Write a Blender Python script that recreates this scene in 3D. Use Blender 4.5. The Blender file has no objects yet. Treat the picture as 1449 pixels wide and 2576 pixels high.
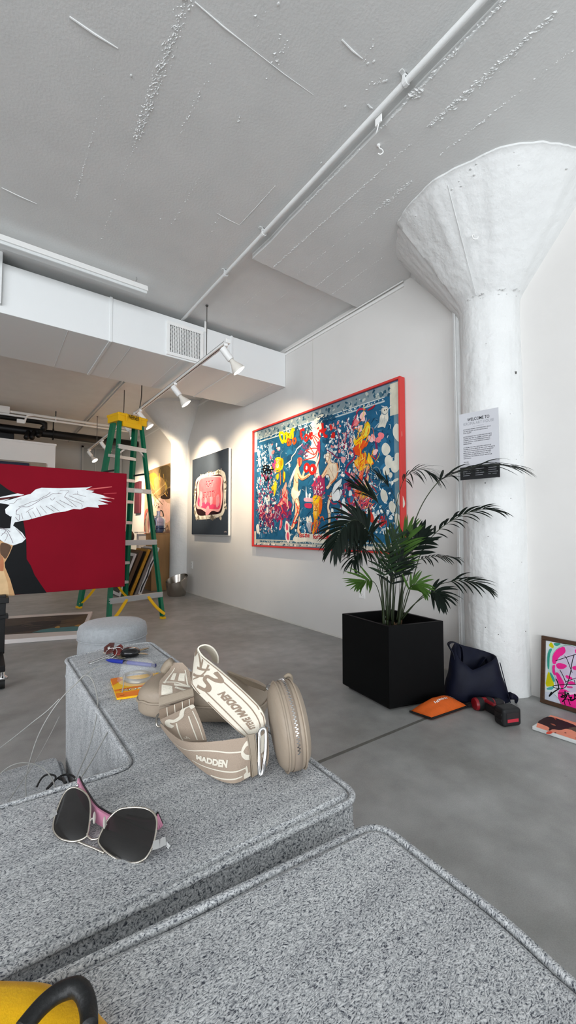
import bpy, bmesh, math, random
from mathutils import Vector, Matrix, noise
from mathutils.geometry import tessellate_polygon
random.seed(7)
S = bpy.context.scene
COL = S.collection
V = Vector
PI = math.pi

# ------------------------------------------------------------------ camera
YAW, PITCH, FPX = math.radians(36.64), math.radians(2.74), 1028.0
EYE = V((0, 0, 1.0))
FW = V((math.sin(YAW) * math.cos(PITCH), math.cos(YAW) * math.cos(PITCH), math.sin(PITCH)))
RT = V((math.cos(YAW), -math.sin(YAW), 0))
UP = RT.cross(FW)
cam = bpy.data.cameras.new('camera'); camo = bpy.data.objects.new('camera', cam); COL.objects.link(camo)
cam.sensor_fit = 'VERTICAL'; cam.sensor_height = 36.0; cam.lens = FPX / 2576 * 36
cam.clip_start = 0.01; cam.clip_end = 100
m = Matrix((RT, UP, -FW)).transposed().to_4x4(); m.translation = EYE
camo.matrix_world = m
S.camera = camo

def ray(x, y):
    return RT * ((x - 724.5) / FPX) - UP * ((y - 1288) / FPX) + FW
def at(x, y, d):                       # point seen at pixel x,y at forward depth d (metres)
    return EYE + ray(x, y) * d
def on(x, y, p0, n):                   # point seen at x,y on a real plane
    r = ray(x, y); return EYE + r * ((V(p0) - EYE).dot(n) / r.dot(n))
def hz(x, y, z): return on(x, y, (0, 0, z), V((0, 0, 1)))
def hx(x, y, X): return on(x, y, (X, 0, 0), V((1, 0, 0)))
def hy(x, y, Y): return on(x, y, (0, Y, 0), V((0, 1, 0)))

# ------------------------------------------------------------------ colour / materials
def lin(h):
    h = h.lstrip('#'); o = []
    for i in (0, 2, 4):
        c = int(h[i:i + 2], 16) / 255
        o.append(c / 12.92 if c <= .04045 else ((c + .055) / 1.055) ** 2.4)
    return (*o, 1)
MC = {}
def mat(name, col, rough=.6, metal=0., var=0., vscale=8., bump=0., bscale=60., trans=0., emit=0., spec=.5, ior=1.45, sheen=0., stretch=None, alpha=1., bdist=.01):
    if name in MC: return MC[name]
    M = bpy.data.materials.new(name); M.use_nodes = True
    nt = M.node_tree; N = nt.nodes; b = N['Principled BSDF']; L = nt.links
    c = lin(col) if isinstance(col, str) else (*col, 1)
    b.inputs['Base Color'].default_value = c
    b.inputs['Roughness'].default_value = rough; b.inputs['Metallic'].default_value = metal
    b.inputs['Specular IOR Level'].default_value = spec; b.inputs['IOR'].default_value = ior
    b.inputs['Transmission Weight'].default_value = trans
    b.inputs['Alpha'].default_value = alpha
    if sheen: b.inputs['Sheen Weight'].default_value = sheen
    if emit:
        b.inputs['Emission Color'].default_value = c; b.inputs['Emission Strength'].default_value = emit
    if var or bump:
        tc = N.new('ShaderNodeTexCoord'); src = tc.outputs['Object']
        if stretch:
            mp = N.new('ShaderNodeMapping'); mp.inputs['Scale'].default_value = stretch
            L.new(src, mp.inputs['Vector']); src = mp.outputs['Vector']
    if var:
        n = N.new('ShaderNodeTexNoise'); n.inputs['Scale'].default_value = vscale; n.inputs['Detail'].default_value = 5
        L.new(src, n.inputs['Vector'])
        r = N.new('ShaderNodeValToRGB'); e = r.color_ramp.elements
        e[0].position = .3; e[1].position = .7
        e[0].color = tuple(max(0, x * (1 - var)) for x in c[:3]) + (1,)
        e[1].color = tuple(min(1, x * (1 + var)) for x in c[:3]) + (1,)
        L.new(n.outputs['Fac'], r.inputs['Fac']); L.new(r.outputs['Color'], b.inputs['Base Color'])
    if bump:
        n2 = N.new('ShaderNodeTexNoise'); n2.inputs['Scale'].default_value = bscale; n2.inputs['Detail'].default_value = 6
        L.new(src, n2.inputs['Vector'])
        bp = N.new('ShaderNodeBump'); bp.inputs['Strength'].default_value = bump; bp.inputs['Distance'].default_value = bdist
        L.new(n2.outputs['Fac'], bp.inputs['Height']); L.new(bp.outputs['Normal'], b.inputs['Normal'])
    MC[name] = M
    return M
def pm(h, rough=.55):                  # a paint colour
    return mat('paint_' + h.lstrip('#'), h, rough, var=.12, vscale=14, spec=.2)

# ------------------------------------------------------------------ objects
ROOT = {}
def thing(name, label, cat, loc, group=None):
    o = bpy.data.objects.new(name, None); COL.objects.link(o); o.location = loc
    o.empty_display_size = .05
    o['label'] = label; o['category'] = cat
    if group: o['group'] = group
    ROOT[o.name] = V(loc)
    return o
def obj(name, bm, mats, parent=None, smooth=False, label=None, angle=None):
    if parent is not None:
        L = ROOT.get(parent.name, V((0, 0, 0)))
        bmesh.ops.translate(bm, verts=bm.verts, vec=-L)
    me = bpy.data.meshes.new(name)
    bmesh.ops.recalc_face_normals(bm, faces=bm.faces) if smooth is not None else None
    for f in bm.faces: f.smooth = bool(smooth)
    bm.to_mesh(me); bm.free()
    if angle: 
        me.set_sharp_from_angle(angle=math.radians(angle))
    for k in (mats if isinstance(mats, (list, tuple)) else [mats]): me.materials.append(k)
    o = bpy.data.objects.new(name, me); COL.objects.link(o)
    if parent is not None:
        o.parent = parent; ROOT[o.name] = ROOT.get(parent.name, V((0, 0, 0)))
    if label: o['label'] = label
    return o
def solo(name, bm, mats, label, cat, group=None, smooth=False, loc=None, angle=None):
    L = V(loc) if loc is not None else V((0, 0, 0))
    bmesh.ops.translate(bm, verts=bm.verts, vec=-L)
    o = obj(name, bm, mats, None, smooth, angle=angle); o.location = L
    o['label'] = label; o['category'] = cat; ROOT[o.name] = L
    if group: o['group'] = group
    return o
def struct(name, bm, mats, smooth=False, parent=None, angle=None):
    o = obj(name, bm, mats, parent, smooth, angle=angle)
    if parent is None: o['kind'] = 'structure'
    return o
def copy_thing(r, loc, rz, label, rx=None):
    c = r.copy(); COL.objects.link(c); c.location = loc; c.rotation_euler = (0, 0, rz); c['label'] = label
    for ch in r.children:
        d = ch.copy(); COL.objects.link(d); d.parent = c
        for g in ch.children:
            e = g.copy(); COL.objects.link(e); e.parent = d
    return c

# ------------------------------------------------------------------ mesh helpers
def B(): return bmesh.new()
def face(bm, pts, mi=0):
    f = bm.faces.new([bm.verts.new(p) for p in pts]); f.material_index = mi; return f
def hexa(bm, P, mi=0, bev=0., seg=2):  # P: 8 points, 0-3 bottom ring, 4-7 top ring
    t = bmesh.new(); v = [t.verts.new(p) for p in P]
    for q in ((3, 2, 1, 0), (4, 5, 6, 7), (0, 1, 5, 4), (1, 2, 6, 5), (2, 3, 7, 6), (3, 0, 4, 7)): t.faces.new([v[i] for i in q])
    if bev: bmesh.ops.bevel(t, geom=t.edges[:], offset=bev, segments=seg, profile=.5, affect='EDGES')
    merge(bm, t, mi)
def merge(bm, t, mi=None):
    vm = {}
    for v in t.verts: vm[v.index if False else v] = bm.verts.new(v.co)
    for f in t.faces:
        try:
            g = bm.faces.new([vm[v] for v in f.verts]); g.material_index = f.material_index if mi is None else mi
        except ValueError: pass
    t.free()
def box(bm, a, b, mi=0, bev=0., seg=2):
    x0, x1 = sorted((a[0], b[0])); y0, y1 = sorted((a[1], b[1])); z0, z1 = sorted((a[2], b[2]))
    hexa(bm, [(x0, y0, z0), (x1, y0, z0), (x1, y1, z0), (x0, y1, z0), (x0, y0, z1), (x1, y0, z1), (x1, y1, z1), (x0, y1, z1)], mi, bev, seg)
def obox(bm, c, ax, ay, az, hx_, hy_, hz_, mi=0, bev=0., seg=2):   # oriented box, half sizes
    c = V(c); ax = V(ax).normalized() * hx_; ay = V(ay).normalized() * hy_; az = V(az).normalized() * hz_
    P = [c + ax * i + ay * j + az * k for k in (-1, 1) for (i, j) in ((-1, -1), (1, -1), (1, 1), (-1, 1))]
    hexa(bm, P, mi, bev, seg)
def beam(bm, p, q, wx, wy, side, mi=0, bev=0.):  # rectangular bar p->q, width wx along side, wy across
    p, q = V(p), V(q); d = (q - p); L = d.length; d.normalize()
    s = V(side); s = (s - d * s.dot(d)).normalized(); t = d.cross(s)
    obox(bm, (p + q) / 2, s, t, d, wx / 2, wy / 2, L / 2, mi, bev)
def cr(pts, n, closed=False):           # Catmull-Rom resample, n spans per segment
    P = [V(p) for p in pts]; o = []
    k = len(P); rng = range(k if closed else k - 1)
    for i in rng:
        if closed: a, b, c, d = P[(i - 1) % k], P[i], P[(i + 1) % k], P[(i + 2) % k]
        else: a, b, c, d = P[max(i - 1, 0)], P[i], P[i + 1], P[min(i + 2, k - 1)]
        for j in range(n):
            t = j / n
            o.append(.5 * ((2 * b) + (c - a) * t + (2 * a - 5 * b + 4 * c - d) * t * t + (3 * b - a - 3 * c + d) * t ** 3))
    if not closed: o.append(P[-1].copy())
    return o
def tube(bm, pts, r, seg=8, closed=False, mi=0, cap=True):
    P = [V(p) for p in pts]; n = len(P)
    R = r if isinstance(r, (list, tuple)) else [r] * n
    T = []
    for i in range(n):
        a = P[(i - 1) % n] if closed else P[max(i - 1, 0)]; b = P[(i + 1) % n] if closed else P[min(i + 1, n - 1)]
        t = (b - a); T.append(t.normalized() if t.length > 1e-9 else V((0, 0, 1)))
    s = T[0].orthogonal().normalized(); rings = []
    for i in range(n):
        s = s - T[i] * s.dot(T[i]); s = s.normalized() if s.length > 1e-6 else T[i].orthogonal().normalized()
        u = T[i].cross(s)
        rings.append([bm.verts.new(P[i] + (s * math.cos(2 * PI * k / seg) + u * math.sin(2 * PI * k / seg)) * R[i]) for k in range(seg)])
    for i in range(n if closed else n - 1):
        A, C = rings[i], rings[(i + 1) % n]
        for k in range(seg):
            f = bm.faces.new((A[k], A[(k + 1) % seg], C[(k + 1) % seg], C[k])); f.material_index = mi
    if not closed and cap:
        for q in (rings[0][::-1], rings[-1]):
            f = bm.faces.new(q); f.material_index = mi
def cyl(bm, p, q, r, seg=16, mi=0, r2=None): tube(bm, [p, q], [r, r if r2 is None else r2], seg, mi=mi)
def lathe(bm, prof, o, axis=(0, 0, 1), seg=32, mi=0, capa=True, capb=True, ref=None):  # prof: (r, h)
    o = V(o); a = V(axis).normalized(); s = a.orthogonal().normalized() if ref is None else V(ref); u = a.cross(s)
    rings = [[bm.verts.new(o + a * h + (s * math.cos(2 * PI * k / seg) + u * math.sin(2 * PI * k / seg)) * r) for k in range(seg)] for r, h in prof]
    for A, C in zip(rings, rings[1:]):
        for k in range(seg):
            f = bm.faces.new((A[k], A[(k + 1) % seg], C[(k + 1) % seg], C[k])); f.material_index = mi
    if capa: bm.faces.new(rings[0][::-1]).material_index = mi
    if capb: bm.faces.new(rings[-1]).material_index = mi
def loft(bm, rings, closed=True, mi=0, cap0=False, cap1=False):
    R = [[bm.verts.new(p) for p in r] for r in rings]
    for A, C in zip(R, R[1:]):
        n = len(A)
        for k in range(n if closed else n - 1):
            f = bm.faces.new((A[k], A[(k + 1) % n], C[(k + 1) % n], C[k])); f.material_index = mi
    if cap0: bm.faces.new(R[0][::-1]).material_index = mi
    if cap1: bm.faces.new(R[-1]).material_index = mi
def ellipsoid(bm, c, ax, ay, az, p=1., nu=24, nv=14, mi=0):   # p<1: boxy superellipsoid; axes are half-vectors
    c = V(c); ax, ay, az = V(ax), V(ay), V(az)
    def sg(x): return math.copysign(abs(x) ** p, x)
    rings = []
    for j in range(nv + 1):
        ph = -PI / 2 + PI * j / nv
        ph = max(-PI / 2 + .02, min(PI / 2 - .02, ph))
        rings.append([c + ax * sg(math.cos(ph)) * sg(math.cos(2 * PI * k / nu)) + ay * sg(math.cos(ph)) * sg(math.sin(2 * PI * k / nu)) + az * sg(math.sin(ph)) for k in range(nu)])
    loft(bm, rings, True, mi, True, True)
def prism(bm, pts, n, th, mi=0):         # polygon extruded along n by th
    n = V(n).normalized() * th
    a = [bm.verts.new(p) for p in pts]; b = [bm.verts.new(V(p) + n) for p in pts]
    bm.faces.new(a[::-1]).material_index = mi; bm.faces.new(b).material_index = mi
    k = len(a)
    for i in range(k): bm.faces.new((a[i], a[(i + 1) % k], b[(i + 1) % k], b[i])).material_index = mi
TX = {}
def text2d(s, bold=0.):
    k = (s, bold)
    if k not in TX:
        cu = bpy.data.curves.new('t', 'FONT'); cu.body = s; cu.size = 1; cu.resolution_u = 3; cu.offset = bold
        o = bpy.data.objects.new('t', cu); COL.objects.link(o)
        me = bpy.data.meshes.new_from_object(o.evaluated_get(bpy.context.evaluated_depsgraph_get()))
        vs = [(v.co.x, v.co.y) for v in me.vertices]; fs = [tuple(p.vertices) for p in me.polygons]
        bpy.data.objects.remove(o); bpy.data.curves.remove(cu); bpy.data.meshes.remove(me)
        w = max((v[0] for v in vs), default=1); TX[k] = (vs, fs, w)
    return TX[k]

class Art:
    """flat painted marks lying on a real plane; traced outlines become polygons on that plane"""
    def __init__(s, p0, n, step=1.2e-5):
        s.p0 = V(p0); s.n = V(n).normalized(); s.bm = B(); s.cols = []; s.k = 0; s.step = step
        s.u = V((0, 0, 1)).cross(s.n)
        if s.u.length < .1: s.u = V((1, 0, 0))
        s.u.normalize(); s.v = s.n.cross(s.u)
    def ci(s, c):
        if c not in s.cols: s.cols.append(c)
        return s.cols.index(c)
    def P(s, q): return on(q[0], q[1], s.p0, s.n)
    def add(s, pts, c, dk=1.):
        s.k += dk; o = s.n * (math.ceil(s.k) * s.step)
        pts = [p for i, p in enumerate(pts) if (p - pts[i - 1]).length > 1e-6]
        if len(pts) < 3: return
        f = face(s.bm, [p + o for p in pts], s.ci(c))
        f.normal_update()
        if f.normal.dot(s.n) < 0: f.normal_flip()
    def poly(s, q, c, sm=0, line=None):
        pts = [s.P(x) for x in q]
        for _ in range(min(sm, 2)):          # corner cutting, no overshoot
            pts = [q for i, a in enumerate(pts) for b in (pts[(i + 1) % len(pts)],) for q in (a * .78 + b * .22, a * .22 + b * .78)]
        s.add(pts, c)
        if line: s.stroke(pts + pts[:1], line[0], line[1], 0, False, True)
    def stroke(s, q, w, c, sm=4, taper=False, world=False):
        pts = [x if world else s.P(x) for x in q]
        if sm and len(pts) > 2: pts = cr(pts, sm)
        L, R = [], []
        n = len(pts)
        for i, p in enumerate(pts):
            d = pts[min(i + 1, n - 1)] - pts[max(i - 1, 0)]
            if d.length < 1e-9: d = s.u
            sd = s.n.cross(d.normalized()) * (w / 2) * ((.25 + .75 * math.sin(PI * (i + .5) / n)) if taper else 1)
            L.append(p + sd); R.append(p - sd)
        s.k += 1; o = s.n * (math.ceil(s.k) * s.step); ci = s.ci(c)
        for i in range(n - 1):
            f = face(s.bm, [R[i] + o, R[i + 1] + o, L[i + 1] + o, L[i] + o], ci); f.normal_update()
            if f.normal.dot(s.n) < 0: f.normal_flip()
    def blob(s, q, rx, ry, c, a=0., jag=.25, n=9, world=False):
        p = q if world else s.P(q); pts = []
        for i in range(n):
            t = 2 * PI * i / n; j = 1 + random.uniform(-jag, jag)
            x, y = rx * math.cos(t) * j, ry * math.sin(t) * j
            pts.append(p + s.u * (x * math.cos(a) - y * math.sin(a)) + s.v * (x * math.sin(a) + y * math.cos(a)))
        s.add(cr(pts, 2, True), c)
    def text(s, st, p, h, c, w=None, bold=0., ux=None, vx=None, align='l'):
        vs, fs, tw = text2d(st, bold); u = V(ux).normalized() if ux is not None else s.u; v = V(vx).normalized() if vx is not None else s.v
        k = h / .7; kx = k if w is None else w / tw
        off = {'l': 0, 'c': -tw * kx / 2, 'r': -tw * kx}[align]
        s.k = math.ceil(s.k) + 1; o = s.n * (s.k * s.step); ci = s.ci(c)
        vv = [s.bm.verts.new(V(p) + u * (x * kx + off) + v * (y * k) + o) for x, y in vs]
        for f in fs:
            try:
                g = s.bm.faces.new([vv[i] for i in f]); g.material_index = ci
            except ValueError: pass
    def build(s, name, parent, rough=.55):
        return obj(name, s.bm, [pm(c, rough) for c in s.cols], parent, None)
# ================================================================== materials
WX, CZ, DZ = 2.72, 3.10, 3.06          # painting wall, ceiling, drop panel
wallm = mat('white_wall_paint', '#dcdad7', .75, bump=.06, bscale=300, var=.02, vscale=3)
concm = mat('painted_concrete', '#dedfde', .6, bump=.14, bscale=80, var=.03, vscale=5)
colm = mat('painted_column_concrete', '#dddedd', .55, bump=.55, bscale=17, bdist=.018, var=.03, vscale=5)
ductm = mat('duct_paint', '#e8eaea', .55, bump=.05, bscale=90)
whitem = mat('white_enamel', '#eeeeec', .4)
blackm = mat('black_plastic', '#0b0b0c', .45)
pipeb = mat('black_pipe', '#08080a', .5)
steel = mat('steel', '#b8b8b8', .28, 1.)
alum = mat('aluminium', '#c9cbcc', .42, .85, bump=.05, bscale=200)
chrome = mat('chrome', '#d8d8d8', .12, 1.)
darkm = mat('void_shade_black', '#050505', .9)  # flat black that colours in the shade inside openings and slots

def floor_mat():
    M = bpy.data.materials.new('polished_concrete'); M.use_nodes = True
    nt = M.node_tree; N = nt.nodes; L = nt.links; b = N['Principled BSDF']
    tc = N.new('ShaderNodeTexCoord')
    n1 = N.new('ShaderNodeTexNoise'); n1.inputs['Scale'].default_value = 1.6; n1.inputs['Detail'].default_value = 8; n1.inputs['Roughness'].default_value = .62
    n2 = N.new('ShaderNodeTexNoise'); n2.inputs['Scale'].default_value = 9; n2.inputs['Detail'].default_value = 6
    n3 = N.new('ShaderNodeTexNoise'); n3.inputs['Scale'].default_value = 260; n3.inputs['Detail'].default_value = 2
    for n in (n1, n2, n3): L.new(tc.outputs['Object'], n.inputs['Vector'])
    r = N.new('ShaderNodeValToRGB'); e = r.color_ramp.elements
    e[0].position, e[0].color = .28, lin('#82817d'); e[1].position, e[1].color = .72, lin('#adaead')
    L.new(n1.outputs['Fac'], r.inputs['Fac'])
    mx = N.new('ShaderNodeMix'); mx.data_type = 'RGBA'; mx.blend_type = 'OVERLAY'; mx.inputs['Factor'].default_value = .3
    L.new(r.outputs['Color'], mx.inputs['A']); L.new(n2.outputs['Fac'], mx.inputs['B'])
    mx2 = N.new('ShaderNodeMix'); mx2.data_type = 'RGBA'; mx2.blend_type = 'OVERLAY'; mx2.inputs['Factor'].default_value = .22
    L.new(mx.outputs['Result'], mx2.inputs['A']); L.new(n3.outputs['Fac'], mx2.inputs['B'])
    # small dark pits
    vo = N.new('ShaderNodeTexVoronoi'); vo.inputs['Scale'].default_value = 7.5
    L.new(tc.outputs['Object'], vo.inputs['Vector'])
    r2 = N.new('ShaderNodeValToRGB'); q = r2.color_ramp.elements
    q[0].position, q[0].color = .015, (.55, .55, .55, 1); q[1].position, q[1].color = .06, (1, 1, 1, 1)
    L.new(vo.outputs['Distance'], r2.inputs['Fac'])
    mx3 = N.new('ShaderNodeMix'); mx3.data_type = 'RGBA'; mx3.blend_type = 'MULTIPLY'; mx3.inputs['Factor'].default_value = .6
    L.new(mx2.outputs['Result'], mx3.inputs['A']); L.new(r2.outputs['Color'], mx3.inputs['B'])
    L.new(mx3.outputs['Result'], b.inputs['Base Color'])
    b.inputs['Roughness'].default_value = .42
    bp = N.new('ShaderNodeBump'); bp.inputs['Strength'].default_value = .12; bp.inputs['Distance'].default_value = .004
    L.new(n2.outputs['Fac'], bp.inputs['Height']); L.new(bp.outputs['Normal'], b.inputs['Normal'])
    return M
floorm = floor_mat()
jointm = mat('floor_joint', '#63625d', .8, var=.25, vscale=18)

# ================================================================== shell
X0, Y0, Y1 = -5.2, -8.0, 10.6
bm = B(); box(bm, (X0 - .2, Y0 - .2, -.12), (WX + .2, Y1 + .2, 0), 0)
# saw-cut joint in the slab
a, c = hz(815, 1912, 0), hz(1060, 1812, 0); d = (c - a).normalized()
p, q = a - d * 3.0, c + d * .08; s = V((-d.y, d.x, 0)) * .009
face(bm, [p - s + V((0, 0, .0006)), q - s + V((0, 0, .0006)), q + s + V((0, 0, .0006)), p + s + V((0, 0, .0006))], 1)
struct('floor', bm, [floorm, jointm])

def ragged(bm, x, y0, y1, w, size, dens, z, prob=1.):
    """row of broken paint / mortar crumbs left along a formwork joint, hanging from the slab"""
    y = y0
    while y < y1:
        if noise.noise(V((x * 3.1, y * 1.7, 2.3))) + prob > random.random() * .9:
            s_ = size * random.uniform(.35, 1.25); cx = x + random.gauss(0, w); 
            pts = []
            k = random.randint(4, 6); a0 = random.random() * 6
            for i in range(k):
                t = a0 + 2 * PI * i / k
                pts.append(V((cx + s_ * math.cos(t) * random.uniform(.5, 1.1), y + s_ * 1.5 * math.sin(t) * random.uniform(.5, 1.2), z + .0005)))
            tip = bm.verts.new((cx + random.uniform(-.5, .5) * s_, y + random.uniform(-.6, .6) * s_, z - s_ * random.uniform(.25, .7)))
            vs = [bm.verts.new(p_) for p_ in pts]
            for i in range(k): bm.faces.new((vs[i], vs[(i + 1) % k], tip))
        y += random.uniform(.3, 1.2) / dens
bm = B()
box(bm, (X0 - .2, Y0 - .2, CZ), (WX + .2, Y1 + .2, CZ + .2))
DX, DYE = 1.575, 2.565                 # edges of the dropped slab panel round the column
# dropped panel with a slightly broken far edge
pts = [(DX, Y0 - .1)]
yy = Y0 - .1
top = []
n = 46
edgeL = [(DX + .012 * noise.noise(V((0, i * .7, 1))), Y0 - .1 + (DYE - Y0 + .1) * i / n) for i in range(n + 1)]
edgeF = [(DX + (WX + .1 - DX) * i / 30, DYE + .012 * noise.noise(V((i * .9, 4, 1))) - .004 * i / 30) for i in range(1, 31)]
prism(bm, [V((x, y, DZ)) for x, y in edgeL + edgeF] + [V((WX + .1, Y0 - .1, DZ))], (0, 0, 1), CZ - DZ + .01)
# formwork joints: crumbs and slivers of broken paint along the plank lines
def shards(bm, q0, q1, z, w, size, dens, prob):
    a_, c_ = hz(*q0, z), hz(*q1, z); L = (c_ - a_).length; d = (c_ - a_) / L; s = V((-d.y, d.x, 0)); x = 0
    while x < L:
        if noise.noise(V((x * 2.3 + q0[0], 1.3, q1[0]))) + prob + .15 > random.random() * 1.1 - .1:
            p_ = a_ + d * x + s * random.gauss(0, w); sz = size * random.uniform(.3, 1.2); an = random.gauss(.5, .5)
            e1 = (d * math.cos(an) + s * math.sin(an)) * sz * random.uniform(.9, 2.2); e2 = (s * math.cos(an) - d * math.sin(an)) * sz * random.uniform(.3, .6)
            k = 5; vs = [bm.verts.new(p_ + e1 * math.cos(2 * PI * i / k + .3) * random.uniform(.6, 1) + e2 * math.sin(2 * PI * i / k + .3) * random.uniform(.6, 1) + V((0, 0, .0004))) for i in range(k)]
            tip = bm.verts.new(p_ + e1 * random.uniform(-.4, .4) - V((0, 0, sz * random.uniform(.25, .8))))
            for i in range(k): bm.faces.new((vs[i], vs[(i + 1) % k], tip))
        x += random.uniform(.4, 1.3) / dens / 1.35
for q0, q1, z, w, sz, dn, pr in (((472, -10), (345, 350), CZ, .013, .0065, 420, .6), ((345, 350), (255, 600), CZ, .004, .004, 130, .3), ((268, 212), (188, 505), CZ, .002, .004, 170, .6), ((215, 130), (265, 210), CZ, .012, .004, 90, .2),
                                 ((535, 165), (455, 335), CZ, .006, .005, 120, .2), ((700, 150), (590, 320), CZ, .006, .006, 130, .2), ((715, 90), (690, 160), CZ, .015, .006, 150, .3), ((508, 438), (428, 570), CZ, .003, .004, 110, .3), ((692, 468), (604, 566), CZ, .0015, .004, 170, .6),
                                 ((430, 340), (380, 470), CZ, .012, .004, 90, .1), ((540, 250), (560, 345), CZ, .02, .005, 90, .0), ((660, 20), (640, 60), CZ, .02, .006, 120, .2), ((560, 530), (530, 590), CZ, .012, .004, 150, .3), ((320, 400), (300, 470), CZ, .01, .004, 110, .2), ((120, 400), (150, 450), CZ, .02, .004, 70, .0),
                                 ((950, 100), (915, 155), CZ, .01, .005, 120, .3), ((960, 200), (920, 215), CZ, .008, .006, 110, .4),
                                 ((1275, -5), (1090, 185), DZ, .004, .008, 170, .8), ((1090, 185), (957, 325), DZ, .004, .007, 130, .3), ((905, 372), (764, 520), DZ, .003, .005, 150, .35), ((1060, 225), (1030, 245), DZ, .012, .014, 260, .9),
                                 ((1400, 30), (1078, 318), DZ, .006, .008, 330, .65), ((1300, 130), (1100, 300), DZ, .009, .007, 250, .6), ((1035, 360), (688, 672), DZ, .003, .005, 230, .5), ((1449, 118), (1104, 392), DZ, .003, .006, 230, .55),
                                 ((1035, 455), (930, 545), DZ, .008, .006, 300, .6), ((930, 545), (746, 692), DZ, .003, .0045, 220, .5), ((965, 584), (793, 722), DZ, .002, .004, 190, .4), ((965, 645), (828, 746), DZ, .002, .004, 180, .3), ((950, 698), (888, 742), DZ, .002, .003, 150, .3),
                                 ((705, 690), (600, 780), CZ, .002, .004, 120, .3), ((770, 700), (640, 800), CZ, .002, .004, 120, .4), ((830, 735), (700, 830), CZ, .002, .004, 110, .3)):
    shards(bm, q0, q1, z, w, sz, dn, pr)
# plank end joints and stuck laths
def lath(px0, px1, r, z=CZ):
    a_, c_ = hz(*px0, z), hz(*px1, z); tube(bm, [a_, (a_ + c_) / 2 + V((.002, .003, -.001)), c_], [r, r * 1.1, r * .6], 6)
lath((175, 42), (297, 122), .0042); lath((4, 472), (93, 513), .0035); lath((490, 5), (627, 118), .0028); lath((627, 118), (790, 240), .0014)
lath((860, 100), (912, 148), .0035); lath((545, 536), (602, 566), .002); lath((602, 566), (690, 470), .0016); lath((925, 262), (938, 273), .004)
for q in ((1060, 232), (1045, 238), (868, 268), (925, 160), (940, 155), (808, 410), (404, 551), (441, 552), (700, 10), (965, 205), (972, 203), (330, 190)):
    z_ = DZ if q[0] > 1000 else CZ
    p_ = hz(*q, z_); s_ = .006
    ellipsoid(bm, p_, (s_, 0, 0), (0, s_ * 1.4, 0), (0, 0, s_ * .5), 1, 7, 5)
struct('ceiling', bm, concm)

bm = B(); box(bm, (WX, Y0 - .2, 0), (WX + .2, Y1 + .2, CZ + .1)); struct('wall_right', bm, wallm)
farm = mat('grey_wall_paint', '#b9bab8', .8, bump=.05, bscale=200, var=.03, vscale=2)
bm = B(); box(bm, (X0 - .2, Y1, 0), (WX, Y1 + .2, CZ)); struct('wall_far', bm, farm)
bm = B(); box(bm, (X0 - .2, Y0, 0), (X0, Y1, .22)); box(bm, (X0 - .2, Y0, 2.97), (X0, Y1, CZ)); box(bm, (X0 - .2, .75, .22), (X0, Y1, 2.97)); box(bm, (X0 - .2, Y0, .22), (X0, -6.75, 2.97)); struct('wall_left', bm, wallm)
bm = B()
for y in (-6.75, -4.3, -1.8, .70): box(bm, (X0 - .1, y, .22), (X0 - .02, y + .05, 2.97))
for z in (.22, 2.1, 2.92): box(bm, (X0 - .1, -6.75, z), (X0 - .02, .75, z + .05))
struct('window_5', bm, mat('window_frame_black', '#151515', .5))  # unseen side window, added to raise the ambient light
# glazed street front behind the photographer: piers, sill, head and mullions (daylight comes in here)
bm = B()
box(bm, (X0, Y0 - .2, 0), (WX, Y0, .12)); box(bm, (X0, Y0 - .2, 2.98), (WX, Y0, CZ))
for x in (X0, X0 + 3.9, WX - .12): box(bm, (x, Y0 - .2, .12), (x + .12, Y0, 2.98))
struct('wall_front', bm, wallm)
for k, (xa, xb) in enumerate(((X0 + .12, X0 + 3.9), (X0 + 4.02, WX - .12))):
    bm = B()
    for x in (xa, (xa + xb) / 2 - .025, xb - .05): box(bm, (x, Y0 - .12, .12), (x + .05, Y0 - .06, 2.98))
    box(bm, (xa, Y0 - .12, .12), (xb, Y0 - .06, .18)); box(bm, (xa, Y0 - .12, 2.92), (xb, Y0 - .06, 2.98)); box(bm, (xa, Y0 - .12, 2.2), (xb, Y0 - .06, 2.25))
    struct('window_%d' % (k + 1), bm, mat('window_frame_black', '#151515', .5))
# picture rail / conduit under the ceiling on the painting wall
bm = B()
box(bm, (WX - .014, 2.05, 3.012), (WX + .01, 3.70, 3.034), 0, .003); tube(bm, [(WX - .02, 2.05, 3.052), (WX - .02, 3.69, 3.052)], .006, 8)
box(bm, (WX - .014, 4.63, 3.012), (WX + .01, Y1, 3.034), 0, .003)
struct('trim_1', bm, whitem)
bm = B(); box(bm, (WX - .006, 1.55, 0), (WX + .01, Y1, .012)); struct('baseboard_right', bm, mat('floor_bead', '#d8d5cf', .7))

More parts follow.
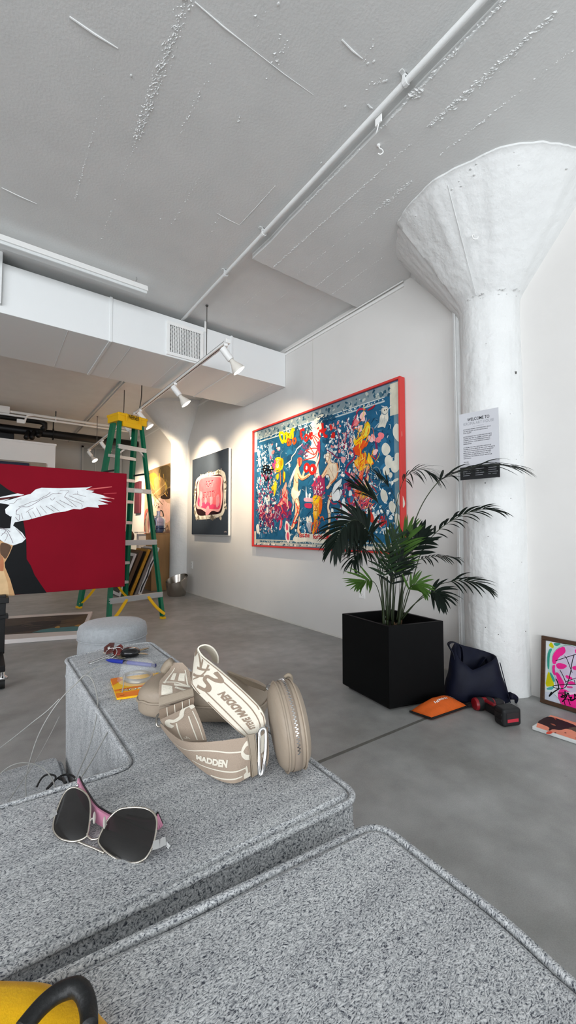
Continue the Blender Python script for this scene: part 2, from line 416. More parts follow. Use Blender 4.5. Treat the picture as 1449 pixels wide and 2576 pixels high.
# ================================================================== mushroom columns
def column(name, cx, cy, r, rt, zb, detail):
    bm = B(); seg = 160 if detail else 40
    rings = []
    prof = [(r * 1.02, 0)] + [(r, .02 + (zb - .06) * i / 40) for i in range(41)] + [(r * 1.03, zb - .01), (r * 1.10, zb + .015)]
    nz = 40
    for i in range(1, nz + 1):
        t = i / nz; prof.append((r * 1.10 + (rt - r * 1.10) * t, zb + .015 + (CZ - .055 - zb - .015) * t))
    prof += [(rt + .012, CZ - .05), (rt + .014, CZ + .02)]
    for rr, z in prof:
        ring = []
        for k in range(seg):
            a_ = 2 * PI * k / seg
            R_ = rr
            f = max(0, (z - zb) / (CZ - zb)) if z > zb else 0
            if detail:
                nn = noise.noise(V((math.cos(a_) * 2.5, math.sin(a_) * 2.5, z * 2.5))); n2 = noise.noise(V((math.cos(a_) * 9, math.sin(a_) * 9, z * 3.5)))
                n3 = noise.noise(V((math.cos(a_) * 26, math.sin(a_) * 26, z * 12))); R_ += (.005 + .020 * f) * nn + (.002 + .011 * f) * n2 + (.0012 + .002 * f) * n3
                # recessed shuttering facet on the deep side of the capital, ending in a crease
                if .02 < f < .985 and 92 < math.degrees(a_) < 147:
                    R_ *= 1 - .05 * min(1, f * 4)
            ring.append(V((cx + R_ * math.cos(a_), cy + R_ * math.sin(a_), z)))
        rings.append(ring)
    loft(bm, rings, True, 0, True, True)
    if detail:
        def surf(az, z, out=0.):
            f = max(0, (z - zb) / (CZ - .055 - zb)); R_ = r if z < zb else r * 1.1 + (rt - r * 1.1) * f
            return V((cx + (R_ + out) * math.cos(az), cy + (R_ + out) * math.sin(az), z))
        # raised casting seam up the capital
        tube(bm, [surf(math.radians(187), zb + .01 + .5 * t / 20, .002 + .003 * random.random()) for t in range(21)], .0022, 6)
        # pits and crumbs
        for i in range(45):
            az = math.radians(random.uniform(150, 285)); z = random.uniform(.1, 2.45); s_ = random.uniform(.001, .003)
            ellipsoid(bm, surf(az, z), (s_, 0, 0), (0, s_, 0), (0, 0, s_ * random.uniform(.8, 2)), 1, 6, 4)
        for i in range(26):
            az = math.radians(random.uniform(165, 260)); s_ = random.uniform(.003, .007); z = zb + random.uniform(-.012, .02)
            ellipsoid(bm, surf(az, z, .004), (s_ * 1.3, 0, 0), (0, s_ * 1.3, 0), (0, 0, s_ * .6), 1, 7, 5)
        for i in range(22):
            az = math.radians(random.uniform(150, 260)); s_ = random.uniform(.003, .007); z = random.uniform(2.97, 3.05)
            ellipsoid(bm, surf(az, z, .0), (s_ * 1.3, 0, 0), (0, s_ * 1.3, 0), (0, 0, s_ * .7), 1, 7, 5)
        for i in range(16):                     # small dark holes left in the concrete
            az = math.radians(random.uniform(165, 262)); z = random.uniform(.2, 2.4); s_ = random.uniform(.0015, .0035)
            ellipsoid(bm, surf(az, z, .0003), V((-math.sin(az), math.cos(az), 0)) * s_, V((0, 0, s_ * random.uniform(.8, 1.6))), V((math.cos(az), math.sin(az), 0)) * .0012, 1, 8, 5, 1)
        tube(bm, [surf(math.radians(252) + .02 * k, 1.985 + .008 * (k - 1.5) ** 2, .0004) for k in range(4)], .0022, 6, mi=1)
    o = struct(name, bm, [colm, mat('column_pit', '#55534f', .9)], True, angle=50)
    return o
CX, CY, CR_ = 2.70, 1.349, .19
column('column', CX, CY, CR_, .62, 2.50, True)
column('column.001', 2.70, 6.67, .19, .62, 2.52, False)
# vertical bead where column meets wall
bm = B(); tube(bm, [(2.615, 1.545, .0), (2.612, 1.548, 1.0), (2.61, 1.55, 2.55)], .006, 8); box(bm, (2.62, 1.50, 0), (WX + .02, 1.575, 2.56), 0, .008); struct('trim_2', bm, colm)

# hooks and scuffs
def hook(px, z, nm, label):
    p = hz(*px, z); bm = B()
    cyl(bm, p + V((0, 0, .004)), p - V((0, 0, .008)), .010, 10)
    tube(bm, cr([p, p + V((.004, -.004, -.018)), p + V((.014, -.012, -.026)), p + V((.018, -.016, -.042)), p + V((.008, -.006, -.052)), p + V((-.002, .002, -.046))], 5), .003, 8)
    return solo('ceiling_hook', bm, whitem, label, 'hook', smooth=True, loc=p)
hook((952, 365), DZ, '', 'small white curled hook screwed into the rough ceiling near the long conduit')
p = V((CX, CY, 0)) + V((math.cos(math.radians(196)) * .41, math.sin(math.radians(196)) * .41, 2.765))
bm = B(); tube(bm, cr([p + V((.01, 0, .012)), p + V((-.008, 0, .006)), p + V((-.022, -.004, -.008)), p + V((-.022, -.012, -.03)), p + V((-.012, -.026, -.034)), p + V((-.008, -.032, -.022))], 5), .0032, 8)
solo('ceiling_hook', bm, whitem, 'small white hook sticking out of the flared column top', 'hook', smooth=True, loc=p)

# ================================================================== air duct
t = thing('air_duct', 'long white rectangular air duct hung under the ceiling across the room', 'duct', (0, 3.7, 2.648))
bm = B(); box(bm, (X0, 3.70, 2.648), (WX - .002, 4.63, 3.035), 0, .004); obj('casing', bm, ductm, t)
for k, px in enumerate((278, 583)):
    x = hy(px, 850, 3.70).x; bm = B()
    box(bm, (x - .012, 3.694, 2.642), (x + .012, 4.64, 3.041), 0, .003); obj('joint_band', bm, ductm, t)
x = hy(5, 700, 3.70).x
bm = B(); box(bm, (X0, 3.66, 2.7), (x, 3.699, 3.099), 0, .004); obj('end_box', bm, ductm, t)
for px in (170, 330, 455, 690):
    xx = hy(px, 880, 3.7).x; bm = B(); tube(bm, [(xx, 3.72, 2.647), (xx + .01, 4.6, 2.647)], .0015, 4); obj('panel_groove', bm, ductm, t)
# return air grille
a, c = hy(419, 800, 3.70), hy(510, 915, 3.70); gx0, gx1, gz0, gz1 = a.x, c.x, 2.662, 2.985
t2 = thing('air_vent', 'square white louvred air grille on the face of the white duct', 'air vent', (gx0, 3.69, gz0))
bm = B()
w_ = .032
box(bm, (gx0, 3.684, gz0), (gx1, 3.70, gz0 + w_), 0, .003); box(bm, (gx0, 3.684, gz1 - w_), (gx1, 3.70, gz1), 0, .003)
box(bm, (gx0, 3.684, gz0 + w_), (gx0 + w_, 3.70, gz1 - w_), 0, .003); box(bm, (gx1 - w_, 3.684, gz0 + w_), (gx1, 3.70, gz1 - w_), 0, .003)
obj('frame', bm, whitem, t2)
bm = B()
for i in range(1, 18):
    x = gx0 + w_ + (gx1 - gx0 - 2 * w_) * i / 18; box(bm, (x - .0028, 3.687, gz0 + w_), (x + .0028, 3.697, gz1 - w_))
for i in range(1, 20):
    z = gz0 + w_ + (gz1 - gz0 - 2 * w_) * i / 20; box(bm, (gx0 + w_, 3.692, z - .0022), (gx1 - w_, 3.699, z + .0022))
obj('louvre', bm, whitem, t2)
bm = B(); box(bm, (gx0 + w_, 3.698, gz0 + w_), (gx1 - w_, 3.6995, gz1 - w_)); obj('backing', bm, darkm, t2, label='black sheet standing for the shade behind the louvres')

# ================================================================== strip light
t = thing('strip_light', 'long white linear strip light hung below the ceiling beside the duct', 'ceiling light', (1.0, 3.38, 3.0))
bm = B(); hexa(bm, [(-3.5, 3.335, 2.995), (1.04, 3.335, 2.995), (1.04, 3.425, 2.995), (-3.5, 3.425, 2.995), (-3.5, 3.355, 3.045), (1.04, 3.355, 3.045), (1.04, 3.405, 3.045), (-3.5, 3.405, 3.045)], 0, .004); obj('housing', bm, whitem, t)
bm = B(); box(bm, (-3.48, 3.345, 2.972), (1.035, 3.415, 2.996), 0, .008); obj('diffuser', bm, mat('frosted_diffuser', '#d9dcdc', .35), t)
for x in (.95, -1.2):
    bm = B(); tube(bm, cr([(x, 3.38, 3.045), (x, 3.38, 3.07), (x + .008, 3.38, 3.085), (x, 3.38, CZ)], 4), .003, 6); obj('hook', bm, steel, t)

# ================================================================== conduits
def pipe(name, pts, r, m_, label, straps, grp=None, sr=None, dirn='y', top=None):
    t = thing(name, label, 'pipe', pts[0], grp)
    bm = B(); tube(bm, pts, r, 14); obj('tube', bm, m_, t, True)
    for s_ in straps:
        bm = B(); c = V(s_); w = .018
        if dirn == 'y':
            tube(bm, [c - V((0, w / 2, 0)), c + V((0, w / 2, 0))], r * 1.35, 12); box(bm, (c.x - r * 2.6, c.y - w / 2, (top or CZ) - .004), (c.x + r * 2.6, c.y + w / 2, (top or CZ) + .001)); box(bm, (c.x - r, c.y - w / 2, c.z), (c.x + r, c.y + w / 2, (top or CZ)))
        else:
            tube(bm, [c - V((w / 2, 0, 0)), c + V((w / 2, 0, 0))], r * 1.5, 12); box(bm, (c.x - w / 2, c.y - .006, c.z), (c.x + w / 2, c.y + .006, (top or CZ)))
        obj('strap', bm, m_, t, False)
    return t
pz = 3.068
pipe('conduit', [(1.50, Y0 + .05, pz), (1.50, 2.0, pz), (1.51, Y1 - .1, pz)], .0145, concm, 'long white conduit running along the ceiling above the painting wall',
     [(1.50, hz(1015, 200, pz).y, pz), (1.502, hz(655, 583, pz).y, pz), (1.505, hz(563, 688, pz).y, pz), (1.505, 5.5, pz)], top=CZ)
bm = B(); p = hz(955, 300, 3.05); box(bm, (p.x - .012, p.y - .02, 3.02), (p.x - .004, p.y + .02, 3.095), 0, .002); tube(bm, cr([p + V((-.008, 0, -.03)), p + V((-.008, .01, -.055)), p + V((-.004, .02, -.06))], 4), .003, 6)
solo('bracket', bm, whitem, 'small white painted-over metal tab on the ceiling beside the long conduit', 'bracket', loc=p)
# back-of-room pipes
pz = 2.98; yb = hz(140, 1052, pz).y
pipe('pipe', [(-3, yb, pz), (.2, yb, pz), (2.3, yb, pz)], .022, whitem, 'upper thin white pipe crossing the back ceiling behind the ladder', [(hy(140, 1052, yb).x, yb, pz)], 'pipes at the back', dirn='x')
pipe('pipe', [(-.5, yb, pz - .055), (.7, yb, pz - .055), (2.3, yb, pz - .055)], .017, whitem, 'lower thin white pipe crossing the back ceiling just below another', [(hy(140, 1060, yb).x, yb, pz - .055)], 'pipes at the back', dirn='x')
pz = 2.86; yk = 8.9
def kx(px, py): return hy(px, py, yk).x
pipe('pipe', [(-3.2, yk, pz), (kx(130, 1080), yk, pz), (2.6, yk, pz)], .075, pipeb, 'thick black pipe crossing the back wall under the white pipes', [(kx(134, 1070), yk, pz)], 'pipes at the back', dirn='x')
t = thing('pipe', 'black pipe loop with a square elbow at the back left ceiling', 'pipe', (kx(60, 1055), yk - .25, 2.95), 'pipes at the back')
bm = B(); q = yk - .3; z = hy(60, 1055, q).z
tube(bm, [(-3, q, z), (hy(100, 1060, q).x, q, z), (hy(113, 1062, q).x, q, z - .03), (hy(112, 1066, q).x, q, z - .1), (hy(107, 1078, q).x, q, pz)], .05, 12); obj('tube', bm, pipeb, t, True)
for k, (xa, ya, xb, yb2) in enumerate(((72, 1085, 66, 1101), (87, 1085, 80, 1102), (102, 1086, 96, 1096))):
    bm = B(); a, c = hy(xa, ya, yk - .02), hy(xb, yb2, yk - .25); tube(bm, [a, c], .042, 12)
    solo('pipe_stub', bm, pipeb, ('leftmost', 'middle', 'rightmost')[k] + ' of three short capped black pipe ends below the thick black pipe', 'pipe', 'pipe stubs', True, loc=a)
bm = B(); a = hy(18, 1108, yk + .2); box(bm, (a.x - .35, yk + .1, 2.3), (a.x + .1, yk + .4, 2.83), 0, .01); solo('equipment_box', bm, pipeb, 'dark equipment box hanging below the black pipes at far left', 'box', loc=a)
t = thing('junction_box', 'small grey-white junction box on the white pipe at the back left', 'junction box', hz(6, 1032, 2.98))
p = hy(6, 1032, yb); bm = B(); box(bm, (p.x - .12, yb - .05, 2.94), (p.x + .1, yb + .05, 3.05), 0, .006); obj('body', bm, whitem, t)
t = thing('junction_box', 'tiny white box and bent conduit drop below the white pipes, back left', 'junction box', hy(53, 1060, yb))
p = hy(53, 1060, yb - .1); bm = B(); box(bm, (p.x - .06, p.y - .03, p.z - .035), (p.x + .05, p.y + .03, p.z + .03), 0, .004); obj('body', bm, whitem, t)
bm = B(); tube(bm, cr([hy(84, 1045, yb - .1), hy(70, 1046, yb - .1), hy(65, 1052, yb - .1), hy(62, 1064, yb - .1)], 5), .014, 8); obj('conduit_drop', bm, whitem, t, True)

# back-left partition with pictures, glazed panel on the far wall
py_ = 8.0
xr = hy(140, 1118, py_).x; zt = hy(140, 1118, py_).z
bm = B(); box(bm, (-3.2, py_, 0), (xr, py_ + .12, zt)); box(bm, (-3.2, py_ - .012, zt - .03), (xr + .012, py_ + .13, zt + .005)); struct('partition', bm, wallm)
def flat_canvas(name, label, px0, px1, Y, th, col, fr=None):
    a, c = hy(*px0, Y), hy(*px1, Y)
    t = thing(name, label, 'painting', (a.x, Y, c.z))
    bm = B(); box(bm, (a.x, Y, c.z), (c.x, Y + th, a.z), 0, .004); obj('canvas', bm, col, t); return t
flat_canvas('painting', 'tan canvas on the white partition, mostly behind a navy canvas', (-60, 1150), (115, 1230), py_ - .045, .04, mat('tan_canvas', '#8d8375', .8, var=.1))
flat_canvas('painting', 'navy canvas in front of a tan canvas on the white partition', (-60, 1154), (71, 1230), py_ - .09, .04, mat('navy_canvas', '#252b3f', .8, var=.1))
a, c = hy(206, 1121, Y1 - .03), hy(305, 1200, Y1 - .03)
bm = B(); fr = .03
box(bm, (a.x, Y1 - .05, 1.0), (a.x + .04, Y1, a.z)); box(bm, (c.x - .04, Y1 - .05, 1.0), (c.x, Y1, a.z)); box(bm, (a.x, Y1 - .05, a.z - .04), (c.x, Y1, a.z)); box(bm, (a.x, Y1 - .05, 1.0), (c.x, Y1, 1.04))
for i in (1, 2):
    x = a.x + (c.x - a.x) * i / 3; box(bm, (x - .012, Y1 - .045, 1.04), (x + .012, Y1, a.z - .04))
struct('window_3', bm, mat('grey_window_frame', '#a9abab', .6))
bm = B(); box(bm, (a.x + .04, Y1 - .02, 1.04), (c.x - .04, Y1 - .012, a.z - .04)); o = struct('window_4', bm, mat('frosted_pane', '#9a9e9e', .25))
# ================================================================== big painting on the wall
PXW = WX - .052                       # face of the big canvas
NX = V((-1, 0, 0))
tl, tr_ = hx(640, 1091, PXW), hx(1003, 950, PXW); bl, br = hx(639, 1374, PXW), hx(1016, 1384, PXW)
ya, yb_ = tl.y, (tr_.y + hx(1013, 1384, PXW).y) / 2; zt, zb = (tl.z + tr_.z) / 2, (bl.z + hx(1013, 1384, PXW).z) / 2
t = thing('painting', 'large painting with a thin red frame, pale figures and graffiti over teal foliage', 'painting', (WX - .03, (ya + yb_) / 2, zb))
bm = B(); box(bm, (PXW, yb_, zb), (WX - .012, ya, zt), 0); obj('canvas', bm, pm('#215d80'), t)
bm = B(); fw, fp = .019, PXW - .022
box(bm, (fp, yb_ - fw, zb - fw), (WX - .01, yb_, zt + fw), 0, .003); box(bm, (fp, ya, zb - fw), (WX - .01, ya + fw, zt + fw), 0, .003)
box(bm, (fp, yb_, zt), (WX - .01, ya, zt + fw), 0, .003); box(bm, (fp, yb_, zb - fw), (WX - .01, ya, zb), 0, .003)
obj('frame', bm, mat('red_frame', '#d23a36', .4), t)
bm = B(); q = hx(787, 1000, WX - .006); cyl(bm, (WX - .006, q.y, zt), (WX - .006, q.y, 3.02), .0016, 6); obj('hanging_cable', bm, mat('cable_white', '#cfccc6', .5), t)
A = Art((PXW - .0006, 0, 0), NX, 1.5e-6)
CW, CB, TE, TD, TL, RD, OR, YE, PK, MG, FL = '#ece4cf', '#efe9da', '#2a6588', '#1b4a66', '#6b97ae', '#cf2420', '#e8641c', '#f2c414', '#e58a86', '#8c2348', '#e9b98e'
def inb(p): return zb + .01 < p.z < zt - .01 and yb_ + .01 < p.y < ya - .01
def uv(u, v): return V((PXW - .0006, ya + (yb_ - ya) * u, zb + (zt - zb) * v))
def rect(u0, v0, u1, v1, c): A.add([uv(u0, v0), uv(u1, v0), uv(u1, v1), uv(u0, v1)], c)
a_ = lambda x, y: (620 + x / 6.96, 1030 + y / 6.96)
b_ = lambda x, y: (800 + x / 5.6, 940 + y / 5.6)
rng = random.Random(11)
# cream paper edges and worn border bands
rect(.004, .004, .996, .05, '#c9c5b4'); rect(.004, .925, .996, .996, '#7f9096'); rect(.004, .82, .03, .996, '#d8d0b8'); rect(.955, .80, .996, .99, '#cfcbb8'); rect(.004, .004, .022, .12, '#d8d0b8')
rect(.972, .05, .996, .80, '#6f8c98')
rect(.06, .026, .95, .042, '#50717f'); rect(.05, .895, .93, .905, '#b8c4c4'); rect(.05, .922, .93, .928, '#c9d0cc')
for i in range(120):
    u = rng.uniform(.02, .97); v = rng.uniform(.93, .985)
    p = uv(u, v); A.blob(p, rng.uniform(.006, .022), rng.uniform(.004, .018), rng.choice(['#b9bfb8', '#2f5568', '#1f4a60', '#a9b2ac', '#486a78']), rng.random() * 3, .4, 7, True)
for i in range(150):
    u = rng.uniform(.05, .93); A.blob(uv(u, .913 + rng.uniform(-.004, .004)), .007, .0045, rng.choice(['#e8e6da', '#16394e', '#c9d0cc']), .5, .4, 6, True)
for i in range(140):
    u = rng.uniform(.06, .95); A.blob(uv(u, .034 + rng.uniform(-.006, .006)), .006, .006, rng.choice(['#d9d8cc', '#2b4f63', '#c4c8c0']), .5, .4, 6, True)
for i in range(60):
    u = rng.uniform(.02, .97); A.blob(uv(u, .012 + rng.uniform(-.006, .004)), .014, .008, rng.choice(['#e8e6da', '#35586a', '#8a9a9c']), .2, .4, 6, True)
# lighter teal washes
for i in range(170):
    p = uv(rng.uniform(.03, .965), rng.uniform(.06, .88))
    A.blob(p, rng.uniform(.02, .07), rng.uniform(.012, .05), rng.choice(['#286a8e', '#1f587a', '#2f7096', '#1a4c6c', '#245f82']), rng.random() * 3, .35, 8, True)
# cream sky opening behind the figures
A.poly([a_(1050, 330), a_(1240, 130), b_(60, 560), b_(110, 600), b_(60, 690), b_(20, 1000), b_(-10, 1200), a_(1190, 1000), a_(1230, 900), a_(1010, 880), a_(990, 760), a_(1130, 650), a_(1150, 560), a_(1030, 470)], CW, 3)
A.poly([a_(1190, 1000), a_(1290, 760), b_(30, 1120), b_(0, 1300), a_(1300, 1250), a_(1180, 1190)], '#d9d6cc', 3)
# pale ground strip
A.poly([a_(800, 2270), a_(900, 2150), b_(60, 2270), b_(180, 2200), b_(330, 2160), b_(300, 2380), b_(0, 2400), a_(1100, 2310), a_(850, 2330)], '#e2dccb', 2)
# foliage: blossoms, fruit and leaf marks
def scat(n, box_, cols, s0, s1, asp=(.5, 1.), jag=.3):
    for i in range(n):
        u = rng.uniform(box_[0], box_[2]); v = rng.uniform(box_[1], box_[3]); s_ = rng.uniform(s0, s1)
        A.blob(uv(u, v), s_, s_ * rng.uniform(*asp), rng.choice(cols), rng.uniform(0, 3.1), jag, 7, True)
WH = ['#eef0ea', '#dfe5e3', '#c6d2d5', '#f4f1e6']
scat(230, (.03, .34, .17, .86), WH + ['#8fb0c0'], .005, .019)
scat(130, (.04, .10, .22, .36), WH + ['#7fa6b8', PK, MG], .005, .018)
scat(70, (.05, .36, .2, .6), ['#7e2a55', '#a83a5c', '#c85a78', WH[0]], .008, .022)
scat(120, (.06, .16, .2, .34), [MG, '#b4294e', '#7a2a5a', PK, '#5a2a58'], .010, .030)
scat(90, (.2, .20, .34, .34), [MG, '#7a2a5a', '#a82a50', '#3b3566'], .010, .034)
scat(240, (.6, .48, .80, .86), WH + ['#f0c9c4', '#8fb0c0', PK], .005, .019)
scat(30, (.59, .50, .64, .70), WH + ['#9dbac8'], .006, .022)
scat(110, (.66, .16, .88, .45), [MG, '#a32548', '#b83a4a', '#7a2a5a', WH[1], '#c0504a'], .010, .032)
scat(90, (.82, .10, .97, .42), WH + ['#5c88a0', '#1f5575'], .006, .022)
scat(40, (.62, .1, .78, .3), WH, .006, .02)
scat(60, (.3, .08, .46, .22), ['#2d5f7d', '#6d93a6', '#dfe5e3', '#123a54'], .006, .02)
for i in range(150):
    u = rng.uniform(.04, .96); v = rng.uniform(.07, .87); p = uv(u, v); an = rng.uniform(0, 3.1); l_ = rng.uniform(.02, .05)
    d_ = (A.u * math.cos(an) + A.v * math.sin(an)) * l_
    A.stroke([p - d_, p + A.v * .006, p + d_], rng.uniform(.002, .005), rng.choice(['#7fa6b8', '#a9c2cc', '#2f6585', '#0f3048']), 3, True, True)
for i in range(620):
    r_ = rng.random(); u = rng.uniform(.03, .26) if r_ < .38 else (rng.uniform(.58, .965) if r_ < .9 else rng.uniform(.26, .58)); v = rng.uniform(.08, .87); p = uv(u, v); an = rng.uniform(0, 3.1); l_ = rng.uniform(.008, .028)
    d_ = (A.u * math.cos(an) + A.v * math.sin(an)) * l_
    A.stroke([p - d_, p + d_ * .1, p + d_], rng.uniform(.003, .008), rng.choice(['#cfdadd', '#e6e8e2', '#8fb0c0', '#16405a', '#1b4a68', '#5c8ba4', '#123a54']), 1, True, True)
# dark pine tree in the middle top
for i in range(40):
    q = (rng.uniform(860, 1130), rng.uniform(260, 620)); p = A.P(a_(*q)); an = rng.uniform(-2.6, -.4)
    A.stroke([p, p + (A.u * math.cos(an) + A.v * math.sin(an)) * rng.uniform(.04, .09)], .016, rng.choice(['#1a4258', '#24505f', '#17394d', '#33586a']), 1, True, True)
for i in range(34):
    q = (rng.uniform(900, 1040), rng.uniform(600, 850)); p = A.P(a_(*q)); an = rng.uniform(-.9, .6)
    A.stroke([p, p + (A.u * math.cos(an) + A.v * math.sin(an)) * rng.uniform(.03, .07)], .016, rng.choice(['#5a4068', '#3d4a66', '#6f3a60', '#2c4f66']), 1, True, True)
for i in range(40):
    q = (rng.uniform(40, 260), rng.uniform(570, 680)); p = A.P(b_(*q)); an = rng.uniform(2.6, 3.9)
    A.stroke([p, p + (A.u * math.cos(an) + A.v * math.sin(an)) * rng.uniform(.03, .07)], .012, rng.choice(['#1a4a68', '#24566f', '#17405c']), 1, True, True)
# big pale fruit on the right
for x, y, rx, ry in ((960, 1065, .045, .055), (1000, 1240, .042, .055), (1090, 1305, .045, .05), (1125, 830, .045, .075), (1130, 1190, .035, .045), (965, 1365, .035, .04), (935, 1725, .036, .058), (1050, 1880, .034, .05), (1170, 1780, .035, .065), (1130, 2060, .03, .055), (1025, 1430, .02, .025), (1100, 1500, .03, .012)):
    A.blob(b_(x, y), rx, ry, '#d8d6c8', .3, .08, 10)
for x, y, rx, ry in ((205, 2090, .035, .065), (330, 870, .022, .04), (755, 970, .015, .03), (395, 1550, .025, .04), (370, 1760, .02, .04), (1075, 1930, .02, .035), (1125, 1935, .026, .045), (215, 760, .03, .05), (230, 920, .03, .06)):
    A.blob(a_(x, y), rx, ry, '#e6e3d6', .2, .12, 10)
for x, y in ((715, 2060), (730, 2220)):
    A.blob(a_(x, y), .042, .068, '#ecdcd2', .1, .1, 10); A.blob(a_(x, y), .022, .042, '#d8506a', .1, .1, 10)
A.blob(a_(262, 1740), .042, .06, '#e8d4d4', 0, .1); A.blob(a_(262, 1740), .032, .046, '#a02a50', 0, .1); A.blob(a_(262, 1740), .012, .02, '#f0dcdc', 0, .1)
# owl-like pale bird, upper right; pale dog-like shape upper left
A.poly([b_(905, 480), b_(975, 455), b_(1000, 500), b_(990, 560), b_(1000, 640), b_(960, 720), b_(950, 770), b_(915, 745), b_(830, 770), b_(870, 700), b_(875, 600), b_(905, 560), b_(890, 520)], '#d7d3c4', 3)
A.blob(b_(940, 516), .005, .007, '#2a2a2a', 0, .1); A.blob(b_(966, 508), .005, .007, '#2a2a2a', 0, .1); [A.stroke([b_(890 + 14 * k, 610 + 6 * k), b_(885 + 13 * k, 660), b_(870 + 16 * k, 720)], .004, '#9aa4a6', 2, True) for k in range(7)]; A.stroke([b_(905, 490), b_(955, 470), b_(990, 495), b_(985, 545), b_(945, 575), b_(908, 545), b_(905, 490)], .005, '#8a9498'); A.stroke([b_(905, 560), b_(945, 580), b_(985, 545)], .006, '#7d8a90'); A.stroke([b_(940, 600), b_(940, 640)], .004, '#7d8a90')
A.stroke([b_(860, 700), b_(800, 770)], .012, '#9db4be', 1, True)
A.poly([a_(395, 590), a_(430, 640), a_(465, 590), a_(460, 650), a_(440, 680), a_(470, 720), a_(455, 830), a_(410, 930), a_(405, 760), a_(380, 700), a_(400, 650)], '#9ec0d2', 2)
# left figure: long-haired woman in profile holding red rings
A.poly([a_(905, 850), a_(960, 840), a_(985, 880), a_(975, 940), a_(945, 1000), a_(920, 1010), a_(930, 1080), a_(985, 1190), a_(1100, 1120), a_(1150, 1075), a_(1190, 1085), a_(1120, 1160), a_(990, 1250), a_(930, 1220), a_(905, 1200), a_(915, 1290), a_(900, 1400), a_(930, 1440), a_(910, 1540), a_(940, 1640), a_(935, 1800), a_(860, 1960), a_(850, 2050), a_(780, 2120), a_(775, 2060), a_(820, 1990), a_(860, 1800), a_(855, 1620), a_(800, 1540), a_(785, 1470), a_(830, 1340), a_(835, 1150), a_(870, 1000), a_(900, 940), a_(890, 890)], '#ecc9a2', 2, (.005, '#8a5638'))
A.poly([a_(800, 1540), a_(785, 1440), a_(820, 1340), a_(850, 1420), a_(930, 1440), a_(915, 1540), a_(860, 1570)], '#efe4cb', 2)
A.poly([a_(855, 1560), a_(905, 1570), a_(940, 1660), a_(930, 1800), a_(880, 1760)], '#eed9b6', 2, (.005, '#8a5638'))
A.poly([a_(925, 1850), a_(945, 1900), a_(920, 2100), a_(975, 2200), a_(940, 2210), a_(890, 2130), a_(900, 2060)], '#e9c8a6', 2, (.005, '#8a5638'))
for q in ([(990, 1180), (1020, 1080), (1060, 1050)],): A.stroke([a_(*x) for x in q], .03, '#ecc9a2', 3)
A.poly([a_(905, 850), a_(960, 835), a_(985, 880), a_(970, 960), a_(925, 1010), a_(900, 930)], '#dc6a4a', 2); A.stroke([a_(910, 850), a_(940, 880), a_(930, 940), a_(940, 1000)], .012, RD); A.stroke([a_(900, 900), a_(925, 870), a_(975, 870)], .01, '#b83a3a')
for i in range(9):
    x = 860 - i * 6; A.stroke([a_(x + 30, 980 + i * 20), a_(x - 20, 1060 + i * 24), a_(x - 60 + i * 2, 1150 + i * 26), a_(x - 90, 1230 + i * 14)], .007, '#cdd6dc', 3, True)
for q, c_, w_ in (([(870, 1640), (900, 1720), (895, 1800), (830, 1950), (800, 2060)], RD, .014), ([(930, 1680), (905, 1780), (925, 1830)], '#e0603a', .016), ([(880, 1720), (930, 1740)], '#e0603a', .01), ([(900, 1120), (940, 1200), (1000, 1220), (1100, 1150)], '#e07a4a', .012), ([(850, 1200), (880, 1280), (905, 1270)], '#c97a50', .008), ([(820, 1980), (870, 1990), (890, 1960)], RD, .014)):
    A.stroke([a_(*x) for x in q], w_, c_, 3)
for i in range(5): A.stroke([a_(870 + i * 8, 1540), a_(900 + i * 10, 1480), a_(930 + i * 6, 1430 - i * 8)], .006, '#f2efe2', 3, True)
for i in range(5): A.stroke([a_(800 + i * 9, 1560), a_(830 - i * 2, 1700), a_(815 - i * 4, 1790)], .006, '#e8e2d2', 3, True)
def ring(q, rx, ry, w, c, n=14):
    p = A.P(q); A.stroke([p + A.u * rx * math.cos(2 * PI * i / n) + A.v * ry * math.sin(2 * PI * i / n) for i in range(n + 1)], w, c, 2, False, True)
ring(a_(1058, 1020), .036, .036, .03, RD); ring(a_(1160, 1050), .040, .040, .034, RD); A.blob(a_(1058, 1020), .016, .02, '#f4ece0'); A.blob(a_(1150, 1045), .017, .02, '#f4ece0')
# right figure: bearded man, draped cloth
A.poly([b_(120, 1130), b_(175, 1115), b_(195, 1170), b_(175, 1230), b_(210, 1265), b_(280, 1250), b_(295, 1340), b_(270, 1480), b_(190, 1560), b_(140, 1640), b_(110, 1600), b_(150, 1570), b_(180, 1480), b_(140, 1400), b_(60, 1490), b_(-10, 1480), b_(0, 1450), b_(50, 1440), b_(100, 1350), b_(135, 1290), b_(150, 1260), b_(110, 1240)], '#eccfab', 2, (.005, '#8a5638'))
A.poly([b_(150, 1280), b_(240, 1265), b_(270, 1340), b_(230, 1500), b_(190, 1480), b_(160, 1400)], '#f2dfc2', 2)
A.poly([b_(110, 1130), b_(160, 1110), b_(170, 1180), b_(140, 1240), b_(115, 1220)], '#f3e6d0', 2, (.005, '#8a5638'))
A.poly([b_(190, 1650), b_(220, 1700), b_(150, 1880), b_(185, 1950), b_(175, 2200), b_(115, 2260), b_(105, 2235), b_(150, 2160), b_(150, 2000), b_(125, 1850)], '#f0dcbc', 2, (.005, '#8a5638'))
A.poly([b_(190, 1690), b_(230, 1560), b_(300, 1500), b_(350, 1460), b_(330, 1560), b_(300, 1620), b_(355, 1640), b_(310, 1780), b_(240, 1820), b_(200, 1770)], '#e6e8e6', 2, (.005, '#33475a'))
for i in range(7): A.stroke([b_(215 + i * 12, 1700 - i * 15), b_(260 + i * 8, 1640 - i * 5), b_(320, 1560 + i * 30)], .007, '#2a3a46', 3, True)
A.poly([b_(200, 1800), b_(300, 1780), b_(320, 1960), b_(250, 2010), b_(215, 1900)], '#28607f', 2)
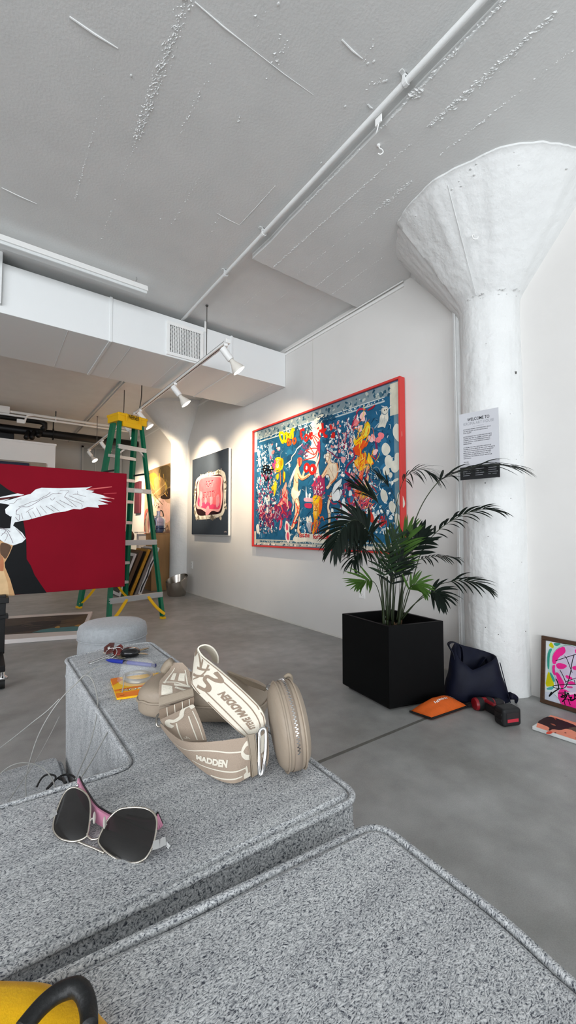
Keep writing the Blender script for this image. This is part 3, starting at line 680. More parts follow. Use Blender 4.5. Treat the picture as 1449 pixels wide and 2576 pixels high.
for q, c_, w_ in (([(270, 1260), (285, 1340), (265, 1460), (180, 1550)], '#dd7a48', .014), ([(130, 1360), (60, 1470), (0, 1470)], '#d98a5a', .01), ([(160, 1330), (200, 1400), (230, 1480)], '#c99a70', .005), ([(205, 1290), (215, 1380)], '#b98a60', .004), ([(140, 1720), (200, 1730)], '#d8503a', .01), ([(150, 1960), (170, 2080), (150, 2200)], '#c98a60', .005), ([(165, 1760), (210, 1830), (270, 1830)], '#b8304a', .012), ([(120, 1170), (150, 1160), (160, 1200)], '#8a5a48', .006)):
    A.stroke([b_(*x) for x in q], w_, c_, 3)
ring(b_(262, 1290), .045, .07, .008, '#e6d8c4')
A.poly([b_(330, 1790), b_(380, 1730), b_(395, 1850), b_(440, 1960), b_(390, 2010), b_(350, 1960)], '#e2e6e4', 2, (.005, '#33475a'))
A.poly([b_(265, 2060), b_(360, 1990), b_(480, 2000), b_(480, 2090), b_(290, 2130)], '#c6d0d4', 1)
# pedestal / basin between them, bottles, basket
A.poly([a_(1000, 1560), a_(1060, 1530), a_(1150, 1560), b_(130, 1740), b_(60, 1770), a_(1240, 1620), a_(1020, 1620)], '#d9a9b4', 2); A.poly([a_(1015, 1640), a_(1160, 1640), a_(1150, 1740), a_(1025, 1720)], '#c8365a', 2)
A.poly([a_(1180, 1200), a_(1380, 1200), b_(95, 1500), b_(110, 1640), b_(60, 1700), a_(1320, 1600), a_(1190, 1420)], '#a8305c', 2)
for i in range(30):
    q = (rng.uniform(1170, 1390), rng.uniform(1180, 1520)); A.blob(a_(*q), rng.uniform(.008, .022), rng.uniform(.006, .016), rng.choice(['#d83a5a', '#ecd0d4', '#8a2a60', '#c0385c', '#f0e0e0']), rng.random() * 3)
A.poly([a_(1042, 1540), a_(1040, 1460), a_(1050, 1320), a_(1060, 1460), a_(1075, 1480), a_(1070, 1560)], '#e8ebea', 1); A.poly([a_(1095, 1560), a_(1090, 1490), a_(1120, 1460), a_(1140, 1490), a_(1110, 1560)], '#e8ebea', 1)
A.poly([a_(1035, 1990), a_(1160, 1960), a_(1150, 2150), a_(1110, 2180)], '#c9ccd2', 1)
for i in range(6): A.stroke([a_(1045 + i * 20, 1990), a_(1105 + i * 9, 2180)], .005, '#33475c', 1)
# yellow / orange torso shape in the foreground
A.poly([a_(1160, 1520), a_(1230, 1490), a_(1320, 1530), a_(1330, 1640), a_(1290, 1830), a_(1250, 1900), a_(1270, 2000), a_(1230, 2100), a_(1180, 2180), a_(1150, 2170), a_(1200, 1960), a_(1170, 1860), a_(1180, 1700)], '#e8a02a', 2)
A.poly([a_(1165, 1530), a_(1230, 1510), a_(1290, 1560), a_(1260, 1640), a_(1190, 1660)], YE, 2); A.poly([a_(1280, 1560), a_(1330, 1550), a_(1335, 1700), a_(1300, 1850), a_(1270, 1800)], OR, 2)
A.poly([a_(1185, 1680), a_(1260, 1690), a_(1240, 1850), a_(1200, 1860)], '#f0c070', 2); A.stroke([a_(1185, 1770), a_(1240, 1775)], .01, '#7a4a2a', 1)
for q in ([(1180, 2200), (1210, 2050), (1250, 1900)], [(1290, 1900), (1340, 1880), (1370, 1960)], [(1220, 2180), (1250, 2060), (1300, 1980)], [(1150, 2150), (1140, 2050), (1190, 1960)]): A.stroke([a_(*x) for x in q], .014, rng.choice([OR, '#d8421e']), 3, True)
# small red-tinted seated figure and yellow splashes on the left
A.poly([a_(640, 1400), a_(700, 1250), a_(715, 1340), a_(690, 1390), a_(730, 1450), a_(720, 1560), a_(740, 1650), a_(720, 1720), a_(680, 1640), a_(610, 1680), a_(540, 1700), a_(560, 1650), a_(640, 1580), a_(620, 1480)], '#e8a890', 2)
for q in ([(650, 1400), (640, 1500), (720, 1560)], [(690, 1440), (640, 1560), (560, 1660)], [(600, 1560), (680, 1640), (740, 1700)], [(620, 1880), (600, 2000), (580, 2100)], [(570, 1640), (640, 1760), (620, 1830)]): A.stroke([a_(*x) for x in q], .022, rng.choice([RD, '#d43a4a', '#c02a50']), 3, True)
A.poly([a_(600, 1900), a_(640, 1950), a_(620, 2090), a_(570, 2130), a_(595, 2030)], '#e0a0a8', 2); A.stroke([a_(610, 1910), a_(620, 1990), a_(600, 2080)], .02, '#d8304a', 3)
for pts in ([(500, 860), (560, 830), (650, 860), (655, 960), (640, 1030), (600, 1080), (540, 1050), (510, 1130), (490, 1000)], [(470, 1320), (520, 1240), (540, 1320), (520, 1420), (495, 1540), (480, 1440)], [(520, 1150), (570, 1110), (575, 1200), (540, 1250)], [(640, 1110), (670, 1080), (690, 1120), (680, 1240), (650, 1300)], [(430, 1360), (480, 1330), (470, 1440)]): A.poly([a_(*x) for x in pts], rng.choice([YE, '#e8d41e']), 2)
A.poly([a_(560, 850), a_(640, 845), a_(650, 960), a_(590, 1040), a_(570, 950)], '#e8a80e', 2); A.stroke([a_(590, 1040), a_(600, 1200), a_(600, 1320)], .02, '#e07a4a', 3, True); A.stroke([a_(480, 1090), a_(560, 1090), a_(590, 1060)], .014, YE, 3); A.stroke([a_(660, 1100), a_(650, 1180), a_(675, 1250)], .018, OR, 3)
scat(26, (.16, .6, .25, .85), ['#e8e2d0', '#e58a86', YE, '#d8508a', '#f0efe6'], .012, .032)
# fire-coloured splashes on the right
for pts, c_ in (([(500, 870), (525, 880), (540, 950), (580, 900), (640, 860), (680, 700), (710, 670), (745, 740), (730, 850), (680, 900), (590, 960), (560, 1020), (510, 1010)], YE), ([(620, 860), (700, 720), (740, 750), (720, 850), (660, 890)], '#e8d850'),
                ([(490, 1050), (560, 1000), (640, 930), (700, 960), (690, 1010), (620, 1080), (610, 1160), (540, 1150), (500, 1120)], '#e2501e'), ([(600, 1150), (660, 1110), (690, 1160), (680, 1230), (740, 1190), (800, 1260), (770, 1290), (700, 1260), (640, 1300), (570, 1360), (520, 1290), (510, 1230), (560, 1190)], OR),
                ([(690, 1230), (720, 1090), (745, 1180), (790, 1260), (720, 1270)], '#f4c20e'), ([(510, 1230), (560, 1200), (600, 1260), (580, 1320), (530, 1300)], '#f2a00e'), ([(570, 1330), (680, 1290), (700, 1300), (620, 1370), (580, 1370)], '#f4b81e'),
                ([(580, 1380), (640, 1370), (635, 1480), (600, 1600), (560, 1700), (530, 1750), (520, 1680), (560, 1560), (590, 1470)], '#dc4a34'), ([(700, 1290), (730, 1300), (700, 1380), (670, 1420), (680, 1340)], '#e8a880'), ([(700, 1440), (725, 1430), (710, 1540), (670, 1600), (650, 1580)], '#e8b490'),
                ([(580, 1640), (630, 1580), (700, 1620), (790, 1650), (780, 1720), (720, 1700), (640, 1790), (590, 1760)], '#ecb43a'), ([(700, 1960), (760, 1940), (800, 2050), (770, 2110), (720, 2060)], '#c83a2a'), ([(860, 2100), (930, 2060), (990, 2080), (930, 2140), (870, 2180)], '#a82a2e'), ([(890, 2000), (930, 2010), (930, 2050), (885, 2050)], '#c83a3a')):
    A.poly([b_(*x) for x in pts], c_, 2)
for q, c_, w_ in (([(560, 560), (500, 700), (470, 800)], '#a82048', .022), ([(410, 850), (380, 980), (370, 1060)], '#9a2048', .022), ([(250, 740), (300, 860), (290, 1060), (280, 1180)], '#8a2048', .010), ([(540, 560), (590, 500), (680, 510)], '#c0304a', .02), ([(700, 520), (770, 480), (810, 440)], '#9a1c30', .02), ([(380, 1380), (470, 1440), (520, 1460)], '#b02048', .03),
                  ([(120, 1070), (200, 1120), (280, 1190), (340, 1170)], '#8a2a50', .012), ([(490, 1050), (520, 1180), (420, 1290), (390, 1380)], '#a02a50', .02), ([(800, 900), (830, 1040), (820, 1230)], '#7a2a55', .022), ([(380, 1480), (450, 1560), (500, 1590)], '#7a3060', .008), ([(560, 1800), (640, 1830), (700, 1800), (760, 1860)], '#d8506a', .014), ([(420, 1750), (460, 1850), (450, 1960)], '#b8304a', .026), ([(640, 1900), (700, 1880), (730, 1820), (790, 1850)], '#e0a060', .01)):
    A.stroke([b_(*x) for x in q], w_, c_, 3, True)
for x, y in ((630, 590), (540, 690), (600, 770), (640, 640), (890, 880), (850, 930), (780, 900), (740, 920), (810, 1100), (360, 1210), (480, 1440), (460, 1930), (530, 1970)): A.blob(b_(x, y), .026, .034, rng.choice(['#e8a0a0', '#e87a80', '#f0c0bc']), rng.random() * 3, .3)
ring(b_(820, 1455), .055, .085, .005, '#8fa9a8'); A.stroke([b_(800, 1490), b_(825, 1430), b_(850, 1490)], .008, '#dfe6e4', 1); A.stroke([b_(795, 1450), b_(850, 1460)], .006, '#dfe6e4', 1)
for cx_, cy_, w_, h_, n_, cs in ((620, 900, 130, 260, 34, [YE, OR, '#e8d850', '#e2501e']), (650, 1230, 130, 150, 34, [YE, OR, '#f4b81e', '#d8421e', '#f0d060']), (600, 1500, 70, 220, 30, ['#dc4a34', '#c02a30', '#e87a4a', '#f0b090']), (680, 1680, 120, 120, 26, [YE, OR, '#d8d0a0', '#c83a2a', '#2a5f80']), (600, 1850, 180, 150, 34, [MG, '#d8506a', '#e8c0a0', '#2a5f80', '#c83a3a']), (880, 2080, 90, 90, 20, ['#8a2030', '#c83a3a', '#1b4a68', '#e0d8d0']), (430, 900, 90, 260, 30, [MG, '#e0d8d8', '#e8a0a0', '#f4f0ea'])):
    for i in range(n_):
        q = (cx_ + rng.gauss(0, w_ * .5), cy_ + rng.gauss(0, h_ * .5)); an = rng.gauss(1.2, .6); l_ = rng.uniform(.02, .06); p = A.P(b_(*q)); d_ = (A.u * math.cos(an) + A.v * math.sin(an)) * l_
        if inb(p): A.stroke([p - d_, p + A.u * .008, p + d_], rng.uniform(.004, .010), rng.choice(cs), 2, True, True)
for cx_, cy_, w_, h_, n_, cs in ((580, 940, 70, 130, 24, [YE, '#d89a10', OR, '#f4e060']), (500, 1360, 40, 130, 14, [YE, '#e8e050']), (660, 1560, 80, 180, 30, [RD, '#e8a890', '#d43a4a', '#f0d0b8', '#7a2a5a']), (1230, 1700, 70, 200, 34, [YE, OR, '#f0c070', '#b86a1a']), (1230, 2020, 80, 110, 20, [OR, '#d8421e', '#3a5a70']), (300, 1760, 150, 200, 40, [MG, '#5a2a58', '#e0d8dc', '#b4294e']), (1230, 1360, 90, 130, 30, ['#d83a5a', '#f0e0e0', '#8a2a60', '#2a5f80'])):
    for i in range(n_):
        q = (cx_ + rng.gauss(0, w_ * .5), cy_ + rng.gauss(0, h_ * .5)); an = rng.gauss(1.4, .6); l_ = rng.uniform(.015, .05); p = A.P(a_(*q)); d_ = (A.u * math.cos(an) + A.v * math.sin(an)) * l_
        A.stroke([p - d_, p + A.u * .006, p + d_], rng.uniform(.004, .009), rng.choice(cs), 2, True, True)
# red pentagram lines hanging in the sky opening
PG = [(1150, 440), (1260, 660), (1190, 800), (1010, 730), (1255, 670)]
for q in ([(1140, 440), (1200, 590), (1240, 660)], [(1160, 440), (1260, 600), (1270, 700)], [(1110, 640), (1195, 790)], [(1040, 720), (1150, 680), (1245, 680)], [(1050, 720), (1190, 790), (1250, 690)], [(1250, 720), (1210, 820), (1120, 860), (1000, 890)], [(1280, 640), (1290, 840), (1240, 1000), (1200, 1180)], [(1180, 450), (1280, 530), (1290, 640)]): A.stroke([a_(*x) for x in q], .009, '#cf3a34', 3)
A.stroke([a_(1265, 560), a_(1275, 640), a_(1280, 760)], .04, '#b03050', 3, True); A.stroke([b_(0, 1000), b_(15, 1080)], .03, '#b03050', 1)
# pale lightning line, black mark
A.stroke([a_(690, 970), a_(740, 930), a_(790, 890), a_(800, 830), a_(860, 760), a_(890, 690), a_(960, 630)], .013, '#e2e0d4', 1); A.stroke([a_(930, 660), a_(990, 600)], .006, '#e2e0d4', 1)
K = '#0d0b0e'
for q in ([(290, 1000), (350, 985), (410, 1000), (380, 1040)], [(350, 970), (370, 1060), (385, 1180), (400, 1260)], [(270, 1060), (330, 1030), (400, 1060), (490, 1045)], [(265, 1080), (300, 1150), (350, 1250), (385, 1170)], [(300, 1110), (360, 1060), (450, 1100), (380, 1130)], [(320, 1010), (300, 1060), (350, 1130)]): A.stroke([a_(*x) for x in q], .016, K, 3)
# lettering: DON'T / GO (yellow, orange), FOR IT! (red), bottom line
def letters(f, seqs, w, c):
    for q in seqs: A.stroke([f(*x) for x in q], w, c, 4)
letters(a_, ([(580, 420), (600, 500), (640, 590)], [(575, 415), (640, 410), (660, 480), (650, 560), (640, 600)], [(680, 470), (665, 520), (690, 570), (715, 500), (700, 410), (672, 450)], [(735, 560), (735, 420), (775, 500), (785, 380)], [(800, 370), (850, 355)], [(812, 320), (818, 470), (805, 520)], [(790, 375), (795, 350)]), .030, '#eec40c')
letters(a_, ([(760, 530), (730, 520), (730, 620), (780, 600), (775, 560), (750, 580)], [(840, 500), (815, 540), (840, 600), (872, 550), (850, 500)]), .026, '#e0521c')
letters(a_, ([(960, 360), (955, 440), (990, 530)], [(945, 375), (1005, 350), (1010, 380)], [(950, 440), (985, 430)], [(1060, 430), (1020, 500), (1050, 550), (1090, 490), (1060, 440)], [(1115, 420), (1125, 500)], [(1115, 440), (1150, 410), (1145, 440), (1115, 470), (1150, 520)], [(1275, 400), (1270, 440), (1300, 490)], [(1255, 320), (1265, 340)], [(1330, 240), (1345, 350), (1370, 460), (1400, 450)], [(1310, 400), (1385, 370)]), .025, RD)
letters(b_, ([(70, 700), (75, 790), (100, 880), (140, 880)], [(20, 810), (120, 790)], [(180, 720), (195, 800)]), .028, RD); A.blob(b_(220, 870), .03, .035, RD)
for st, q, wd in (('Eat the', a_(930, 2235), .17), ('forbidden', a_(1170, 2262), .28), ('Fruit', b_(125, 2318), .16)):
    A.text(st, A.P(q), .045, '#c8242a', wd, .02)
A.build('painted_image', t)

# ================================================================== navy painting of the pink bar
PX2 = WX - .075
a, c = hx(484, 1155, PX2), hx(573, 1127, PX2); e, g = hx(484, 1347, PX2), hx(573, 1347, PX2)
y1_, y0_, z1_, z0_ = a.y, (c.y + g.y) / 2, (a.z + c.z) / 2, (e.z + g.z) / 2
t = thing('painting', 'dark blue-grey painting of a pink slab in a silver tray, white canvas edges', 'painting', (WX - .04, (y0_ + y1_) / 2, z0_))
bm = B(); box(bm, (PX2 + .012, y0_, z0_), (WX - .03, y1_, z1_), 0, .004); obj('canvas', bm, mat('white_canvas_edge', '#e6e5e2', .7), t)
bm = B(); box(bm, (WX - .03, y0_ + .08, z0_ + .06), (WX - .005, y1_ - .08, z1_ - .06)); obj('stretcher_back', bm, mat('dark_wood_back', '#2a241f', .8), t)
bm = B(); box(bm, (PX2, y0_ + .002, z0_ + .012), (PX2 + .014, y1_ - .002, z1_ - .006), 0, .002); obj('painted_panel', bm, mat('blue_grey_ground', '#323c48', .65, var=.22, vscale=2.2), t)
A = Art((PX2 - .0005, 0, 0), NX, 2e-5)
c3 = lambda x, y: (470 + x / 9.908, 1110 + y / 9.908)
A.poly([c3(*q) for q in ((240, 940), (330, 860), (560, 800), (800, 720), (890, 725), (960, 800), (980, 1000), (975, 1500), (940, 1760), (870, 1880), (560, 1940), (280, 1960), (210, 1900), (180, 1700), (190, 1250), (210, 1040))], '#d9d2c2', 3)
for i in range(90):
    k = rng.choice((0, 1, 2, 3))
    q = {0: (rng.uniform(230, 870), rng.uniform(1870, 1930)), 1: (rng.uniform(930, 975), rng.uniform(850, 1750)), 2: (rng.uniform(190, 225), rng.uniform(1050, 1800)), 3: (0, 0)}[k]
    if k == 3: x = rng.uniform(330, 850); q = (x, 870 - (x - 330) * .25 + rng.uniform(-12, 30))
    A.blob(c3(*q), rng.uniform(.012, .045), rng.uniform(.01, .03), rng.choice(['#8c8372', '#b3a995', '#efeadd', '#6f675a', '#c8bfae']), rng.random() * 3, .4, 6)
A.poly([c3(*q) for q in ((250, 1010), (380, 900), (640, 860), (800, 815), (870, 850), (910, 950), (918, 1350), (890, 1700), (830, 1810), (540, 1840), (300, 1865), (235, 1760), (215, 1500), (240, 1200))], '#2c151a', 3)
A.poly([c3(*q) for q in ((280, 1010), (330, 930), (520, 880), (650, 870), (860, 860), (905, 930), (880, 1150), (900, 1350), (870, 1620), (800, 1780), (640, 1720), (560, 1800), (510, 1810), (460, 1760), (360, 1690), (250, 1690), (225, 1560), (265, 1400), (250, 1180))], '#f0a9a6', 3)
A.poly([c3(*q) for q in ((310, 1000), (370, 930), (560, 890), (840, 890), (870, 980), (850, 1200), (870, 1400), (850, 1560), (820, 1700), (640, 1690), (470, 1690), (330, 1640), (270, 1600), (270, 1420), (320, 1300), (300, 1150))], '#ee6a72', 3)
A.poly([c3(*q) for q in ((270, 1420), (320, 1400), (340, 1560), (480, 1500), (620, 1560), (740, 1590), (840, 1530), (820, 1700), (640, 1690), (470, 1690), (330, 1640), (270, 1600))], '#e4476c', 3)
for x, y, rx, ry in ((350, 1370, .05, .07), (770, 1480, .06, .1), (610, 1480, .05, .06), (470, 1490, .04, .05), (520, 1740, .07, .07), (350, 1550, .05, .06)): A.blob(c3(x, y), rx, ry, '#f09aa2', 0, .2, 10)
A.stroke([c3(855, 900), c3(870, 1000), c3(850, 1180), c3(870, 1400), c3(850, 1600)], .022, '#f6d2c6', 4)
for st, y, x0, x1, z in (('FIGHT', 1150, 475, 655, 0), ('STUPIDITY', 1420, 405, 705, 0)):
    p0 = A.P(c3(x0, y)); p1 = A.P(c3(x1, y - (x1 - x0) * .03)); w = (p1 - p0).length
    A.text(st, p0 + A.u * .008 - A.v * .005, .088, '#f6a6aa', w, .012, None, V((0, -.12, 1))); A.text(st, p0, .088, '#8f1430', w, .014, None, V((0, -.12, 1)))
A.stroke([c3(930, 2270), c3(960, 2250), c3(995, 2262)], .014, '#9a8f90', 2); A.stroke([c3(935, 2255), c3(990, 2272)], .008, '#9a8f90', 1)
A.build('painted_image', t)

# ================================================================== portrait and maroon canvas beyond the far column
def wall_canvas(name, label, px_, col, X=WX - .03):
    P_ = [hx(*q, X) for q in px_]
    y0, y1 = min(p.y for p in P_), max(p.y for p in P_); z0, z1 = min(p.z for p in P_), max(p.z for p in P_)
    t = thing(name, label, 'painting', (X, (y0 + y1) / 2, z0)); bm = B(); box(bm, (X, y0, z0), (WX - .004, y1, z1), 0, .003); obj('canvas', bm, col, t); return t, X
t, X = wall_canvas('painting', 'tall unframed portrait in ochre and pink tones beside the far column', ((362, 1346), (431, 1163)), mat('portrait_ground', '#cfa98c', .7, var=.15, vscale=4))
A = Art((X - .0006, 0, 0), NX, 2e-5)
d4 = lambda x, y: (330 + x / 6.78, 1140 + y / 6.78)
A.poly([d4(*q) for q in ((240, 330), (330, 290), (440, 240), (620, 195), (680, 170), (680, 640), (600, 600), (480, 760), (440, 790), (390, 730), (330, 600), (290, 420))], '#8a7350', 2)
A.poly([d4(*q) for q in ((450, 250), (680, 180), (680, 560), (600, 600), (520, 520))], '#5b4c34', 2); A.poly([d4(*q) for q in ((300, 360), (400, 320), (470, 420), (460, 600), (380, 640), (330, 540))], '#c8923e', 2)
A.poly([d4(*q) for q in ((240, 430), (300, 420), (330, 520), (300, 620), (230, 700))], '#d98a5c', 2); A.poly([d4(*q) for q in ((380, 420), (520, 380), (600, 560), (480, 740), (400, 640))], '#b08a58', 2)
A.poly([d4(*q) for q in ((460, 770), (540, 760), (610, 850), (680, 860), (680, 1200), (380, 1200), (330, 900), (420, 820))], '#f0c2b2', 2); A.poly([d4(*q) for q in ((480, 760), (610, 600), (680, 590), (680, 780), (560, 790))], '#3a2c26', 2)
A.poly([d4(*q) for q in ((330, 700), (400, 780), (380, 900), (320, 920))], '#f6e2c6', 2); A.poly([d4(*q) for q in ((220, 1000), (290, 920), (330, 1150), (290, 1390), (215, 1390))], '#b8665a', 2); A.poly([d4(*q) for q in ((240, 1050), (280, 1000), (290, 1250), (250, 1330))], '#7a3a36', 2)
for i in range(26): A.stroke([d4(rng.uniform(240, 660), rng.uniform(230, 900)), d4(rng.uniform(300, 640), rng.uniform(300, 950))], .02, rng.choice(['#d8a850', '#6b5836', '#c09a6a', '#a87c44', '#e0c080']), 1, True) if i % 2 else A.stroke([(lambda x, y: d4(x, y))(x_ := rng.uniform(300, 600), y_ := rng.uniform(260, 560)), d4(x_ + rng.uniform(-20, 40), y_ + rng.uniform(60, 200))], .02, rng.choice(['#d8b450', '#6b5836', '#8f7a44']), 1, True)
for i in range(14): A.blob(d4(rng.uniform(380, 490), rng.uniform(840, 940)), .012, .02, '#5b3a34', .4)
A.stroke([d4(480, 340), d4(485, 460)], .02, '#e8c832', 1); 
A.build('painted_image', t)
wall_canvas('painting', 'narrow dark maroon canvas on the back of the right wall, seen edge-on past the ladder', ((337, 1292), (351, 1210)), mat('maroon_canvas', '#4d1626', .75, var=.15), WX - .05)

# ================================================================== red canvas with the white wing
YC = 3.52
a, c = hy(318, 1190, YC), hy(315, 1475, YC)
x1c, zt_, zb_ = .944, 1.482, .548; x0c = -.72
t = thing('painting', 'large unframed red canvas with a white wing, standing on the black easel', 'painting', ((x0c + x1c) / 2, YC, zb_))
bm = B(); box(bm, (x0c, YC, zb_), (x1c, YC + .035, zt_), 0, .004); obj('canvas', bm, mat('crimson_canvas', '#7e0a1e', .8, spec=.15, var=.07, vscale=3, bump=.05, bscale=300), t)
A = Art((0, YC - .0006, 0), V((0, -1, 0)), 2e-5)
e4 = lambda x, y: (x / 4.262, 1160 + y / 4.262)
BK = '#0b0d10'
def pc(pts, c_, s_=0): A.poly([e4(*q) for q in pts], c_, s_)
lo = (zb_ - 1)  # left of the frame edge the black field simply continues
pc([(-700, 400), (0, 240), (80, 300), (170, 345), (200, 500), (250, 640), (270, 760), (282, 860), (285, 1050), (330, 1120), (370, 1220), (430, 1310), (500, 1412), (-700, 1480)], BK)
pc([(-500, 900), (0, 850), (140, 905), (100, 1000), (50, 1090), (55, 1140), (110, 1270), (160, 1440), (-500, 1470)], '#c89d70', 0)
pc([(0, 860), (130, 905), (100, 980), (60, 1060), (20, 1010), (0, 1000)], '#5d4636', 2); pc([(0, 1000), (40, 1040), (40, 1180), (0, 1240)], '#b57350', 2); pc([(-300, 1160), (40, 1180), (80, 1300), (100, 1440), (-300, 1460)], '#d9b78a', 0); pc([(-300, 1000), (0, 960), (30, 1060), (-100, 1140)], '#a87a58', 2)
W_ = '#e9eef0'
pc([(-200, 450), (0, 440), (120, 410), (235, 375), (330, 350), (380, 305), (445, 285), (640, 290), (930, 282), (990, 270), (920, 305), (1010, 320), (980, 335), (1100, 365), (1190, 400), (1060, 395), (1200, 440), (1050, 420), (1160, 462), (1050, 470), (1060, 500), (940, 490), (860, 518), (790, 512), (700, 540), (600, 552), (450, 590), (310, 628), (160, 655), (140, 690), (180, 720), (240, 770), (278, 830), (240, 870), (140, 905), (40, 870), (-200, 700), (-60, 700), (30, 720), (100, 715), (120, 600), (60, 560), (50, 520), (90, 470), (-200, 480)], W_)
pc([(-200, 380), (0, 385), (190, 345), (260, 360), (110, 400), (0, 445), (-200, 460)], W_); pc([(-200, 400), (0, 395), (230, 368), (120, 400), (0, 420), (-200, 430)], '#54201f')
pc([(-300, 440), (0, 450), (105, 468), (55, 515), (60, 560), (90, 600), (125, 590), (110, 720), (30, 725), (-300, 720)], BK, 0)
A.stroke([e4(940, 305), e4(1050, 292), e4(1200, 275)], .010, '#dc6a6a', 1, True); A.stroke([e4(1110, 350), e4(1250, 342)], .006, '#b03a44', 1); A.stroke([e4(1120, 380), e4(1225, 405)], .008, '#dd7a7a', 1, True)
for q in ([(0, 715), (40, 725), (60, 750), (10, 800)], [(10, 740), (70, 730), (110, 760)], [(20, 780), (60, 770), (80, 800), (50, 860)], [(70, 740), (100, 790), (120, 830), (140, 880)], [(170, 720), (220, 780), (270, 830)], [(200, 740), (260, 830)], [(100, 450), (150, 450), (190, 410), (230, 405)],
          [(200, 490), (260, 470), (330, 440), (400, 420), (450, 390), (510, 360), (540, 330)], [(170, 540), (230, 490), (300, 490), (380, 450), (460, 400), (520, 380)], [(180, 520), (175, 570), (210, 580), (200, 640), (165, 600)], [(230, 560), (245, 620)], [(280, 550), (320, 520), (360, 500)], [(300, 540), (340, 620)], [(350, 540), (385, 600)], [(390, 500), (440, 590)], [(430, 480), (500, 560)], [(490, 480), (580, 540)], [(540, 470), (640, 540)], [(640, 320), (690, 310), (740, 320), (710, 350), (690, 390)],
          [(690, 380), (770, 420), (875, 460), (876, 510)], [(700, 390), (820, 490)], [(640, 420), (780, 490)], [(600, 430), (700, 500)], [(740, 370), (900, 440)], [(800, 350), (920, 380)], [(780, 360), (830, 350), (830, 320)], [(520, 380), (560, 350), (600, 350), (640, 345)], [(540, 400), (560, 420), (590, 390)], [(620, 340), (660, 350)]):
    A.stroke([e4(*x) for x in q], .0030, rng.choice(['#8d8488', '#a0969a', '#7b6c76']), 3)
A.build('painted_image', t)

# easel under it (only its right leg with a caster shows)
t = thing('easel', 'black studio easel leg with a brake caster under the red canvas', 'easel', (.1, 3.4, 0))
bm = B(); pl = at(9, 1500, 3.0)
xx = hy(12, 1560, 3.50).x
box(bm, (xx - .045, 3.46, .16), (xx + .002, 3.515, .56), 0, .003); obj('post', bm, blackm, t)
bm = B(); box(bm, (-.72, 3.44, .505), (xx + .018, 3.56, .545), 0, .004); obj('ledge', bm, blackm, t)
bm = B(); box(bm, (xx - .05, 3.44, .40), (xx + .018, 3.53, .425), 0, .004); obj('clamp', bm, blackm, t)
bm = B(); box(bm, (xx - .045, 3.10, .135), (xx - .005, 3.9, .175), 0, .004); obj('base_rail', bm, blackm, t)
p = hz(10, 1716, 0)
bm = B(); cyl(bm, (xx - .03, 3.22, .035), (xx + .0, 3.22, .035), .035, 18); obj('caster', bm, mat('rubber', '#0d0d0d', .55), t, True, angle=40)
bm = B(); lathe(bm, [(.008, .12), (.01, .085), (.028, .075), (.03, .06)], (xx - .012, 3.22, 0), seg=14); obj('caster_fork', bm, chrome, t, True)
bm = B(); cyl(bm, (xx - .012, 3.22, .11), (xx - .012, 3.22, .14), .014, 10); obj('caster_stem', bm, chrome, t, True)
# painting lying on the floor
P4 = [hz(233, 1540, .03), hz(-40, 1557, .03), hz(-40, 1616, .03), hz(210, 1598, .03)]
u = (P4[3] - P4[2]).normalized(); c0 = P4[3]; wv = V((-u.y, u.x, 0)); Dp = .88; Lp = 1.25
O = V((c0.x, c0.y, 0)); 
def FP(a_, b2, z): return V((O.x - u.x * a_ + wv.x * b2, O.y - u.y * a_ + wv.y * b2, z))
far_r = V((P4[0].x, P4[0].y, 0)); wv2 = (far_r - O); Dp = wv2.length; wv = wv2.normalized()
t = thing('painting', 'white-edged dark landscape canvas lying flat on the floor behind the round pouf', 'painting', O)
bm = B(); hexa(bm, [FP(Lp, 0, 0), FP(0, 0, 0), FP(0, Dp, 0), FP(Lp, Dp, 0), FP(Lp, 0, .04), FP(0, 0, .04), FP(0, Dp, .04), FP(Lp, Dp, .04)], 0, .006); obj('canvas', bm, mat('white_canvas_cloth', '#d9d3d0', .8, bump=.1, bscale=60), t)
A = Art((0, 0, .0405), V((0, 0, 1)), 2e-5)
e5 = lambda x, y: (x / 6.0375, 1480 + y / 6.0375)
A.poly([e5(*q) for q in ((-200, 470), (60, 465), (800, 415), (1340, 388), (1290, 500), (1235, 640), (700, 670), (60, 705), (-200, 720))], '#4a3d34')
A.poly([e5(*q) for q in ((-200, 600), (300, 560), (560, 500), (900, 490), (1000, 510), (760, 600), (500, 640), (60, 695), (-200, 710))], '#2c2425', 2); A.poly([e5(*q) for q in ((1330, 392), (1290, 500), (1250, 560), (900, 590), (930, 490), (1100, 455))], '#5d4c3a')
A.poly([e5(*q) for q in ((480, 672), (640, 625), (830, 600), (1100, 580), (1245, 580), (1232, 640), (700, 668))], '#4f8186'); A.poly([e5(*q) for q in ((810, 600), (900, 562), (915, 606))], '#b08a44', 1); A.poly([e5(*q) for q in ((1110, 575), (1180, 550), (1255, 552), (1240, 580))], '#b08a44', 1)
for i in range(26): 
    x = rng.uniform(60, 1150); y = 690 - (x / 1150) * 120 - rng.uniform(20, 170); A.stroke([e5(x, y), e5(x + 80, y - 14), e5(x + 180, y - 16)], .02, rng.choice(['#1d1819', '#6a5a4c', '#3b3030', '#54473c']), 3, True)
A.build('painted_image', t)

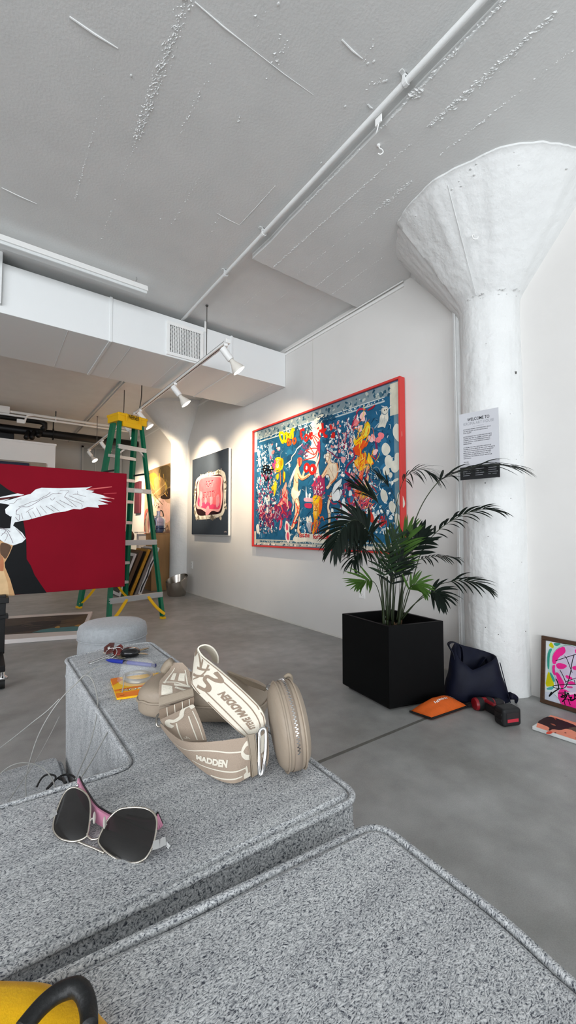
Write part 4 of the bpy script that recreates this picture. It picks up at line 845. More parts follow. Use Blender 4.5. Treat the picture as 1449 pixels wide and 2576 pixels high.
# ================================================================== pink face picture leaning on the wall, small canvas on the floor
nx = V((-1, 0, .10)).normalized(); p0 = hz(1359, 1767, 0); 
n_ = V((-1, 0, .12)).normalized()
tl = on(1363, 1600, p0, n_); H_ = tl.z; yA = (p0.y + tl.y) / 2; W2 = .62
ev = (tl - p0); ev = V((ev.x, 0, ev.z)).normalized()
t = thing('framed_picture', 'brown-framed picture of a bright pink face leaning on the wall right of the column', 'picture', (p0.x, yA - .3, 0))
def FQ(a_, b2, o=0): return V((p0.x, yA - a_, 0)) + ev * b2 + n_ * o
Lh = H_ / ev.z; fw = .022
bm = B()
for a0, b0, a1, b1 in ((0, 0, W2, fw), (0, Lh - fw, W2, Lh), (0, fw, fw, Lh - fw), (W2 - fw, fw, W2, Lh - fw)):
    hexa(bm, [FQ(a0, b0, -.02), FQ(a1, b0, -.02), FQ(a1, b1, -.02), FQ(a0, b1, -.02), FQ(a0, b0, .006), FQ(a1, b0, .006), FQ(a1, b1, .006), FQ(a0, b1, .006)], 0, .002)
bmesh.ops.translate(bm, verts=bm.verts, vec=V((.0, 0, .003))); obj('frame', bm, mat('walnut_frame', '#4a3323', .5, var=.2, vscale=30, stretch=(1, 1, 6)), t)
bm = B(); hexa(bm, [FQ(fw, fw, -.018), FQ(W2 - fw, fw, -.018), FQ(W2 - fw, Lh - fw, -.018), FQ(fw, Lh - fw, -.018), FQ(fw, fw, -.004), FQ(W2 - fw, fw, -.004), FQ(W2 - fw, Lh - fw, -.004), FQ(fw, Lh - fw, -.004)]); obj('backing_paper', bm, pm('#d9e0e2'), t)
A = Art(FQ(0, 0, -.0034), n_, 1.2e-5)
f6 = lambda x, y: (1330 + x / 8.311, 1580 + y / 8.311)
HP, LV, TQ, YG = '#ee2a90', '#cfc3d8', '#3aa08e', '#c9c40e'
def fp(pts, c_, s_=1): A.poly([f6(*q) for q in pts], c_, s_)
fp([(440, 420), (700, 330), (1500, 350), (1500, 600), (560, 1000), (540, 1200), (430, 1300), (400, 900)], '#b9ddd0', 1)
fp([(410, 370), (470, 280), (530, 380), (510, 430)], YG); fp([(520, 310), (690, 320), (600, 380), (530, 360)], TQ); fp([(430, 430), (500, 430), (440, 560), (430, 860), (390, 850), (385, 560)], TQ); fp([(400, 910), (440, 930), (540, 1190), (500, 1215), (340, 1230)], YG); fp([(430, 930), (470, 930), (560, 1090), (520, 1150)], TQ); fp([(370, 1250), (540, 1210), (500, 1290), (380, 1290)], '#4ea8a4')
fp([(500, 560), (600, 430), (760, 370), (900, 370), (1500, 480), (1500, 1500), (1000, 1680), (700, 1650), (620, 1400), (560, 1250), (560, 1050), (490, 920), (490, 700)], LV)
fp([(500, 560), (600, 430), (745, 380), (780, 490), (720, 560), (640, 600), (580, 700), (560, 760), (490, 740)], HP); fp([(560, 760), (640, 720), (790, 770), (800, 810), (720, 860), (600, 850)], HP); fp([(490, 780), (560, 760), (540, 900), (580, 1000), (500, 960)], HP); fp([(550, 920), (620, 930), (720, 1100), (760, 1180), (700, 1300), (620, 1150)], HP); fp([(760, 1000), (800, 980), (920, 1040), (900, 1080), (800, 1060)], HP)
fp([(780, 1140), (900, 1100), (1000, 1170), (860, 1180)], HP); fp([(780, 1210), (920, 1220), (920, 1260), (800, 1250)], '#d8408e'); fp([(640, 1280), (740, 1270), (900, 1360), (1000, 1330), (1500, 1330), (1500, 1700), (1000, 1690), (680, 1610), (600, 1420)], HP); fp([(900, 800), (1100, 780), (1100, 880), (930, 880)], HP); fp([(960, 440), (1100, 420), (1100, 560), (980, 540)], HP)
fp([(720, 1320), (900, 1350), (1000, 1330), (1000, 1380), (800, 1400)], '#e8d6e4'); fp([(300, 1330), (520, 1340), (620, 1480), (660, 1600), (300, 1510)], '#c9cfdc'); 
for q, w_ in (([(560, 685), (760, 620), (1000, 545), (1200, 490)], .0035), ([(740, 580), (790, 630), (870, 830), (910, 930)], .0035), ([(950, 570), (910, 700), (880, 900), (830, 1100), (760, 1240), (640, 1270), (520, 1235), (530, 1205), (700, 1185), (1000, 1180)], .0038), ([(650, 870), (720, 1000), (790, 1170)], .004), ([(570, 1060), (610, 1150), (630, 1270)], .006), ([(630, 1270), (520, 1340), (425, 1430), (480, 1335)], .006), ([(780, 1120), (1000, 1040)], .003), ([(950, 1080), (970, 1160)], .003),
              ([(610, 1358), (830, 1355)], .004), ([(690, 1385), (760, 1440), (670, 1440), (800, 1390), (750, 1490), (700, 1540)], .006), ([(760, 1310), (770, 1420), (830, 1360), (850, 1450), (900, 1440), (870, 1500), (960, 1480), (960, 1380), (1000, 1440)], .006), ([(735, 1500), (770, 1640)], .004), ([(820, 1480), (870, 1610)], .004), ([(700, 1530), (800, 1480), (900, 1520), (1000, 1460)], .004)):
    A.stroke([f6(*x) for x in q], w_, '#0c0c0d', 4)
for q in ([(490, 700), (500, 560), (600, 430), (760, 365), (880, 370), (980, 420)], [(545, 850), (550, 900), (565, 960)], [(540, 1390), (640, 1500), (680, 1610)], [(490, 780), (490, 900), (560, 1050), (560, 1180)]): A.stroke([f6(*x) for x in q], .0015, '#8a5a80', 3)
A.build('painted_image', t)
# small canvas
g0, g1, g2 = hz(1338, 1836, 0), hz(1384, 1799, .018), hz(1449, 1873, 0)
a0 = V((g0.x, g0.y, 0)); ux = V((g2.x - g0.x, g2.y - g0.y, 0)).normalized(); wx_ = V((g1.x - g0.x, g1.y - g0.y, 0)); wl = wx_.length; wx_.normalize()
def SC(a_, b2, z): return a0 + ux * a_ + wx_ * b2 + V((0, 0, z))
t = thing('canvas_painting', 'small coral-pink canvas with a dark brown shape lying flat on the floor', 'painting', SC(.2, .1, 0))
bm = B(); hexa(bm, [SC(0, 0, .001), SC(.42, 0, .001), SC(.42, wl, .001), SC(0, wl, .001), SC(0, 0, .02), SC(.42, 0, .02), SC(.42, wl, .02), SC(0, wl, .02)], 0, .004); obj('canvas', bm, mat('primed_canvas', '#dcdedd', .8, var=.06, vscale=20), t)
A = Art((0, 0, .0204), V((0, 0, 1)), 1.2e-5)
A.add([SC(.02, .002, .0204), SC(.41, .002, .0204), SC(.41, wl - .002, .0204), SC(.004, wl - .002, .0204), SC(.004, .05, .0204)], '#ef9478')
A.poly([f6(*q) for q in ((160, 1970), (370, 1850), (500, 1860), (740, 1940), (1000, 2040), (1100, 2150), (900, 2130), (780, 2100), (660, 2140), (500, 2110), (450, 2145), (410, 2140), (440, 2080), (300, 2020))], '#2c1119', 1)
A.poly([f6(*q) for q in ((800, 2090), (1000, 2060), (1300, 2200), (1100, 2230), (920, 2140))], '#5b4a3a', 1); A.stroke([f6(820, 2010), f6(1000, 2050), f6(1200, 2110)], .006, '#26131a', 1); A.poly([f6(*q) for q in ((510, 1870), (580, 1900), (570, 1920))], '#c83a30', 1); A.poly([f6(*q) for q in ((440, 1990), (530, 2005), (580, 2050), (500, 2030))], '#b06048', 1)
for q in ((770, 2190), (1000, 2300), (560, 2190)): A.blob(f6(*q), .006, .004, '#7a3a34')
A.blob(f6(430, 2190), .02, .01, '#e0503a')
A.build('painted_image', t)
# ================================================================== track lights
def track(name, label, x, z, y0, y1, rods, feed):
    t = thing(name, label, 'track light rail', (x, y0, z), 'track rails')
    bm = B(); box(bm, (x - .018, y0, z - .012), (x - .006, y1, z + .012)); box(bm, (x + .006, y0, z - .012), (x + .018, y1, z + .012)); box(bm, (x - .018, y0, z + .006), (x + .018, y1, z + .014), 0, .002); obj('rail', bm, whitem, t)
    bm = B(); box(bm, (x - .0055, y0 + .01, z - .010), (x + .0055, y1 - .01, z + .005)); obj('conductor_slot', bm, mat('track_slot', '#2a1512', .5), t, label='dark slot along the underside')
    for y in (y0, y1):
        bm = B(); box(bm, (x - .022, y - .02, z - .016), (x + .022, y + .02, z + .018), 0, .003); obj('end_cap', bm, whitem, t)
    for (y, zt_, r, kind) in rods:
        bm = B()
        if kind == 'rod': tube(bm, [(x, y, z + .012), (x, y, zt_)], r, 8); lathe(bm, [(.012, 0), (.014, .01)], (x, y, zt_ - .01), seg=10)
        else: tube(bm, cr([(x, y, z + .01), (x + .0, y - .03, z + .06), (x + .01, y - .05, z + .2), (x + .012, y - .05, zt_)], 6), r, 8)
        obj('suspension_rod' if kind == 'rod' else 'feed_cable', bm, mat('dark_rod', '#4a4844', .5), t)
    return t
TX1, TZ = 1.605, 2.60
yN = hz(572, 860, TZ).y; yF = hz(355, 1043, TZ).y
track('track_rail', 'white light track hanging below the duct, nearest to the painting wall', TX1, TZ, yN, yF, [(3.42, CZ, .004, 'rod'), (5.45, CZ, .007, 'cable')], None)
yN2, yF2 = 5.95, hz(223, 1131, TZ).y
track('track_rail', 'white light track farther back, partly hidden behind the green ladder', TX1, TZ, yN2, yF2, [(hz(237, 1115, TZ).y, CZ, .005, 'rod'), (6.3, CZ, .006, 'cable')], None)
# bracket strap by the duct
bm = B(); p = hy(518, 815, 3.69); box(bm, (p.x - .014, 3.688, 2.99), (p.x + .014, 3.698, 3.098), 0, .002)
solo('hanger_strap', bm, whitem, 'short white strap tying the duct up to the ceiling beside the vent', 'bracket', loc=p)

bulbm = mat('lamp_glow', '#fff1da', .4, emit=9.)
bulbo = mat('lamp_glow_dim', '#f6ede0', .35, emit=4.)
def spot(loc, rz, label, lit=True, src=None):
    if src is not None: return copy_thing(src, loc, rz, label)
    t = thing('spotlight', label, 'spotlight', (0, 0, 0), 'track spotlights')
    bm = B(); box(bm, (-.016, -.03, -.035), (.016, .03, -.012), 0, .003); obj('adapter', bm, whitem, t)
    bm = B(); cyl(bm, (0, 0, -.034), (0, 0, -.075), .006, 10); ellipsoid(bm, (0, 0, -.078), (.012, 0, 0), (0, .012, 0), (0, 0, .012)); obj('arm', bm, whitem, t, True)
    d = V((.62, 0, -.78)).normalized(); o = V((0, -.0, -.082)) - d * .02
    bm = B(); lathe(bm, [(.004, -.062), (.029, -.06), (.031, -.05), (.031, .052), (.029, .058), (.02, .06)], o + d * .035, d, 20); obj('socket', bm, whitem, t, True, angle=40)
    bm = B(); lathe(bm, [(.021, .095), (.023, .115), (.030, .135), (.046, .165), (.056, .19), (.059, .202), (.057, .206)], o, d, 24, capb=False); obj('lamp_shell', bm, mat('lamp_shell', '#e2ddd4', .3), t, True)
    bm = B(); lathe(bm, [(.0565, .2045), (.04, .211), (.018, .214), (.003, .2145)], o, d, 24, capa=True, capb=True); obj('lamp_face', bm, bulbm if lit else bulbo, t, True, label='glowing lamp face')
    return t
s1 = spot(None, 0, 'white spotlight at the near end of the track, in front of the duct', False); s1.location = (TX1, yN + .03, TZ - .0); s1.rotation_euler = (0, 0, math.radians(-22))
y2 = hz(443, 962, TZ).y; y3 = hz(356, 1034, TZ).y - .08
s2 = spot((TX1, y2, TZ), math.radians(-22), 'white spotlight halfway along the near track, below the duct edge', False, s1)
s3 = spot((TX1, y3, TZ), math.radians(-25), 'white spotlight at the far end of the near track, beside the yellow ladder top', False, s1)
s4 = spot(None, 0, 'brightly lit spotlight seen just under the yellow ladder top', True); ROOT[s4.name] = V((0, 0, 0))
s4.location = (TX1 + .02, 6.12, TZ); s4.rotation_euler = (0, 0, math.radians(-42))
s5 = spot((TX1, hz(258, 1105, TZ).y, TZ), math.radians(10), 'small spotlight on the far track, tucked behind the left ladder rail', True, s4)
s6 = spot((TX1, yF2 - .06, TZ), math.radians(-42), 'lit spotlight at the very far end of the far track, left of the ladder', True, s4)
def lamp(p, target, power, blend, ang, col=(1, .80, .56), r=.04):
    L = bpy.data.lights.new('spot_lamp', 'SPOT'); L.energy = power; L.spot_size = math.radians(ang); L.spot_blend = blend; L.color = col; L.shadow_soft_size = r
    o = bpy.data.objects.new('spot_lamp', L); COL.objects.link(o); o.location = p
    o.rotation_euler = (V(target) - V(p)).to_track_quat('-Z', 'Y').to_euler(); return o
def lens(s_): 
    d = V((.62, 0, -.78)).normalized(); d.rotate(s_.rotation_euler); return V(s_.location) + V((0, 0, -.082)) + d * .235
SPOTP = 240
lamp(lens(s1), (WX, 3.7, 1.7), SPOTP * .45, .9, 75); lamp(lens(s2), (WX, 4.6, 1.75), SPOTP * .5, .9, 72); lamp(lens(s3), (WX, 5.75, 1.85), SPOTP * 1.0, .9, 66)
lamp(lens(s4), (WX, 7.6, 1.9), SPOTP * .9, .9, 80); lamp(lens(s5), (WX, 8.4, 1.75), SPOTP * .9, .9, 70); lamp(lens(s6), (WX, 9.2, 1.6), SPOTP * .6, .9, 70)

# ================================================================== step ladder
grn = mat('green_fibreglass', '#0f6b4c', .45, var=.08, vscale=30); yel = mat('yellow_plastic', '#e8b50c', .45)
FA, FB, FC, FD = V((1.68, 6.20, 0)), V((1.016, 5.964, 0)), V((1.042, 4.508, 0)), V((1.69, 4.67, 0))
lx = V((.957, .29, 0)).normalized(); ly = V((-lx.y, lx.x, 0))
TC = V((1.425, 5.33, 2.36))
hw = .165
TA, TB = TC + lx * hw + ly * .07, TC - lx * hw + ly * .07; TD, TCc = TC + lx * hw - ly * .07, TC - lx * hw - ly * .07
t = thing('step_ladder', 'tall green fibreglass step ladder with a yellow top cap', 'ladder', (1.36, 5.33, 0))
for nm, f_, t_ in (('rail', FA, TA), ('rail', FB, TB), ('rail', FC, TCc), ('rail', FD, TD)):
    bm = B(); d = (t_ - f_).normalized(); wf = .030 if f_ in (FC, FD) else .034; wd = .05 if f_ in (FC, FD) else .085
    sgn = 1 if f_ in (FA, FD) else -1
    beam(bm, f_ + d * .03, t_ + d * .02, .008, wd, lx, 0)                              # web
    for k in (-1, 1):
        off = ly * (k * (wd / 2 - .004)) - lx * sgn * wf / 2
        beam(bm, f_ + d * .03 + off, t_ + d * .02 + off, wf, .008, lx, 0)
    r_ = obj(nm, bm, grn, t)
    bm = B(); ff = V((f_.x, f_.y, 0)); obox(bm, ff + V((0, 0, .012)) - lx * sgn * .012, lx, ly, (0, 0, 1), .021, wd / 2 + .006, .012, 0, .003); obj('foot', bm, yel if f_ in (FC, FD) else yel, r_)
    if f_ in (FC, FD):
        bm = B()
        for h in (.115, .37, .63, .855):
            q = f_ + (t_ - f_) * h
            for dz in (-.014, .014): lathe(bm, [(.007, 0), (.005, .003), (.001, .004)], q + lx * sgn * .005 - ly * .026 + V((0, 0, dz)), -ly, 8)
        obj('rivet', bm, chrome, r_, True)
for k in range(1, 8):
    h = k * .118 + .01; a, c = FB + (TB - FB) * h, FA + (TA - FA) * h
    bm = B(); L_ = (c - a); e_ = L_.normalized(); 
    obox(bm, (a + c) / 2, e_, ly, (0, 0, 1), L_.length / 2, .042, .003, 0); obox(bm, (a + c) / 2 - ly * .040 - V((0, 0, .018)), e_, ly, (0, 0, 1), L_.length / 2, .003, .02, 0); obox(bm, (a + c) / 2 + ly * .040 - V((0, 0, .014)), e_, ly, (0, 0, 1), L_.length / 2, .003, .016, 0)
    obj('step', bm, alum, t)
for h in (.115, .37, .63, .855):
    a, c = FC + (TCc - FC) * h, FD + (TD - FD) * h; bm = B(); L_ = c - a
    obox(bm, (a + c) / 2 - ly * .03, L_, ly, (0, 0, 1), L_.length / 2, .004, .030 if h < .5 else .026, 0, .002); obox(bm, (a + c) / 2 - ly * .018 + V((0, 0, .026)), L_, ly, (0, 0, 1), L_.length / 2, .014, .003, 0)
    o = obj('rear_brace', bm, alum, t)
    if h == .63:
        bm = B(); m_ = (a + c) / 2 - ly * .0345 + L_ * .12; obox(bm, m_, L_, ly, (0, 0, 1), .055, .001, .018); obj('sticker', bm, mat('label_white', '#dcdcda', .6), o, label='pale printed sticker')
# yellow knee braces near the feet
for f_, g_, tt, gg in ((FC, FD, TCc, TD), (FD, FC, TD, TCc), (FB, FA, TB, TA), (FA, FB, TA, TB)):
    h = .115 if f_ in (FC, FD) else .128
    u0 = f_ + (tt - f_) * .022; br0 = f_ + (tt - f_) * h; br1 = g_ + (gg - g_) * h; u1 = br0 + (br1 - br0) * .30
    bm = B(); o_ = -ly * .028 if f_ in (FC, FD) else -ly * .036
    mid = (u0 + u1) / 2 + (V((0, 0, -1)) + (u1 - u0).normalized() * .3) * .02
    P_ = cr([u0 + o_, mid + o_, u1 + o_], 6)
    for a, c in zip(P_, P_[1:]): beam(bm, a, c + (c - a) * .05, .030, .012, V((0, 0, 1)).cross(ly))
    obj('knee_brace', bm, yel, t)
for sgn in (-1, 1):   # spreaders and little upper braces
    a = TC + lx * sgn * (hw + .045) + V((0, 0, -.62)); bm = B()
    beam(bm, a + ly * .17, a - ly * .17, .006, .022, lx, 0); obj('spreader', bm, mat('dark_steel', '#2b2c2c', .5, .6), t)
    bm = B(); h = .855; q = FC + (TCc - FC) * h if sgn < 0 else FD + (TD - FD) * h
    beam(bm, q - ly * .02 - lx * sgn * .10 - V((0, 0, .01)), q - ly * .02 - lx * sgn * .005 - V((0, 0, .09)), .02, .006, lx, 0); obj('corner_brace', bm, alum, t)
# top cap
def TP(x, y, z): return TC + lx * x + ly * y + V((0, 0, z))
bm = B(); obox(bm, TP(0, 0, .075), lx, ly, (0, 0, 1), .205, .135, .018, 0, .010, 3)
obox(bm, TP(0, 0, .03), lx, ly, (0, 0, 1), .198, .125, .040, 0, .006)
for x in (-.10, .09): obox(bm, TP(x, -.137, .045), lx, ly, (0, 0, 1), .008, .004, .048, 0, .002)
obox(bm, TP(0, -.10, -.03), lx, ly, (0, 0, 1), .13, .02, .035, 0, .004)
cap = obj('top_cap', bm, yel, t)
A = Art(TP(0, -.1368, .06), -ly, 2e-5); A.text('WERNER', TP(-.075, -.1372, .035), .05, '#151310', .15, .02, lx, V((0, 0, 1))); A.build('lettering', cap)

# ================================================================== far corner: plinth, jug, bottle, boxes, leaning frames, bin
plym = mat('plywood', '#b28a5c', .6, var=.12, vscale=3, stretch=(4, 4, .6))
px0_, px1_ = 2.285, 2.60; py0, py1 = 6.93, 7.25
t = thing('plinth', 'tall plywood box plinth beside the far column with a water jug on it', 'plinth', ((px0_ + px1_) / 2, (py0 + py1) / 2, 0))
bm = B(); box(bm, (px0_, py0, 0), (px1_, py1, .955), 0, .003); obj('body', bm, plym, t)
bm = B(); box(bm, (px0_ - .004, py0 - .004, .955), (px1_ + .004, py1 + .004, .972), 0, .003); obj('top', bm, plym, t)
jx, jy, jz = 2.445, 7.08, .972
t = thing('water_jug', 'clear bluish plastic water jug with a narrow neck on the plywood plinth', 'jug', (jx, jy, jz))
jm = mat('blue_clear_plastic', '#a9bce8', .12, trans=.85, ior=1.3)
bm = B(); lathe(bm, [(.10, 0), (.118, .01), (.12, .06), (.114, .075), (.12, .09), (.12, .16), (.114, .175), (.12, .19), (.118, .235), (.10, .27), (.06, .295), (.034, .31), (.03, .335), (.034, .38), (.036, .385)], (jx, jy, jz + .001), seg=32, capb=False); obj('body', bm, jm, t, True)
bm = B(); lathe(bm, [(.117, .012), (.1175, .13), (.002, .131)], (jx, jy, jz), seg=32); obj('contents', bm, mat('dark_jug_contents', '#1a2440', .2), t, True, angle=40)
bm = B(); tube(bm, cr([(jx + .02, jy - .03, jz + .40), (jx + .05, jy - .03, jz + .385), (jx + .07, jy - .03, jz + .34), (jx + .078, jy - .03, jz + .29)], 5), .010, 8); obj('handle', bm, mat('dark_handle', '#2a2622', .5), t, True)
bx, by = 2.32, 6.972
t = thing('bottle', 'dark wine bottle with a pale label on the plinth, left of the jug', 'bottle', (bx, by, .972))
bm = B(); lathe(bm, [(.034, 0), (.038, .006), (.038, .19), (.03, .215), (.015, .24), (.0135, .29), (.016, .295), (.016, .30)], (bx, by, .973), seg=24); obj('body', bm, mat('dark_glass', '#0a0c0a', .1), t, True)
bm = B(); lathe(bm, [(.0385, .05), (.0385, .13)], (bx, by, .973), seg=24, capa=False, capb=False); obj('paper_label', bm, mat('paper', '#d8d2c8', .7), t, True)
t = thing('glass_jar', 'tall crumpled clear plastic bag standing behind the water jug', 'plastic bag', (2.305, 7.19, .972))
bm = B()
rr = []
for j in range(11):
    z = .38 * j / 10; rad = .055 * math.sin(PI * (.18 + .80 * j / 10)) + .012
    rr.append([V((2.305 + (rad + .012 * noise.noise(V((k * .9, j * .8, 3)))) * math.cos(2 * PI * k / 18), 7.19 + (rad * .7 + .012 * noise.noise(V((k * .7, j * .9, 7)))) * math.sin(2 * PI * k / 18), .973 + z)) for k in range(18)])
loft(bm, rr, True, 0, True, True); obj('film', bm, mat('clear_film', '#e6e4e2', .15, trans=.9, ior=1.15), t, True); t.name = 'plastic_bag'; ROOT[t.name] = ROOT['glass_jar']
for ch in t.children: pass
# white card box with a hole, on a low stand behind the ladder
p = at(358, 1372, 7.45)
t = thing('bird_box', 'small white box with a round hole and a flat overhanging lid, beside the plinth', 'box', (p.x, p.y, 0))
wm = mat('white_card', '#d8cfc8', .7)
bm = B(); box(bm, (p.x - .085, p.y - .07, .62), (p.x + .075, p.y + .07, .955), 0, .003); obj('body', bm, wm, t)
bm = B(); obox(bm, (p.x - .0, p.y - .02, .985), (1, 0, .02), (0, 1, 0), (-.02, 0, 1), .12, .11, .012, 0, .003); obj('lid', bm, wm, t)
bm = B(); cyl(bm, (p.x + .02, p.y - .0705, .82), (p.x + .02, p.y - .0725, .82), .013, 14); obj('hole', bm, darkm, t)  # black disc on the face, shade of the hole put into colour
bm = B(); box(bm, (p.x - .07, p.y - .06, 0), (p.x + .06, p.y + .06, .62), 0, .003); obj('post', bm, wm, t)
# frames leaning against the plinth
def leaner(name, label, xb, xt, y0_, y1_, h, th, mf, mb, hollow=True, grp='frames leaning on the plinth'):
    """a framed picture seen from its left edge, standing on the floor and leaning right against the plinth"""
    t = thing(name, label, 'picture frame', (xb, (y0_ + y1_) / 2, 0), grp)
    ev = V((xt - xb, 0, h)).normalized(); n = V((-ev.z, 0, ev.x)); Lh = math.hypot(xt - xb, h)
    def Q(y, s_, o): return V((xb, y, .0)) + ev * s_ + n * o
    def slab(a0, s0, a1, s1, o0, o1, bm): hexa(bm, [Q(a0, s0, o0), Q(a1, s0, o0), Q(a1, s1, o0), Q(a0, s1, o0), Q(a0, s0, o1), Q(a1, s0, o1), Q(a1, s1, o1), Q(a0, s1, o1)], 0, .002)
    f_ = .045; bm = B()
    lift = th * abs(ev.x) + .001
    slab(y0_, lift, y0_ + f_, Lh, 0, th, bm); slab(y1_ - f_, lift, y1_, Lh, 0, th, bm); slab(y0_ + f_, lift, y1_ - f_, lift + f_, 0, th, bm); slab(y0_ + f_, Lh - f_, y1_ - f_, Lh, 0, th, bm); obj('frame', bm, mf, t)
    bm = B(); slab(y0_ + f_, lift + f_, y1_ - f_, Lh - f_, th * .3, th * .6, bm); obj('backing', bm, mb, t); return t
wf = mat('white_frame', '#d5d3d2', .5); gf = mat('gold_frame', '#b8841f', .4, .3, var=.2, vscale=20); bf = mat('brown_frame', '#5a3f26', .5); dk = mat('dark_backing', '#4a4440', .8)
for (nm, lb, xb, xt, ya_, yb2, h, th, mf, mb) in (
    ('picture_frame', 'white frame with a black stripe leaning on the plinth, rightmost of the stack', 1.985, 2.27, 6.50, 7.15, .735, .055, wf, mat('black_stripe', '#1a1b1f', .6)),
    ('picture_frame', 'grey-backed frame leaning left of the white one by the plinth', 1.92, 2.20, 6.50, 7.12, .72, .035, mat('grey_frame', '#7d7672', .6), dk),
    ('picture_frame', 'gold frame leaning in the middle of the stack by the plinth', 1.85, 2.13, 6.50, 7.12, .71, .042, gf, dk),
    ('picture_frame', 'dark brown frame leaning at the left end of the stack by the plinth', 1.75, 2.02, 6.52, 7.12, .69, .05, bf, mat('grey_backing', '#8a8078', .8)),
    ('picture_frame', 'thin white-edged frame leaning at the far left of the stack, by the ladder rail', 1.69, 1.93, 6.55, 7.1, .65, .025, wf, dk)):
    t = leaner(nm, lb, xb, xt, ya_, yb2, h, th, mf, mb)
    if 'stripe' in lb:
        bm = B(); ev = V((xt - xb, 0, h)).normalized(); n = V((-ev.z, 0, ev.x))
        P_ = [V((xb, ya_ - .004, 0)) + ev * (.05 + s_ * .09) + n * (.027 + .008 * math.sin(s_ * 1.7)) for s_ in range(9)]; tube(bm, P_, [.008 + .004 * (i % 2) for i in range(9)], 6); obj('stripe', bm, mb_ if False else mat('black_stripe', '#1a1b1f', .6), t)
# dark round thing behind the ladder rail
p = at(324, 1362, 7.9); bm = B(); ellipsoid(bm, (p.x, p.y, .90), (.10, 0, 0), (0, .10, 0), (0, 0, .13), 1); lathe(bm, [(.12, 0), (.10, .02), (.02, .04), (.02, .80)], (p.x, p.y, 0), seg=16)
solo('stool', bm, mat('dark_leather', '#141414', .5), 'dark rounded stool back just visible behind the right ladder rail', 'stool', smooth=True, loc=(p.x, p.y, 0))
# steel bin with slanted rim
cx, cy = 2.445, 6.20
t = thing('waste_bin', 'low stainless steel bin with a slanted open rim beside the far column', 'bin', (cx, cy, 0))
bm = B(); ss = mat('brushed_steel', '#b5aea6', .22, 1., bump=.03, bscale=120, stretch=(1, 1, 12))
def ringb(r, z0, sl, n=36): return [V((cx + r * math.cos(2 * PI * k / n), cy + r * math.sin(2 * PI * k / n), z0 + sl * math.cos(2 * PI * k / n - math.radians(20)))) for k in range(n)]
loft(bm, [ringb(.125, .0, 0), ringb(.14, .02, 0), ringb(.165, .22, .05), ringb(.170, .265, .062), ringb(.166, .267, .062), ringb(.160, .22, .05), ringb(.12, .012, 0)], True, 0, True, True); obj('shell', bm, ss, t, True, angle=40)

# ================================================================== round pouf behind the sofa
boucle = mat('grey_boucle', '#a5a9ad', .95, var=.10, vscale=60, bump=.4, bscale=120, sheen=.3)
ox, oy = .657, 2.69
t = thing('pouf', 'round grey fabric pouf standing behind the far end of the sofa', 'pouf', (ox, oy, 0))
bm = B(); lathe(bm, [(.18, 0), (.19, .01), (.195, .10), (.196, .30), (.192, .355)], (ox, oy, 0), seg=48); obj('body', bm, boucle, t, True, angle=50)
bm = B(); lathe(bm, [(.192, .355), (.198, .37), (.199, .40), (.19, .43), (.165, .446), (.10, .452), (.01, .453)], (ox, oy, 0), seg=48); obj('cushion', bm, boucle, t, True)
bm = B(); tube(bm, [(ox + .197 * math.cos(2 * PI * k / 48), oy + .197 * math.sin(2 * PI * k / 48), .36) for k in range(48)], .004, 6, True); obj('piping', bm, boucle, t, True)

# ================================================================== outlets
def outlet(y, z, label):
    t = thing('wall_outlet', label, 'outlet', (WX, y, z), 'wall outlets')
    bm = B(); box(bm, (WX - .006, y - .036, z - .058), (WX + .001, y + .036, z + .058), 0, .003); obj('plate', bm, whitem, t)
    for dz in (-.021, .021):
        bm = B(); box(bm, (WX - .0085, y - .017, z + dz - .014), (WX - .005, y + .017, z + dz + .014), 0, .002); o = obj('socket', bm, whitem, t)
        bm = B()
        for dy in (-.006, .006): box(bm, (WX - .0092, y + dy - .0012, z + dz - .002), (WX - .0084, y + dy + .0012, z + dz + .008))
        lathe(bm, [(.0025, 0), (.0025, .0007)], (WX - .0085, y, z + dz - .007), (-1, 0, 0), 8); obj('slots', bm, darkm, o)
q = hx(911, 1489, WX); outlet(q.y, q.z, 'white wall outlet just left of the palm, near its black planter')
q = hx(483, 1421, WX); outlet(q.y, q.z, 'small white wall outlet below the dark painting, near the far column')

# ================================================================== welcome sheet on the column
dirp = V((-.86, -.51, 0)).normalized()
pc0 = V((CX, CY, 0)) + dirp * (CR_ + .006)
nP = V((-.985, -.17, 0)).normalized()
cpt = at(1205, 1118, 2.42)
tlp, trp, brp, blp = (on(x, y, cpt, nP) for x, y in ((1153, 1045), (1253, 1023), (1258, 1198), (1160, 1210)))
uS = ((trp - tlp) + (brp - blp)); uS.z = 0; uS.normalize(); vS = V((0, 0, 1))
wS = ((trp - tlp).length + (brp - blp).length) / 2; zT, zB = (tlp.z + trp.z) / 2, (blp.z + brp.z) / 2
cS = (tlp + trp + brp + blp) / 4
def SP(u, v, o=0): return V((cS.x, cS.y, 0)) + uS * (u * wS - wS / 2) + V((0, 0, zB + (zT - zB) * v)) + nP * o
t = thing('welcome_poster', 'grey welcome sheet with black lettering and a black foot band on the column', 'poster', SP(.5, 0))
bm = B(); prism(bm, [SP(0, .19, -.003), SP(1, .19, -.003), SP(1, 1, -.003), SP(0, 1, -.003)], nP, .003); obj('sheet', bm, mat('poster_grey', '#c3c4c9', .6), t)
bm = B(); prism(bm, [SP(0, 0, -.003), SP(1, 0, -.003), SP(1, .19, -.003), SP(0, .19, -.003)], nP, .003); obj('foot_band', bm, mat('poster_black', '#15161a', .5), t)
A = Art(SP(0, 0, .0004), nP, 1.5e-5); Hh = zT - zB
A.text('WELCOME TO', SP(.50, .875, .0004), .018, '#17181c', wS * .56, .015, uS, vS, 'c'); A.text('KROMA ART HOUSE', SP(.5, .815, .0004), .017, '#8e9096', wS * .78, 0, uS, vS, 'c')
A.stroke([SP(.36, .785, .0004), SP(.64, .785, .0004)], .0015, '#8e9096', 1, False, True)
